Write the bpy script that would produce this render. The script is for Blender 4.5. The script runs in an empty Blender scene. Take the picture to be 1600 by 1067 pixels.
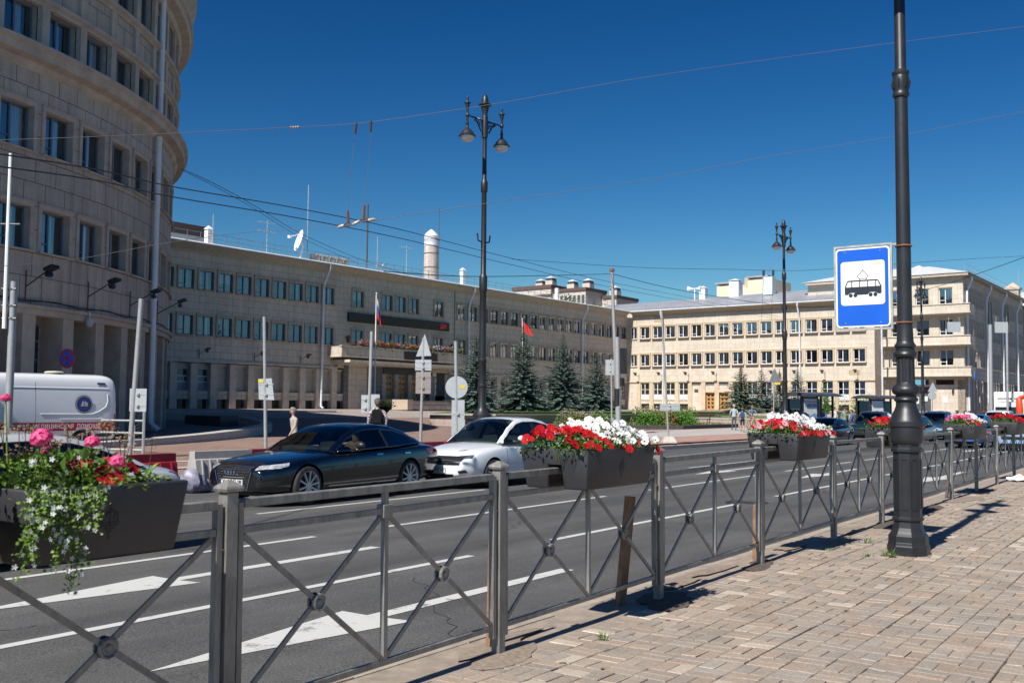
import bpy, bmesh, math, random
from math import radians, degrees, sin, cos, pi, atan2, hypot, sqrt
from mathutils import Vector, Matrix
from mathutils.bvhtree import BVHTree
sc = bpy.context.scene
COL = sc.collection
R = random.Random(7)

# ------------------------------------------------------------ camera, sky, sun, exposure
F_PX, PITCH, ROLL, EYE = 1556.0, radians(3.73), radians(0.5), 1.45
_fw = Vector((0, cos(PITCH), sin(PITCH))); _u0 = Vector((0, -sin(PITCH), cos(PITCH))); _r0 = Vector((1, 0, 0))
_rt = _r0*cos(ROLL)+_u0*sin(ROLL); _up = -_r0*sin(ROLL)+_u0*cos(ROLL)
cd = bpy.data.cameras.new('camera'); cam = bpy.data.objects.new('camera', cd); COL.objects.link(cam)
M3 = Matrix((_rt, _up, -_fw)).transposed()
cam.matrix_world = Matrix.Translation((0, 0, EYE)) @ M3.to_4x4()
cd.sensor_width = 36; cd.lens = 36*F_PX/1600; cd.clip_start = .05; cd.clip_end = 3000
cd.dof.use_dof = True; cd.dof.focus_distance = 11; cd.dof.aperture_fstop = 5.6
sc.camera = cam

SUN_AZ, SUN_EL = 57.3, 48.0          # the way the light travels on the ground, and its height
w = bpy.data.worlds.new('World'); sc.world = w; w.use_nodes = True
nt = w.node_tree; nt.nodes.clear()
sky = nt.nodes.new('ShaderNodeTexSky'); sky.sky_type = 'NISHITA'; sky.sun_disc = False
sky.sun_elevation = radians(SUN_EL); sky.sun_rotation = radians(270-SUN_AZ)
sky.air_density = 1.15; sky.dust_density = 0.35; sky.ozone_density = 3.2; sky.altitude = 60
wtc = nt.nodes.new('ShaderNodeTexCoord'); wsx = nt.nodes.new('ShaderNodeSeparateXYZ'); wmx = nt.nodes.new('ShaderNodeMath'); wmx.operation = 'MAXIMUM'; wmx.inputs[1].default_value = .11; wcx = nt.nodes.new('ShaderNodeCombineXYZ')   # keeps the blue down to the roofs: no yellow haze band
nt.links.new(wtc.outputs['Generated'], wsx.inputs[0]); nt.links.new(wsx.outputs[0], wcx.inputs[0]); nt.links.new(wsx.outputs[1], wcx.inputs[1]); nt.links.new(wsx.outputs[2], wmx.inputs[0]); nt.links.new(wmx.outputs[0], wcx.inputs[2]); nt.links.new(wcx.outputs[0], sky.inputs['Vector'])
hs = nt.nodes.new('ShaderNodeHueSaturation'); hs.inputs['Saturation'].default_value = 1.15; hs.inputs['Value'].default_value = 1.0
bg = nt.nodes.new('ShaderNodeBackground'); bg.inputs[1].default_value = 0.062
wo = nt.nodes.new('ShaderNodeOutputWorld')
sv = nt.nodes.new('ShaderNodeVectorMath'); sv.operation = 'SCALE'; sv.inputs['Scale'].default_value = .47; gm = nt.nodes.new('ShaderNodeGamma'); gm.inputs[1].default_value = 1.6; tn = nt.nodes.new('ShaderNodeVectorMath'); tn.operation = 'MULTIPLY'; tn.inputs[1].default_value = (.88, .98, .98); h2 = nt.nodes.new('ShaderNodeHueSaturation'); h2.inputs['Saturation'].default_value = 1.07
nt.links.new(sky.outputs[0], hs.inputs['Color']); nt.links.new(hs.outputs[0], sv.inputs[0]); nt.links.new(sv.outputs[0], gm.inputs[0]); nt.links.new(gm.outputs[0], tn.inputs[0]); nt.links.new(tn.outputs[0], h2.inputs['Color']); nt.links.new(h2.outputs[0], bg.inputs[0]); nt.links.new(bg.outputs[0], wo.inputs[0])
sl = bpy.data.lights.new('sun', 'SUN'); sun = bpy.data.objects.new('sun', sl); COL.objects.link(sun)
sl.energy = 5.0; sl.angle = radians(.53); sl.color = (1, .955, .88)
_d = Vector((cos(radians(SUN_AZ))*cos(radians(SUN_EL)), sin(radians(SUN_AZ))*cos(radians(SUN_EL)), -sin(radians(SUN_EL))))
sun.rotation_euler = _d.to_track_quat('-Z', 'Y').to_euler()
sc.view_settings.view_transform = 'Standard'; sc.view_settings.look = 'None'
sc.view_settings.exposure = 0.55; sc.view_settings.gamma = 1.0
sc.render.engine = 'CYCLES'; sc.render.resolution_x = 1024; sc.render.resolution_y = 682

# ------------------------------------------------------------ frames of reference
def at(px, py, Y):                    # point at forward distance Y on the sight line of a photo pixel
    d = _fw+_rt*((px-800)/F_PX)+_up*((533.5-py)/F_PX)
    return Vector((0, 0, EYE))+d*(Y/d.y)
def SQ(s, q, z=0.0): return Vector((.572*s-.82*q, .82*s+.572*q, z))       # along / across the street
def AB(a, b, z=0.0): return Vector((.8*a+.6*b, -.6*a+.8*b, z))            # grid of the office building
RS = atan2(.82, .572); RG = atan2(-.6, .8)
def fq(q):
    if q < 19.5: return -.12-.02*min(max(q-3.95, 0), 12)
    if q < 44: return -.22+(q-19.5)*.017
    if q < 67: return .1965+(q-44)*.0372
    return 1.052
def gz(x, y):                         # height of the plaza
    q = -.82*x+.572*y; b = .6*x+.8*y; a = .8*x-.6*y
    h = fq(q)
    t = min(max((b-90)/18, 0), 1)*min(max((-a-22)/5, 0), 1); t = t*t*(3-2*t)
    return h*(1-t)+1.15*t if h < 1.15 else h

# ------------------------------------------------------------ object helpers
def tag(o, label=None, cat=None, group=None, kind=None):
    if label: o['label'] = label
    if cat: o['category'] = cat
    if group: o['group'] = group
    if kind: o['kind'] = kind
    return o
def empty(name, loc, rz=0, label=None, cat=None, group=None, kind=None):
    o = bpy.data.objects.new(name, None); COL.objects.link(o); o.location = loc; o.rotation_euler = (0, 0, rz)
    return tag(o, label, cat, group, kind)
def put(name, mesh, parent=None, loc=(0, 0, 0), rot=(0, 0, 0), scale=None):
    o = bpy.data.objects.new(name, mesh); COL.objects.link(o); o.location = loc; o.rotation_euler = rot
    if scale: o.scale = scale
    if parent: o.parent = parent
    return o
def copy_tree(o, parent=None):
    c = o.copy(); COL.objects.link(c); c.parent = parent
    for ch in list(o.children): copy_tree(ch, c)
    return c

class MB:
    def __init__(s): s.v = []; s.f = []; s.m = []; s.uv = []
    def face(s, pts, mi=0, uv=None):
        n = len(s.v); s.v += [tuple(p) for p in pts]; s.f.append(tuple(range(n, n+len(pts)))); s.m.append(mi); s.uv.append(uv)
    def add(s, vs, fs, mi=0):
        n = len(s.v); s.v += [tuple(p) for p in vs]
        for f in fs: s.f.append(tuple(i+n for i in f)); s.m.append(mi); s.uv.append(None)
    def box(s, x0, x1, y0, y1, z0, z1, mi=0, M=None, bev=0):
        if bev:
            b = bev; vs = []; 
            for z, e in ((z0, b), (z0+b, 0), (z1-b, 0), (z1, b)):
                for (x, y) in ((x0+e+b*0, y0+e), (x1-e, y0+e), (x1-e, y1-e), (x0+e, y1-e)): vs.append(Vector((x, y, z)))
            fs = [(3, 2, 1, 0), (12, 13, 14, 15)]
            for k in range(3):
                for i in range(4):
                    j = (i+1) % 4; fs.append((k*4+i, k*4+j, k*4+4+j, k*4+4+i))
        else:
            vs = [Vector(p) for p in ((x0, y0, z0), (x1, y0, z0), (x1, y1, z0), (x0, y1, z0), (x0, y0, z1), (x1, y0, z1), (x1, y1, z1), (x0, y1, z1))]
            fs = [(3, 2, 1, 0), (4, 5, 6, 7), (0, 1, 5, 4), (1, 2, 6, 5), (2, 3, 7, 6), (3, 0, 4, 7)]
        if M: vs = [M @ p for p in vs]
        s.add(vs, fs, mi)
    def bar(s, p, q, w, h=None, mi=0, upv=(0, 0, 1)):       # square bar from p to q
        p = Vector(p); q = Vector(q); d = (q-p); L = d.length; d.normalize(); h = h or w
        u = Vector(upv); x = d.cross(u)
        if x.length < 1e-3: x = d.cross(Vector((1, 0, 0)))
        x.normalize(); u = x.cross(d)
        c = []
        for e in (p, q):
            for (i, j) in ((-1, -1), (1, -1), (1, 1), (-1, 1)): c.append(e+x*(i*w/2)+u*(j*h/2))
        s.add(c, [(3, 2, 1, 0), (4, 5, 6, 7), (0, 1, 5, 4), (1, 2, 6, 5), (2, 3, 7, 6), (3, 0, 4, 7)], mi)
    def tube(s, path, r, n=8, mi=0, cap=True, closed=False):
        P = [Vector(p) for p in path]; N = len(P); rr = r if isinstance(r, (list, tuple)) else [r]*N
        rings = []; prev = None
        for i, p in enumerate(P):
            if closed: d = P[(i+1) % N]-P[i-1]
            else: d = P[min(i+1, N-1)]-P[max(i-1, 0)]
            if d.length < 1e-9: d = Vector((0, 0, 1))
            d.normalize()
            if prev is None:
                u = Vector((0, 0, 1)) if abs(d.z) < .9 else Vector((1, 0, 0))
                x = d.cross(u).normalized()
            else:
                x = (prev-d*prev.dot(d))
                x = x.normalized() if x.length > 1e-6 else d.orthogonal().normalized()
            prev = x; y = d.cross(x)
            rings.append([p+x*(rr[i]*cos(2*pi*k/n))+y*(rr[i]*sin(2*pi*k/n)) for k in range(n)])
        vs = [v for g in rings for v in g]; fs = []
        for i in range(N if closed else N-1):
            a = i*n; b = ((i+1) % N)*n
            for k in range(n): fs.append((a+k, a+(k+1) % n, b+(k+1) % n, b+k))
        if cap and not closed: fs.append(tuple(range(n-1, -1, -1))); fs.append(tuple(range((N-1)*n, N*n)))
        s.add(vs, fs, mi)
    def lathe(s, prof, n=16, c=(0, 0, 0), mi=0, ph=0, cap=True):    # prof: (r, z)
        c = Vector(c); vs = []; fs = []
        for (r, z) in prof:
            for k in range(n): t = ph+2*pi*k/n; vs.append(c+Vector((r*cos(t), r*sin(t), z)))
        for i in range(len(prof)-1):
            for k in range(n): fs.append((i*n+k, i*n+(k+1) % n, (i+1)*n+(k+1) % n, (i+1)*n+k))
        if cap: fs.append(tuple(range(n-1, -1, -1))); fs.append(tuple(range((len(prof)-1)*n, len(prof)*n)))
        s.add(vs, fs, mi)
    def prism(s, poly, d0, d1, fn=None, mi=0):              # extrude a polygon (u,v) between depths; fn(u,v,d)->xyz
        fn = fn or (lambda u, v, d: Vector((u, d, v)))
        n = len(poly); vs = [fn(u, v, d0) for u, v in poly]+[fn(u, v, d1) for u, v in poly]
        fs = [tuple(range(n)), tuple(range(2*n-1, n-1, -1))]+[(i, i+n, (i+1) % n+n, (i+1) % n) for i in range(n)]
        s.add(vs, fs, mi)
    def mesh(s, name, mats, smooth=False, tri=False):
        me = bpy.data.meshes.new(name); me.from_pydata(s.v, [], s.f)
        for m in (mats if isinstance(mats, (list, tuple)) else [mats]): me.materials.append(m)
        if any(s.m): me.polygons.foreach_set('material_index', s.m)
        if any(u is not None for u in s.uv) or any(k in me.materials[0].name for k in ('stone', 'granite', 'slabs', 'brick', 'pavers')):
            L = me.uv_layers.new(name='UVMap'); flat = []
            for f, u in zip(s.f, s.uv):
                if u is None:
                    for i in f: flat += [s.v[i][0]+s.v[i][1], s.v[i][2]]
                else:
                    for p in u: flat += [p[0], p[1]]
            L.data.foreach_set('uv', flat)
        if smooth: me.polygons.foreach_set('use_smooth', [True]*len(me.polygons))
        me.update(); return me
    def build(s, name, mats, parent=None, loc=(0, 0, 0), rot=(0, 0, 0), smooth=False, label=None, cat=None, group=None, kind=None, fix=True, sharp=None):
        me = s.mesh(name, mats, smooth)
        if fix:
            bm = bmesh.new(); bm.from_mesh(me)
            bmesh.ops.remove_doubles(bm, verts=bm.verts, dist=1e-5)
            bmesh.ops.recalc_face_normals(bm, faces=bm.faces); bm.to_mesh(me); bm.free()
        if smooth: me.set_sharp_from_angle(angle=radians(sharp or 35))
        return tag(put(name, me, parent, loc, rot), label, cat, group, kind)

# ------------------------------------------------------------ materials
MATS = {}
def mat(name, col, rough=.6, metal=0.0, var=.12, vs=3.0, bump=0.0, bs=40.0, spec=.5, coat=0, dirt=None, em=None, ems=0):
    if name in MATS: return MATS[name]
    m = bpy.data.materials.new(name); m.use_nodes = True; n = m.node_tree; b = n.nodes['Principled BSDF']
    b.inputs['Roughness'].default_value = rough; b.inputs['Metallic'].default_value = metal
    b.inputs['Specular IOR Level'].default_value = spec; b.inputs['Coat Weight'].default_value = coat; b.inputs['Coat Roughness'].default_value = .03
    tc = n.nodes.new('ShaderNodeTexCoord'); nz = n.nodes.new('ShaderNodeTexNoise'); nz.inputs['Scale'].default_value = vs; nz.inputs['Detail'].default_value = 6; nz.inputs['Roughness'].default_value = .6
    n.links.new(tc.outputs['Object'], nz.inputs['Vector'])
    cr = n.nodes.new('ShaderNodeValToRGB'); c = Vector(col[:3])
    e = cr.color_ramp.elements; e[0].position = .3; e[1].position = .7
    lo = c*(1-var); hi = c*(1+var)
    if dirt: lo = Vector(dirt)
    e[0].color = (*lo, 1); e[1].color = (*[min(x, 1) for x in hi], 1)
    n.links.new(nz.outputs['Fac'], cr.inputs[0]); n.links.new(cr.outputs[0], b.inputs['Base Color'])
    if bump:
        bn = n.nodes.new('ShaderNodeBump'); bn.inputs['Strength'].default_value = bump; bn.inputs['Distance'].default_value = .01
        n2 = n.nodes.new('ShaderNodeTexNoise'); n2.inputs['Scale'].default_value = bs; n2.inputs['Detail'].default_value = 4
        n.links.new(tc.outputs['Object'], n2.inputs['Vector']); n.links.new(n2.outputs['Fac'], bn.inputs['Height']); n.links.new(bn.outputs[0], b.inputs['Normal'])
    if em: b.inputs['Emission Color'].default_value = (*em, 1); b.inputs['Emission Strength'].default_value = ems
    MATS[name] = m; return m
def N(nt, t, **kw):
    n = nt.nodes.new(t)
    for k, v in kw.items(): setattr(n, k, v)
    return n
def stone(name, c1, c2, bw, bh, mortar=.008, gap=(.1, .085, .07), stain=.25, bump=.5):
    m = bpy.data.materials.new(name); m.use_nodes = True; n = m.node_tree; L = n.links; b = n.nodes['Principled BSDF']
    b.inputs['Roughness'].default_value = .85; b.inputs['Specular IOR Level'].default_value = .25
    uv = N(n, 'ShaderNodeTexCoord'); bk = N(n, 'ShaderNodeTexBrick'); bk.offset = .5
    bk.inputs['Scale'].default_value = 1; bk.inputs['Brick Width'].default_value = bw; bk.inputs['Row Height'].default_value = bh
    bk.inputs['Mortar Size'].default_value = mortar; bk.inputs['Mortar Smooth'].default_value = .3; bk.inputs['Bias'].default_value = 0
    bk.inputs['Color1'].default_value = (*c1, 1); bk.inputs['Color2'].default_value = (*c2, 1); bk.inputs['Mortar'].default_value = (*gap, 1)
    L.new(uv.outputs['UV'], bk.inputs['Vector'])
    n1 = N(n, 'ShaderNodeTexNoise'); n1.inputs['Scale'].default_value = .35; n1.inputs['Detail'].default_value = 7; n1.inputs['Roughness'].default_value = .65
    n2 = N(n, 'ShaderNodeTexNoise'); n2.inputs['Scale'].default_value = 14; n2.inputs['Detail'].default_value = 5
    mp = N(n, 'ShaderNodeMapping'); mp.inputs['Scale'].default_value = (3.2, 3.2, .22); n3 = N(n, 'ShaderNodeTexNoise'); n3.inputs['Scale'].default_value = 1.2; n3.inputs['Detail'].default_value = 5
    L.new(uv.outputs['Object'], n1.inputs['Vector']); L.new(uv.outputs['Object'], n2.inputs['Vector']); L.new(uv.outputs['Object'], mp.inputs[0]); L.new(mp.outputs[0], n3.inputs['Vector'])
    a = N(n, 'ShaderNodeMath', operation='ADD'); L.new(n1.outputs['Fac'], a.inputs[0]); L.new(n3.outputs['Fac'], a.inputs[1])
    r = N(n, 'ShaderNodeMapRange'); r.inputs[1].default_value = .7; r.inputs[2].default_value = 1.3; r.inputs[3].default_value = 1-stain; r.inputs[4].default_value = 1.08
    L.new(a.outputs[0], r.inputs[0])
    r2 = N(n, 'ShaderNodeMapRange'); r2.inputs[1].default_value = .3; r2.inputs[2].default_value = .7; r2.inputs[3].default_value = .88; r2.inputs[4].default_value = 1.1; L.new(n2.outputs['Fac'], r2.inputs[0])
    mu = N(n, 'ShaderNodeMath', operation='MULTIPLY'); L.new(r.outputs[0], mu.inputs[0]); L.new(r2.outputs[0], mu.inputs[1])
    vm = N(n, 'ShaderNodeVectorMath', operation='SCALE'); L.new(bk.outputs['Color'], vm.inputs[0]); L.new(mu.outputs[0], vm.inputs['Scale']); L.new(vm.outputs[0], b.inputs['Base Color'])
    bp = N(n, 'ShaderNodeBump'); bp.inputs['Strength'].default_value = bump; bp.inputs['Distance'].default_value = .02
    s2 = N(n, 'ShaderNodeMath', operation='SUBTRACT'); L.new(n2.outputs['Fac'], s2.inputs[0]); L.new(bk.outputs['Fac'], s2.inputs[1]); L.new(s2.outputs[0], bp.inputs['Height']); L.new(bp.outputs[0], b.inputs['Normal'])
    MATS[name] = m; return m
def glassmat(name, tint=(.75, .82, .85), refl=.16, rough=.01, dark=0.0):
    m = bpy.data.materials.new(name); m.use_nodes = True; n = m.node_tree; L = n.links; n.nodes.clear()
    o = N(n, 'ShaderNodeOutputMaterial'); mx = N(n, 'ShaderNodeMixShader'); tr = N(n, 'ShaderNodeBsdfTransparent'); gl = N(n, 'ShaderNodeBsdfGlossy'); lw = N(n, 'ShaderNodeFresnel'); lw.inputs[0].default_value = 1.5
    tr.inputs[0].default_value = (*tint, 1); gl.inputs['Roughness'].default_value = rough
    mr = N(n, 'ShaderNodeMapRange'); mr.inputs[1].default_value = 0; mr.inputs[2].default_value = 1; mr.inputs[3].default_value = refl; mr.inputs[4].default_value = 1.0
    L.new(lw.outputs[0], mr.inputs[0]); L.new(mr.outputs[0], mx.inputs[0]); L.new(tr.outputs[0], mx.inputs[1]); L.new(gl.outputs[0], mx.inputs[2]); L.new(mx.outputs[0], o.inputs[0])
    tc = N(n, 'ShaderNodeTexCoord'); nz = N(n, 'ShaderNodeTexNoise'); nz.inputs['Scale'].default_value = 1.7; bp = N(n, 'ShaderNodeBump'); bp.inputs['Strength'].default_value = .05; bp.inputs['Distance'].default_value = .05
    L.new(tc.outputs['Object'], nz.inputs['Vector']); L.new(nz.outputs['Fac'], bp.inputs['Height']); L.new(bp.outputs[0], gl.inputs['Normal'])
    MATS[name] = m; return m
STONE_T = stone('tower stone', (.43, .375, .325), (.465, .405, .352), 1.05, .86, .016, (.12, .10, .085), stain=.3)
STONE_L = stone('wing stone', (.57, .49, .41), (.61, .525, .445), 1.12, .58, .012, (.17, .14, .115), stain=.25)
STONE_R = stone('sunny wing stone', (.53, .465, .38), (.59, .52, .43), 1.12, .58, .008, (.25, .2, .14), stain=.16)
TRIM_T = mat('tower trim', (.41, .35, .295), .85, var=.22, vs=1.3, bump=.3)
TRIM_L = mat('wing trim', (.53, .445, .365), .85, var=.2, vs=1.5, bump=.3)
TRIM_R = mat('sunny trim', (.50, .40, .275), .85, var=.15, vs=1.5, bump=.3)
SURL = mat('window surround stone', (.43, .35, .27), .85, var=.2, vs=1.5); SURR = mat('sunny window surround', (.50, .39, .265), .85, var=.12, vs=1.5)
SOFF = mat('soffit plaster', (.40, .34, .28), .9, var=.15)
ZINC = mat('zinc roof sheet', (.60, .61, .62), .5, .2, var=.12, vs=1.0)
ROOFG = mat('grey metal roof', (.33, .34, .37), .5, .3, var=.15, vs=.6)
PVCW = mat('white window frame', (.72, .73, .74), .4, var=.04)
PVCB = mat('blue grey window frame', (.10, .15, .21), .45, var=.1)
CURT = mat('pale curtain', (.72, .74, .76), .9, var=.15, vs=6)
CURY = mat('yellow curtain', (.42, .36, .12), .9, var=.2, vs=6)
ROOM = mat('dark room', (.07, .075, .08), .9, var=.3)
SHUT = mat('beige roller shutter', (.44, .38, .32), .6, var=.06)
GLASS = glassmat('window glass', (.78, .85, .90), .26)
GALV = mat('galvanised steel', (.36, .37, .375), .5, .35, var=.12, vs=8)
SIGNB = mat('bare sign back', (.43, .46, .47), .5, .3, var=.1, vs=5)
WHITEP = mat('white paint', (.75, .75, .73), .5, var=.06, vs=3)
BLACKM = mat('black painted iron', (.018, .019, .022), .42, var=.25, vs=6, bump=.08, bs=120)
RUST = mat('rusty steel', (.22, .09, .04), .85, var=.4, vs=20)
DARK = mat('dark rubber', (.012, .012, .013), .8, var=.2)
PIPE = mat('zinc pipe', (.66, .68, .71), .5, .1, var=.1, vs=2)
WOODP = mat('weathered wood', (.23, .13, .07), .85, var=.35, vs=9, bump=.4, bs=60)
GRAN = stone('pink granite', (.36, .29, .26), (.40, .325, .285), .9, .45, .008, stain=.2)
GRAND = stone('grey granite', (.36, .315, .30), (.39, .345, .325), .9, .6, .006, stain=.2)
CONC = mat('concrete', (.42, .39, .35), .9, var=.15, vs=5, bump=.3, bs=80)

def text_obj(name, body, size, m, parent, loc, rot, extrude=.002, align='CENTER', spacing=1, bold=0):
    c = bpy.data.curves.new(name, 'FONT'); c.body = body; c.size = size; c.extrude = extrude; c.align_x = align; c.align_y = 'CENTER'; c.space_character = spacing; c.offset = bold
    t = bpy.data.objects.new('tmp_text', c); COL.objects.link(t)
    dg = bpy.context.evaluated_depsgraph_get(); me = bpy.data.meshes.new_from_object(t.evaluated_get(dg)); me.name = name
    bpy.data.objects.remove(t); bpy.data.curves.remove(c)
    me.materials.clear(); me.materials.append(m)
    return put(name, me, parent, loc, rot)
# ------------------------------------------------------------ ground
def sheet(name, pts_uv, fn, m, kind='structure', parent=None):
    # grid of (u,v) values mapped by fn
    us, vs = pts_uv; mb = MB(); nu = len(us); nv = len(vs)
    mb.v = [tuple(fn(u, v)) for v in vs for u in us]
    for j in range(nv-1):
        for i in range(nu-1):
            mb.f.append((j*nu+i, j*nu+i+1, (j+1)*nu+i+1, (j+1)*nu+i)); mb.m.append(0)
            mb.uv.append([(us[i], vs[j]), (us[i+1], vs[j]), (us[i+1], vs[j+1]), (us[i], vs[j+1])])
    me = mb.mesh(name, m); o = put(name, me, parent); 
    if kind: o['kind'] = kind
    return o
def frange(a, b, st):
    n = max(1, int(round((b-a)/st))); return [a+(b-a)*i/n for i in range(n+1)]

def asphalt(name, base=(.074, .073, .072), patch=True):
    m = bpy.data.materials.new(name); m.use_nodes = True; n = m.node_tree; L = n.links; b = n.nodes['Principled BSDF']; b.inputs['Roughness'].default_value = .82; b.inputs['Specular IOR Level'].default_value = .35
    tc = N(n, 'ShaderNodeTexCoord')
    f = N(n, 'ShaderNodeTexNoise'); f.inputs['Scale'].default_value = 75; f.inputs['Detail'].default_value = 3
    vo = N(n, 'ShaderNodeTexVoronoi'); vo.inputs['Scale'].default_value = 110
    g = N(n, 'ShaderNodeTexNoise'); g.inputs['Scale'].default_value = .7; g.inputs['Detail'].default_value = 8; g.inputs['Roughness'].default_value = .65
    mp = N(n, 'ShaderNodeMapping'); mp.inputs['Scale'].default_value = (.12, 2.2, 1); st = N(n, 'ShaderNodeTexNoise'); st.inputs['Scale'].default_value = .8; st.inputs['Detail'].default_value = 4
    L.new(tc.outputs['UV'], mp.inputs[0]); L.new(mp.outputs[0], st.inputs['Vector'])
    for q in (f, g, vo): L.new(tc.outputs['Object'], q.inputs['Vector'])
    r1 = N(n, 'ShaderNodeMapRange'); r1.inputs[1].default_value = .3; r1.inputs[2].default_value = .75; r1.inputs[3].default_value = .55; r1.inputs[4].default_value = 1.75; L.new(f.outputs['Fac'], r1.inputs[0])
    r2 = N(n, 'ShaderNodeMapRange'); r2.inputs[1].default_value = .3; r2.inputs[2].default_value = .7; r2.inputs[3].default_value = .78; r2.inputs[4].default_value = 1.2; L.new(g.outputs['Fac'], r2.inputs[0])
    r3 = N(n, 'ShaderNodeMapRange'); r3.inputs[1].default_value = .35; r3.inputs[2].default_value = .65; r3.inputs[3].default_value = .85; r3.inputs[4].default_value = 1.15; L.new(st.outputs['Fac'], r3.inputs[0])
    r4 = N(n, 'ShaderNodeMapRange'); r4.inputs[1].default_value = 0; r4.inputs[2].default_value = .25; r4.inputs[3].default_value = 1.9; r4.inputs[4].default_value = .9; L.new(vo.outputs['Distance'], r4.inputs[0])
    a = N(n, 'ShaderNodeMath', operation='MULTIPLY'); L.new(r1.outputs[0], a.inputs[0]); L.new(r2.outputs[0], a.inputs[1])
    c = N(n, 'ShaderNodeMath', operation='MULTIPLY'); L.new(a.outputs[0], c.inputs[0]); L.new(r3.outputs[0], c.inputs[1])
    sx_ = N(n, 'ShaderNodeSeparateXYZ'); L.new(tc.outputs['UV'], sx_.inputs[0]); m1 = N(n, 'ShaderNodeMath', operation='MULTIPLY'); m1.inputs[1].default_value = 4.19; L.new(sx_.outputs[1], m1.inputs[0]); m2 = N(n, 'ShaderNodeMath', operation='SINE'); L.new(m1.outputs[0], m2.inputs[0]); m3 = N(n, 'ShaderNodeMath', operation='MULTIPLY_ADD'); m3.inputs[1].default_value = .09; m3.inputs[2].default_value = 1.0; L.new(m2.outputs[0], m3.inputs[0])
    cx = N(n, 'ShaderNodeMath', operation='MULTIPLY'); L.new(c.outputs[0], cx.inputs[0]); L.new(m3.outputs[0], cx.inputs[1]); c = cx
    c2 = N(n, 'ShaderNodeMath', operation='MULTIPLY'); L.new(c.outputs[0], c2.inputs[0]); L.new(r4.outputs[0], c2.inputs[1])
    vm = N(n, 'ShaderNodeVectorMath', operation='SCALE'); vm.inputs[0].default_value = base; L.new(c2.outputs[0], vm.inputs['Scale']); L.new(vm.outputs[0], b.inputs['Base Color'])
    bp = N(n, 'ShaderNodeBump'); bp.inputs['Strength'].default_value = .6; bp.inputs['Distance'].default_value = .006; L.new(f.outputs['Fac'], bp.inputs['Height']); L.new(bp.outputs[0], b.inputs['Normal'])
    return m
def paving(name, c1, c2, bw, bh, gap, mortar=.006, big=.3, rot=0, rough=.8):
    m = stone(name, c1, c2, bw, bh, mortar, gap, stain=big, bump=.3); m.node_tree.nodes['Principled BSDF'].inputs['Roughness'].default_value = rough
    return m
ROADM = asphalt('asphalt')
sheet('road', (frange(-60, 60, 10)+[400], [3.93, 6, 9, 12, 15.95, 19.35]), lambda s, q: SQ(s, q, fq(q)), ROADM)

def worn_paint(name, col, thr=.42):
    m = bpy.data.materials.new(name); m.use_nodes = True; n = m.node_tree; L = n.links; b = n.nodes['Principled BSDF']; b.inputs['Roughness'].default_value = .75
    tc = N(n, 'ShaderNodeTexCoord'); nz = N(n, 'ShaderNodeTexNoise'); nz.inputs['Scale'].default_value = 5; nz.inputs['Detail'].default_value = 9; nz.inputs['Roughness'].default_value = .75
    L.new(tc.outputs['Object'], nz.inputs['Vector']); cr = N(n, 'ShaderNodeValToRGB'); e = cr.color_ramp.elements
    e[0].position = thr-.07; e[0].color = (col[0]*.38, col[1]*.37, col[2]*.36, 1); e[1].position = thr+.03; e[1].color = (*col, 1)
    L.new(nz.outputs['Fac'], cr.inputs[0]); L.new(cr.outputs[0], b.inputs['Base Color']); return m
PAINT = worn_paint('road paint', (.46, .46, .445), .40); PAINTR = worn_paint('red road paint', (.42, .07, .06), .42)
mk = MB()
def mark(poly, mi=0, lift=.004):
    mk.face([SQ(s, q, fq(q)+lift) for s, q in poly], mi)
def dashes(q, w, segs, mi=0):
    for a, b in segs:
        for i in range(3):
            u = a+(b-a)*i/3; v = a+(b-a)*(i+1)/3; mark([(u, q-w/2), (v, q-w/2), (v, q+w/2), (u, q+w/2)], mi)
dashes(6.62, .11, [(-13, -6.6), (-5, .95), (2.65, 8.75), (10.39, 16.58), (18.1, 24.15), (25.8, 31.9), (33.5, 39.6), (41, 47), (49, 55)])
dashes(9.4, .11, [(-5, 1.2), (2.9, 9.11), (10.48, 16.6), (18.4, 24.8), (26.4, 32.5), (34, 40), (42, 48), (50, 56)])
dashes(12.45, .11, [(3, 9.2), (10.8, 16.9), (19, 25), (26.9, 33), (35, 41), (43, 49), (52, 58)])
dashes(15.4, .12, [(22, 60), (60, 120)], 1)
def arrow(s0, q0, L=1.0):
    mark([(s0, q0+.02), (s0+2.02, q0-.42), (s0+1.86, q0-.09), (s0+1.86, q0+.09), (s0+2.02, q0+.42)]) if False else None
    mark([(s0, q0), (s0+2.0*L, q0-.36), (s0+1.98*L, q0-.08)])
    mark([(s0, q0), (s0+1.98*L, q0-.08), (s0+1.98*L, q0+.08)])
    mark([(s0, q0), (s0+1.98*L, q0+.08), (s0+2.0*L, q0+.36)])
    mark([(s0+1.98*L, q0-.08), (s0+4.75*L, q0-.08), (s0+4.75*L, q0+.08), (s0+1.98*L, q0+.08)])
arrow(3.72, 5.22); arrow(4.0, 8.02); arrow(3.85, 10.9)
arrow(23.6, 8.05); arrow(23.9, 10.9); arrow(23.4, 5.25); arrow(43, 8.05); arrow(43, 5.25)
mk.build('road_marking', [PAINT, PAINTR], kind='structure', fix=False)
ck = MB()
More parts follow.
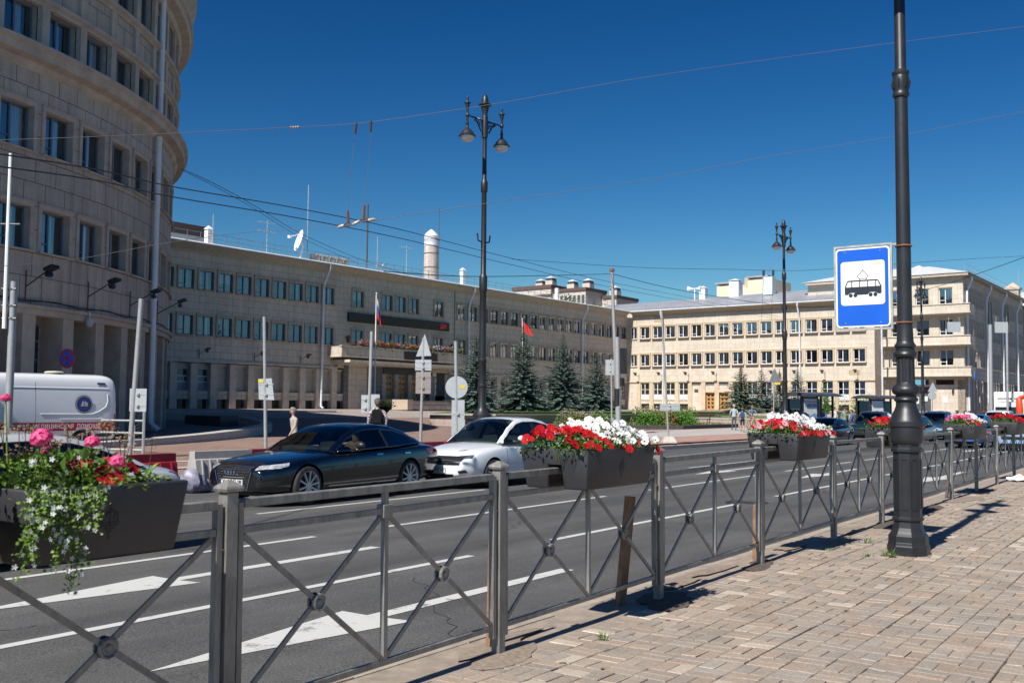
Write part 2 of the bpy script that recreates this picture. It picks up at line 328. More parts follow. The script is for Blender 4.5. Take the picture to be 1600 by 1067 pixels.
def crack(s, q, n, ds, dq, w_=.006):
    p = (s, q); 
    for i in range(n):
        r_ = (p[0]+ds*R.uniform(.5, 1.2)+R.gauss(0, .03), p[1]+dq*R.uniform(.3, 1.3)+R.gauss(0, .045)); w2 = w_*R.uniform(.4, 1.2)
        d = Vector((r_[0]-p[0], r_[1]-p[1])).normalized(); nx, ny = -d.y*w2, d.x*w2
        ck.face([SQ(p[0]-nx, p[1]-ny, fq(p[1]-ny)+.003), SQ(r_[0]-nx, r_[1]-ny, fq(r_[1]-ny)+.003), SQ(r_[0]+nx, r_[1]+ny, fq(r_[1]+ny)+.003), SQ(p[0]+nx, p[1]+ny, fq(p[1]+ny)+.003)]); p = r_
crack(5.2, 4.1, 22, .12, .10); crack(9.5, 7.0, 30, .10, .05); crack(12.5, 4.2, 26, .03, .16); crack(2.5, 7.1, 14, .14, .02); crack(16, 5, 30, .18, .05, .008); crack(7.2, 9.7, 20, .16, .02)
ck.build('road_crack', mat('crack dark', (.02, .02, .02), .95), kind='structure', fix=False)
# manhole cover on the road
mh = MB(); c = at(1167, 762, 17.3); mh.lathe([(.0, .0), (.30, .0), (.31, .012), (.36, .012), (.37, 0)], 28, cap=False)
q_ = -.82*c.x+.572*c.y
mh.build('manhole_cover', mat('cast iron', (.05, .048, .046), .6, .5, var=.3, vs=30, bump=.5, bs=50), loc=(c.x, c.y, fq(q_)+.004), label='round iron manhole cover set in the asphalt behind the fence', cat='manhole cover')

# kerbs
KERB = mat('old concrete kerb', (.30, .255, .205), .9, var=.25, vs=4, bump=.5, bs=60)
kb = MB()
for i in range(90):
    s0 = -8+i*1.0; j = R.uniform(-.006, .006); t = R.uniform(-.006, .004)
    P = lambda s, q, z: SQ(s, q+j, z)
    a, b = s0+.004, s0+.996
    vs = [P(a, 3.80, -.02), P(a, 3.95, -.02+t), P(a, 3.94, -.2), P(b, 3.80, -.02), P(b, 3.95, -.02+t), P(b, 3.94, -.2), P(a, 3.79, -.2), P(b, 3.79, -.2)]
    vs[0].z += .012+t; vs[3].z += .012+t; vs[1].z += 0; vs[4].z += 0
    kb.add(vs, [(0, 3, 4, 1), (1, 4, 5, 2), (0, 6, 7, 3), (0, 1, 2, 6), (3, 7, 5, 4)])
kb.build('kerb', KERB, kind='structure')
kb = MB()
kp = [(-60, 19.4), (110, 19.4), (400, 19.4)]
for i in range(170):
    s0 = -40+i; kb.box(s0+.005, s0+.995, 19.33, 19.5, -.5, -.2, M=Matrix.Rotation(RS, 4, 'Z'))
kb.build('far_kerb', mat('pale kerb stone', (.42, .37, .31), .9, var=.15, vs=4), kind='structure')

# sidewalk: grout bed + individually laid pavers near the camera, sheet beyond
def hz(s, q): return .007*sin(s*.9+q*1.7)+.004*sin(s*2.3-q*2.9)
PAVM = bpy.data.materials.new('concrete pavers'); PAVM.use_nodes = True; n = PAVM.node_tree; b = n.nodes['Principled BSDF']; b.inputs['Roughness'].default_value = .9; b.inputs['Specular IOR Level'].default_value = .25
va = N(n, 'ShaderNodeVertexColor'); va.layer_name = 'Col'; tc = N(n, 'ShaderNodeTexCoord')
nz = N(n, 'ShaderNodeTexNoise'); nz.inputs['Scale'].default_value = 55; nz.inputs['Detail'].default_value = 6; nz.inputs['Roughness'].default_value = .7
n2 = N(n, 'ShaderNodeTexNoise'); n2.inputs['Scale'].default_value = 2.0; n2.inputs['Detail'].default_value = 6
n.links.new(tc.outputs['Object'], nz.inputs[0]); n.links.new(tc.outputs['Object'], n2.inputs[0])
r1 = N(n, 'ShaderNodeMapRange'); r1.inputs[1].default_value = .3; r1.inputs[2].default_value = .7; r1.inputs[3].default_value = .72; r1.inputs[4].default_value = 1.25; n.links.new(nz.outputs[0], r1.inputs[0])
r2 = N(n, 'ShaderNodeMapRange'); r2.inputs[1].default_value = .3; r2.inputs[2].default_value = .7; r2.inputs[3].default_value = .85; r2.inputs[4].default_value = 1.1; n.links.new(n2.outputs[0], r2.inputs[0])
mu = N(n, 'ShaderNodeMath', operation='MULTIPLY'); n.links.new(r1.outputs[0], mu.inputs[0]); n.links.new(r2.outputs[0], mu.inputs[1])
vm = N(n, 'ShaderNodeVectorMath', operation='SCALE'); n.links.new(va.outputs[0], vm.inputs[0]); n.links.new(mu.outputs[0], vm.inputs['Scale']); n.links.new(vm.outputs[0], b.inputs['Base Color'])
bp = N(n, 'ShaderNodeBump'); bp.inputs['Strength'].default_value = .35; bp.inputs['Distance'].default_value = .004; n.links.new(nz.outputs[0], bp.inputs['Height']); n.links.new(bp.outputs[0], b.inputs['Normal'])
GROUT = mat('sandy joints', (.25, .205, .165), .95, var=.25, vs=8)
sheet('sidewalk', (frange(-12, 70, .7)+[400], [3.82, 3.4, 3.0, 2.5, 2.0, 1.5, 1, .5, 0, -.5, -1, -1.5, -2, -3, -4, -5, -6, -7, -12, -60]), lambda s, q: SQ(s, q, hz(s, q)-.009 if (s < 60 and q > -10) else -.02), GROUT)
pv = []; pf = []; pc = []
def paver(s0, s1, q0, q1, chipped=False):
    g = .003; lift = R.gauss(0, .0016); ts = R.gauss(0, .0022); tq = R.gauss(0, .0022)
    s0 += g; s1 -= g; q0 += g; q1 -= g; k = len(pv); b_ = .006
    for e, dz in ((0, -.02), (0, -.004), (b_, 0)):
        for (s, q, a_, b2) in ((s0+e, q0+e, -1, -1), (s1-e, q0+e, 1, -1), (s1-e, q1-e, 1, 1), (s0+e, q1-e, -1, 1)):
            pv.append(SQ(s, q, hz(s, q)+dz+lift+ts*a_*.5+tq*b2*.5))
    fs = [(8, 9, 10, 11)]+[(o+i, o+(i+1) % 4, o+4+(i+1) % 4, o+4+i) for o in (0, 4) for i in range(4)]
    br = R.uniform(.9, 1.08); u = R.random()
    c = (.30, .25, .205) if u < .6 else ((.325, .255, .20) if u < .8 else (.285, .25, .215))
    wear = sin(s0*.55+1.1)*cos(q0*.8-.4)
    if (u > .93 and wear > -.2) or (wear > .55 and u > .62): c = (.43, .37, .305)
    c = [x*br*.93 for x in c]
    ew = 1.3 if R.random() < .12 else 1.0
    for i, f in enumerate(fs):
        pf.append(tuple(k+j for j in f)); pc.append(c if i < 5 else [x*ew for x in c])
si = -8
def pav_region(sa, sb, qa, qb):
    nq = int((qb-qa)/.4)
    for bnd in range(nq):
        q0 = qa+bnd*.4+.004
        off = R.choice([0, .1, .2]); k = 0; s = sa+off
        while s < sb:
            u = R.random()
            # basket weave with the odd irregular course
            for h in range(2):
                qq = q0+h*.2
                if (k+h) % 2 == 0: paver(s, s+.2, qq, qq+.1); paver(s, s+.2, qq+.1, qq+.2)
                else: paver(s, s+.1, qq, qq+.2); paver(s+.1, s+.2, qq, qq+.2)
            s += .2; k += 1
pav_region(-1.5, 26, -1.4, 3.8)
pav_region(3.0, 30, -6.6, -1.4)
dj = MB()
for bnd in range(-4, 10):
    q0 = bnd*.4-.2+.0; q0 = round((q0+1.4)/.4)*.4-1.4; s = 0
    while s < 22:
        l_ = R.uniform(.2, 1.6)
        if R.random() < .42: w_ = R.uniform(.002, .006); dj.face([SQ(s, q0-w_, hz(s, q0)+.0045), SQ(s+l_, q0-w_, hz(s+l_, q0)+.0045), SQ(s+l_, q0+w_, hz(s+l_, q0)+.0045), SQ(s, q0+w_, hz(s, q0)+.0045)])
        s += l_
djo = dj.build('open_joints', mat('dark open joint', (.07, .055, .045), .95, var=.3, vs=30), kind='structure', fix=False)
me = bpy.data.meshes.new('paver_field'); me.from_pydata([tuple(p) for p in pv], [], pf); me.materials.append(PAVM)
ca = me.color_attributes.new('Col', 'FLOAT_COLOR', 'CORNER'); flat = []
for f, c in zip(pf, pc): flat += [*c, 1]*len(f)
ca.data.foreach_set('color', flat); o = put('paver_field', me); o['kind'] = 'structure'
far_pav = paving('far pavers', (.31, .25, .195), (.35, .28, .22), .2, .1, (.13, .10, .08), .006, .15)
sheet('sidewalk_far', ([30]+frange(32, 90, 6)+[400], [3.8, 2, -2, -6.6, -60]), lambda s, q: SQ(s, q, hz(s, q) if s < 31 else -.01), far_pav)
# sand and soil gathered along the kerb and round the posts, gum spots
sd = MB()
def blot(s, q, rs, rq, mi, n=14, lift=.006):
    ph = R.uniform(0, 6); P_ = []
    for i in range(n): t = 2*pi*i/n; k = 1+.35*sin(2*t+ph)+.2*R.uniform(-1, 1); P_.append((s+rs*k*cos(t), q+rq*k*sin(t)))
    c = SQ(s, q, hz(s, q)+lift+.006)
    for i in range(n): a, b2 = P_[i], P_[(i+1) % n]; sd.face([c, SQ(a[0], a[1], hz(*a)+.0035), SQ(b2[0], b2[1], hz(*b2)+.0035)], mi)
for s_, q_, a_, b_, m_ in ((2.9, 3.55, .5, .12, 0), (4.85, 3.4, .35, .16, 0), (5.1, 3.62, .4, .1, 0), (6.95, 3.4, .42, .17, 1), (7.6, 3.66, .5, .08, 0), (9.0, 3.45, .3, .14, 1), (8.3, 3.68, .6, .07, 0), (11.3, 3.4, .4, .15, 0), (10.4, 3.66, .5, .08, 0), (13.2, 3.4, .4, .15, 1), (15.5, 3.4, .5, .2, 1), (17.6, 3.3, .6, .25, 0), (19.7, 3.4, .6, .2, 1), (12.3, 3.6, .6, .1, 0)): blot(s_, q_, a_, b_, m_)
for i in range(70): blot(R.uniform(2, 16), R.uniform(-1, 3.3), R.uniform(.008, .02), R.uniform(.008, .02), 2, 7, -.004)
sd.build('pavement_dirt', [mat('sandy dirt', (.22, .175, .135), .97, var=.3, vs=30, bump=.5, bs=120), mat('dark soil dirt', (.085, .065, .05), .97, var=.4, vs=30, bump=.5, bs=120), mat('old gum', (.10, .085, .07), .8)], kind='structure', fix=False)
# small weeds in the joints and at the lamp foot
def weed(loc, n, h, spread, label):
    mb = MB()
    for i in range(n):
        a = R.uniform(0, 2*pi); r0 = R.uniform(0, spread*.4); p = Vector((r0*cos(a), r0*sin(a), 0)); lean = R.uniform(.2, .9)*h; hh = h*R.uniform(.4, 1)
        q = p+Vector((cos(a)*lean, sin(a)*lean, hh)); m_ = (p+q)/2+Vector((0, 0, hh*.15)); sd = Vector((-sin(a), cos(a), 0))*.004
        mb.face([p-sd, p+sd, m_+sd*1.3, m_-sd*1.3]); mb.face([m_-sd*1.3, m_+sd*1.3, q])
        if R.random() < .7:
            c = m_; l = h*.22; t = R.uniform(0, 6.3); e = Vector((cos(t)*l, sin(t)*l, l*.3)); f_ = Vector((-sin(t), cos(t), 0))*l*.35
            mb.face([c, c+e*.5+f_, c+e, c+e*.5-f_])
    return mb.build('weed', mat('weed green', (.09, .16, .03), .7, var=.3, vs=20), loc=loc, fix=False, label=label, cat='weed', group='weeds in the paving joints')
weed((3.74, 9.93, 0), 34, .10, .12, 'leafy green weed growing against the left foot of the big lamp post')
weed((3.52, 9.95, 0), 22, .04, .16, 'small weed in the joint just left of the lamp post foot')
weed((3.25, 10.3, 0), 16, .035, .16, 'flat weed tuft farthest left of the lamp post foot')
weed(Vector((at(943, 985, 6.35).x, 6.35, -.005)), 12, .07, .05, 'thin grass sprig in the paving below the hanging planter shadow')
weed(SQ(3.3, 3.66, 0), 12, .06, .2, 'grass tuft on the kerb joint behind the nearest post')
weed(SQ(11.2, 3.1, 0), 14, .07, .2, 'dry grass tuft at the foot of the fifth fence post')

# plaza: red brown paving, grey slab band, terrace
PLZ = paving('plaza pavers', (.235, .155, .125), (.28, .19, .155), .4, .2, (.12, .09, .08), .01, .25)
qs = frange(19.5, 67, 2.0)
sheet('plaza', (frange(-60, 130, 4)+[170, 260, 400], qs+[72, 80, 100, 160, 300]), lambda s, q: (lambda p: Vector((p.x, p.y, gz(p.x, p.y)-.0 if s < 130 else fq(q))))(SQ(s, q)), PLZ)
GSL = paving('grey slabs', (.31, .27, .24), (.345, .30, .265), .8, .4, (.2, .17, .15), .012, .25)
def patch(name, poly, m, lift=.006, sub=6):
    mb = MB(); (p0, p1, p2, p3) = [Vector((*p, 0)) for p in poly]
    for i in range(sub):
        for j in range(sub):
            q = []
            for (u, v) in ((i, j), (i+1, j), (i+1, j+1), (i, j+1)):
                u /= sub; v /= sub; p = p0*(1-u)*(1-v)+p1*u*(1-v)+p2*u*v+p3*(1-u)*v
                q.append(Vector((p.x, p.y, gz(p.x, p.y)+lift)))
            mb.face(q, 0, [(p.x*.8-p.y*.6, p.x*.6+p.y*.8) for p in q])
    return mb.build(name, m, kind='structure', fix=False)
def ab(a, b): p = AB(a, b); return (p.x, p.y)
patch('slab_path', [ab(-54, 8), ab(-69.9, 8), ab(-69.9, 120), ab(-54, 120)], GSL, sub=26)
patch('slab_crossing', [tuple(SQ(40, 20.6)[:2]), tuple(SQ(75, 20.6)[:2]), tuple(SQ(80, 30)[:2]), tuple(SQ(40, 30)[:2])], mat('red tiles', (.33, .20, .165), .85, var=.15, vs=2), .008, 10)
patch('pale_path', [tuple(SQ(39, 24.0)[:2]), tuple(SQ(90, 24.0)[:2]), tuple(SQ(90, 29.5)[:2]), tuple(SQ(39, 29.5)[:2])], mat('pale slabs', (.36, .335, .31), .85, var=.1, vs=1.3), .014, 14)
# pale stone bands crossing the plaza on the left
mb = MB()
def band(pts, w, lift=.012):
    for (a, b_) in zip(pts[:-1], pts[1:]):
        a = Vector((*a, 0)); b_ = Vector((*b_, 0)); d = (b_-a).normalized(); nn = Vector((-d.y, d.x, 0))*w/2
        mb.face([Vector((p.x, p.y, gz(p.x, p.y)+lift)) for p in (a-nn, b_-nn, b_+nn, a+nn)])
band([tuple(SQ(8, 25.2)[:2]), tuple(SQ(16, 23.9)[:2]), tuple(SQ(22, 21.8)[:2])], .35)
band([tuple(SQ(-2, 22.2)[:2]), tuple(SQ(12, 21.4)[:2]), tuple(SQ(23, 21.6)[:2])], .35)
mb.build('stone_band', mat('pale stone band', (.44, .38, .33), .85, var=.15, vs=3), kind='structure', fix=False)
# ------------------------------------------------------------ buildings
def wall(mb, P, s0, s1, z0, z1, holes, step=None, mi=0, us=1.0, fz=None):
    S = sorted(set([s0, s1]+[h[0] for h in holes]+[h[1] for h in holes])); S = [s for s in S if s0-1e-6 <= s <= s1+1e-6]
    if step:
        T = [S[0]]
        for s in S[1:]:
            n = max(1, int(math.ceil((s-T[-1])/step-1e-6))); a = T[-1]
            T += [a+(s-a)*i/n for i in range(1, n+1)]
        S = T
    Z = sorted(set([z0, z1]+[h[2] for h in holes]+[h[3] for h in holes])); Z = [z for z in Z if z0-1e-6 <= z <= z1+1e-6]
    hs_ = {}
    for i in range(len(S)-1):
        sm = (S[i]+S[i+1])/2; hh = [h for h in holes if h[0] < sm < h[1]]
        j = 0
        while j < len(Z)-1:
            zm = (Z[j]+Z[j+1])/2
            if any(h[2] < zm < h[3] for h in hh): j += 1; continue
            k = j
            while k+1 < len(Z)-1 and not any(h[2] < (Z[k+1]+Z[k+2])/2 < h[3] for h in hh): k += 1
            a, b = S[i], S[i+1]; c, d = Z[j], Z[k+1]
            mb.face([P(a, c), P(b, c), P(b, d), P(a, d)], mi, [(a*us, c), (b*us, c), (b*us, d), (a*us, d)]); j = k+1

WM = {}
def win_meshes(key, w, h, sur, depth, frame, curtain, trim, sash=2, proud=.05, rooms=True, hop=True, sillp=.1, nosur=False):
    if key in WM: return WM[key]
    # stone surround + reveal
    m = MB()
    if not nosur:
        m.box(-w/2-sur, -w/2, -proud, .02, -.02, h+sur*.9); m.box(w/2, w/2+sur, -proud, .02, -.02, h+sur*.9)
        m.box(-w/2, w/2, -proud, .02, h, h+sur*.9); m.box(-w/2-sur-.03, w/2+sur+.03, -proud-.035, .02, h+sur*.9+.002, h+sur*.9+.05)
    m.box(-w/2-sur*.8, w/2+sur*.8, -proud-sillp, .0, -.09, -.022)
    x0, x1 = -w/2, w/2; d = depth
    m.face([(x0, .021, 0), (x0, d, 0), (x0, d, h), (x0, .021, h)]); m.face([(x1, .021, 0), (x1, .021, h), (x1, d, h), (x1, d, 0)])
    m.face([(x0, .021, h), (x0, d, h), (x1, d, h), (x1, .021, h)]); m.face([(x0, .001, 0), (x1, .001, 0), (x1, d, 0), (x0, d, 0)])
    out = {'window': m.mesh('window', trim)}
    f = MB(); t = .065; y0, y1 = d-.10, d-.02
    f.box(x0, x0+t, y0, y1, 0, h); f.box(x1-t, x1, y0, y1, 0, h); f.box(x0+t, x1-t, y0, y1, h-t, h); f.box(x0+t, x1-t, y0, y1, 0, t)
    xs = [x0+(x1-x0)*k/sash for k in range(1, sash)]
    if sash == 2: xs = [x0+(x1-x0)*.46]
    for x in xs: f.box(x-t*.6, x+t*.6, y0-.01, y1-.002, t, h-t)
    if hop: f.box(x0+t, xs[0]-t*.6 if xs else x1-t, y0, y1-.004, h*.22, h*.22+.05)
    out['frame'] = f.mesh('frame', frame)
    g = MB(); g.face([(x0+.01, d-.05, .01), (x1-.01, d-.05, .01), (x1-.01, d-.05, h-.01), (x0+.01, d-.05, h-.01)]); out['pane'] = g.mesh('pane', GLASS)
    if rooms:
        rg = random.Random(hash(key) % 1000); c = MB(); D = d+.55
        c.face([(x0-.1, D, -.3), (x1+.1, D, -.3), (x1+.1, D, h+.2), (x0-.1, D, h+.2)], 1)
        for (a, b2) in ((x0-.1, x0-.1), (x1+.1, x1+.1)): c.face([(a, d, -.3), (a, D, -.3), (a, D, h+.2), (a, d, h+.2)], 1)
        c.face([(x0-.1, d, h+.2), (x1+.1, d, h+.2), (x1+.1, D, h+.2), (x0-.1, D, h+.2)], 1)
        for (a, b2, top, bot) in curtain[1]:
            n = max(3, int((b2-a)*w/.05)); zt = h*top; zb = h*bot
            for i in range(n):
                xa = x0+w*(a+(b2-a)*i/n); xb = x0+w*(a+(b2-a)*(i+1)/n); ya = d+.06+(.03 if i % 2 else 0); yb = d+.06+(.0 if i % 2 else .03)
                c.face([(xa, ya, zb), (xb, yb, zb), (xb, yb, zt), (xa, ya, zt)], 0)
        out['curtain'] = c.mesh('curtain', [curtain[0], ROOM])
    WM[key] = out; return out
def place_window(parent, ms, loc, rz, label=None):
    o = put('window', ms['window'], parent, loc, (0, 0, rz))
    for k in ('frame', 'pane', 'curtain'):
        if k in ms: put(k, ms[k], o)
    return o
CV = [((.52, .78, 1, 0),), ((.05, .25, 1, 0), (.55, .8, 1, 0)), ((.5, .95, 1, 0),), ((.1, .3, 1, 0), (.6, .72, 1, 0)), ((.0, .95, 1, .45),), ()]

# --- round tower
TC = Vector((-40.91, 43.24, .2)); TR = 24.5
tower = empty('round_office_tower', TC, 0, 'round stone office tower ringed with windows, cut off by the left edge', 'building')
def PT(r): return lambda s, z: Vector((r*cos(radians(s)), r*sin(radians(s)), z-TC.z))
us = TR*pi/180
cols = [-14.55+4.863*k for k in range(-5, 8)]
hw = 2.15-.38                                   # half window opening in degrees
rows = [(6.98, 8.55), (10.6, 12.22)]
mb = MB(); H = [(c-hw, c+hw, a, b) for c in cols for a, b in rows]
wall(mb, PT(TR), -180, 180, 4.95, 13.75, H, 1.6, 0, us)
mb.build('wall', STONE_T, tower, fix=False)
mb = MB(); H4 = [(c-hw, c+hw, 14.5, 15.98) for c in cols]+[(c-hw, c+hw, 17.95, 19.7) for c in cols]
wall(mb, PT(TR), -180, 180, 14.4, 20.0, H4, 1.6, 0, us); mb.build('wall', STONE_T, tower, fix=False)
mb = MB()
for (za, zb, rr) in ((19.9, 21.6, TR-.3), (21.6, 27.0, TR-1.0)): wall(mb, PT(rr), -180, 180, za, min(zb, 24.5), [], 1.6, 0, us)
mb.build('attic', STONE_T, tower, fix=False)
def ringp(prof, name, a0=-180, a1=180, st=1.5, m=TRIM_T):
    mb = MB(); n = int((a1-a0)/st); vs = []; k = len(prof)
    for i in range(n+1):
        a = radians(a0+(a1-a0)*i/n)
        for r, z in prof: vs.append((r*cos(a), r*sin(a), z-TC.z))
    fs = [(i*k+j, (i+1)*k+j, (i+1)*k+j+1, i*k+j+1) for i in range(n) for j in range(k-1)]
    mb.add(vs, fs); return mb.build(name, m, tower, smooth=True, sharp=25)
ringp([(TR-.6, 4.62), (TR+.10, 4.62), (TR+.10, 4.82), (TR+.22, 4.86), (TR+.22, 4.97), (TR-.1, 5.02)], 'ledge')
ringp([(TR-.1, 13.45), (TR+.12, 13.6), (TR+.2, 13.78), (TR+.55, 13.86), (TR+.58, 14.12), (TR+.72, 14.2), (TR+.72, 14.34), (TR-.1, 14.44)], 'cornice')
ringp([(TR-.1, 16.02), (TR+.1, 16.02), (TR+.1, 16.14), (TR+.24, 16.2), (TR+.24, 16.34), (TR-.1, 16.4)], 'ledge')
ringp([(TR-.1, 17.55), (TR+.1, 17.55), (TR+.1, 17.66), (TR+.26, 17.72), (TR+.26, 17.86), (TR-.1, 17.92)], 'ledge')
ringp([(TR-.1, 19.8), (TR+.15, 19.85), (TR+.25, 20.05), (TR+.65, 20.15), (TR+.7, 20.4), (TR+.82, 20.45), (TR+.82, 20.62), (TR-.4, 20.72)], 'cornice')
ringp([(TR-.5, 21.4), (TR+.3, 21.5), (TR+.6, 22.0), (TR+.95, 22.4), (TR+.95, 22.7), (TR-1, 22.9)], 'cornice')
ringp([(TR-1.2, 23.9), (TR-.6, 24.1), (TR-.3, 24.5), (TR-1, 24.6), (.1, 24.8)], 'roof')
# pilasters between the windows of the two upper bands, per ring one mesh of repeated strips each its own part
pm = MB()
pm.box(-.19, .19, -.14, .05, 14.42, 16.03); pil1 = pm.mesh('pilaster', TRIM_T)
pm = MB(); pm.box(-.19, .19, -.12, .05, 16.38, 17.56); pil2 = pm.mesh('pilaster', TRIM_T)
pm = MB(); pm.box(-.19, .19, -.12, .05, 17.9, 19.84); pil3 = pm.mesh('pilaster', TRIM_T)
for c in cols:
    a = radians(c-2.43)
    for me_ in (pil1, pil2, pil3): put('pilaster', me_, tower, (TR*cos(a), TR*sin(a), -TC.z), (0, 0, a+pi/2))
wT = {}
W_T = 2*hw*us
for i, c in enumerate(cols):
    a = radians(c); L = Vector((TR*cos(a), TR*sin(a), 0))
    for j, (z, h, ns) in enumerate(((6.98, 1.57, False), (10.6, 1.62, False), (14.5, 1.48, True), (17.95, 1.75, True))):
        v = (i*3+j*2) % 4
        ms = win_meshes('T%d%d' % (j, v), W_T, h, .17, .34, PVCB, (CURT, CV[v]), TRIM_T, proud=.07, nosur=ns, sillp=.0 if ns else .1)
        place_window(tower, ms, (L.x*.9985, L.y*.9985, z-TC.z), a+pi/2)
# ground floor: deep bays between piers
mb = MB(); wall(mb, PT(TR-.95), -180, 180, .1, 4.95, [], 1.6, 0, us); mb.build('wall', STONE_T, tower, fix=False)
mb = MB(); mb.box(-.31, .31, -.02, .98, .0, 4.5); pier = mb.mesh('pier', TRIM_T)
mb = MB(); 
mb.box(-.55, .55, -.03, .1, 1.15, 4.3, 1); mb.box(-.5, .5, -.06, -.035, 2.0, 2.9, 0); mb.box(-.5, .5, -.06, -.035, 3.0, 3.6, 0); mb.box(-.5, .5, -.06, -.035, 3.7, 4.2, 0); mb.box(-.5, .5, -.08, -.035, 1.25, 1.9, 2)
gwin = mb.mesh('window', [mat('dark tower glass', (.02, .035, .05), .08, var=.1, spec=1), PVCB, mat('blue panel', (.10, .16, .22), .5)])
for k in range(-7, 9):
    a = radians(-12.4+4.863*k+.0)
    put('pier', pier, tower, (TR*cos(a), TR*sin(a), 0), (0, 0, a+pi/2))
    if k < 6:
        a = radians(-12.4+4.863*k+2.43); put('window', gwin, tower, ((TR-.95)*cos(a), (TR-.95)*sin(a), -.1), (0, 0, a+pi/2))
# drain pipes of the tower
def pipe_on(parent, pts, r=.09, label=None): 
    m = MB(); m.tube(pts, r, 10)
    for i in range(len(pts)-1):
        a, b_ = Vector(pts[i]), Vector(pts[i+1]); L = (b_-a).length
        for k in range(1, int(L/2)+1):
            p = a+(b_-a)*(k*2/L-.2/L); dd = (b_-a).normalized()*.03; m.tube([p-dd, p+dd], r+.018, 10)
    return m.build('drain_pipe', PIPE, parent, smooth=True)
def tp(az, r, z): return Vector((r*cos(radians(az)), r*sin(radians(az)), z-TC.z))
pipe_on(tower, [tp(4.1, TR+.2, 22), tp(4.1, TR+.2, 14.0)], .13); pipe_on(tower, [tp(3.9, TR+.22, 13.6), tp(3.9, TR+.22, .6), tp(4.0, TR+.6, .25)], .13)
# wall lamps / cameras on arms under the ledge
def arm_lamp(parent, base, out, up=.9, head=.22, m=BLACKM):
    b0 = Vector(base); o_ = Vector(out).normalized(); mb = MB()
    mb.tube([b0, b0+Vector((0, 0, up))], .025, 6); mb.tube([b0+Vector((0, 0, up*.45)), b0+o_*.95+Vector((0, 0, up*.95))], .022, 6)
    t = b0+o_*1.05+Vector((0, 0, up)); M_ = Matrix.Translation(t) @ Matrix.Rotation(atan2(o_.y, o_.x), 4, 'Z') @ Matrix.Rotation(-.35, 4, 'Y')
    mb.box(-.12, .25, -.2, .2, -.05, .06, M=M_); mb.box(-.18, -.02, -.12, .12, -.25, -.1, M=M_)
    return mb.build('floodlight', m, parent)
for az in (-10, -2.1, 6.5, -18): arm_lamp(tower, tp(az, TR+.1, 5.1), (cos(radians(az)), sin(radians(az)), 0), 1.1)
mb = MB(); p = tp(-10.2, TR+.25, 4.55); mb.lathe([(.05, .45), (.05, .2), (.14, .18), (.15, .0), (.11, -.12), (.0, -.2)], 12, c=p); mb.build('security_camera', mat('camera white', (.4, .42, .42), .4), tower, smooth=True)
mb = MB()
for k in range(40):
    pass
mb.tube([tp(-40+k*1.6, TR+.12, 5.12+.05*sin(k*1.3)) for k in range(36)], .022, 5); mb.build('cable', DARK, tower)

# an added unseen block, built further below, shades the square from the left
FX = lambda a0, b0, z0: (AB(a0, b0, z0))
def gb(name, a0, b0, z0, label, cat='building', group=None): return empty(name, AB(a0, b0, z0), RG, label, cat, group)

# --- long left wing
ZB = 1.03
A0 = -70.36
lw_ = gb('long_office_wing', A0, 45, ZB, 'long grey stone office wing with a balconied entrance, between round tower and far corner', 'building')
def lf(b, z, d=0): return Vector((-d, b-45, z-ZB))       # d = depth behind the facade plane
B0, B1 = 24.0, 120.7
wing_cols = [64.66-1.95*k for k in range(0, 19)]
wing_cols = [c for c in wing_cols if c > 40]
sec2 = [84.45+1.95*k for k in range(0, 19)]; sec2 = [c for c in sec2 if c < 120]
ctr = [68.6, 72.7, 74.66, 76.65, 80.6]
wv = .715
H = []
for c in wing_cols+sec2: H += [(c-wv, c+wv, 10.94, 12.55), (c-wv, c+wv, 7.14, 8.73)]
for c in ctr: H += [(c-wv, c+wv, 11.0, 12.65), (c-wv, c+wv, 7.14, 8.8)]
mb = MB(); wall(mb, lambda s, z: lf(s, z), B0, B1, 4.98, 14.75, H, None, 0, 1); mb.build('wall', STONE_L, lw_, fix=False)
mb = MB()   # end and back walls + plinth behind bays
wall(mb, lambda s, z: lf(s, z, .55), B0, 65.9, 1.0, 5.0, [], 4, 0, 1); wall(mb, lambda s, z: lf(s, z, .55), 82.4, B1, 1.0, 5.0, [], 4, 0, 1)
for (bb) in (B0, B1+.0): mb.face([lf(bb, 0), lf(bb, 0, 16), lf(bb, 14.75, 16), lf(bb, 14.75)], 0, [(0, 0), (16, 0), (16, 14), (0, 14)])
mb.face([lf(B0, 0, 16), lf(B1, 0, 16), lf(B1, 14.75, 16), lf(B0, 14.75, 16)], 0, [(0, 0), (90, 0), (90, 14), (0, 14)])
mb.build('wall', STONE_L, lw_, fix=False)
mb = MB(); mb.box(-1.0, .14, B0-45, 65.9-45, 4.86-ZB, 5.06-ZB); mb.box(-1.0, .14, 82.4-45, B1-45-.3, 4.86-ZB, 5.06-ZB); mb.build('ledge', TRIM_L, lw_)
# windows
REFL = [mat('rose reflection tint', (.42, .16, .15), .9, var=.5, vs=2), mat('buff reflection tint', (.50, .40, .30), .9, var=.4, vs=2), mat('grey blind', (.30, .32, .34), .9, var=.3, vs=3)]  # rose and buff blind colours paint in reflections of reddish buildings, lower row
for i, c in enumerate(wing_cols+sec2+ctr):
    for j, z in enumerate((10.94, 7.14)):
        zz = z+(.06 if c in ctr and j == 0 else 0); v = (i*5+j*3+(i//3)) % 5
        far = c in sec2
        v = (i*5+j*3+(i//3)*2+(i % 7)) % 6; cm_ = R.choice([0, 0, 1, 2, 3]) if (j == 1 and c in wing_cols) else R.choice([3, 3, 3, 2])
        ms = win_meshes('L%d%d%d' % (v, far, cm_), 2*wv, 1.6, .16, .16, PVCB if not (far and v % 2) else PVCW, ((REFL+[CURT])[cm_], CV[v]), SURL, proud=.10, sillp=.14)
        place_window(lw_, ms, lf(c, zz), pi/2)
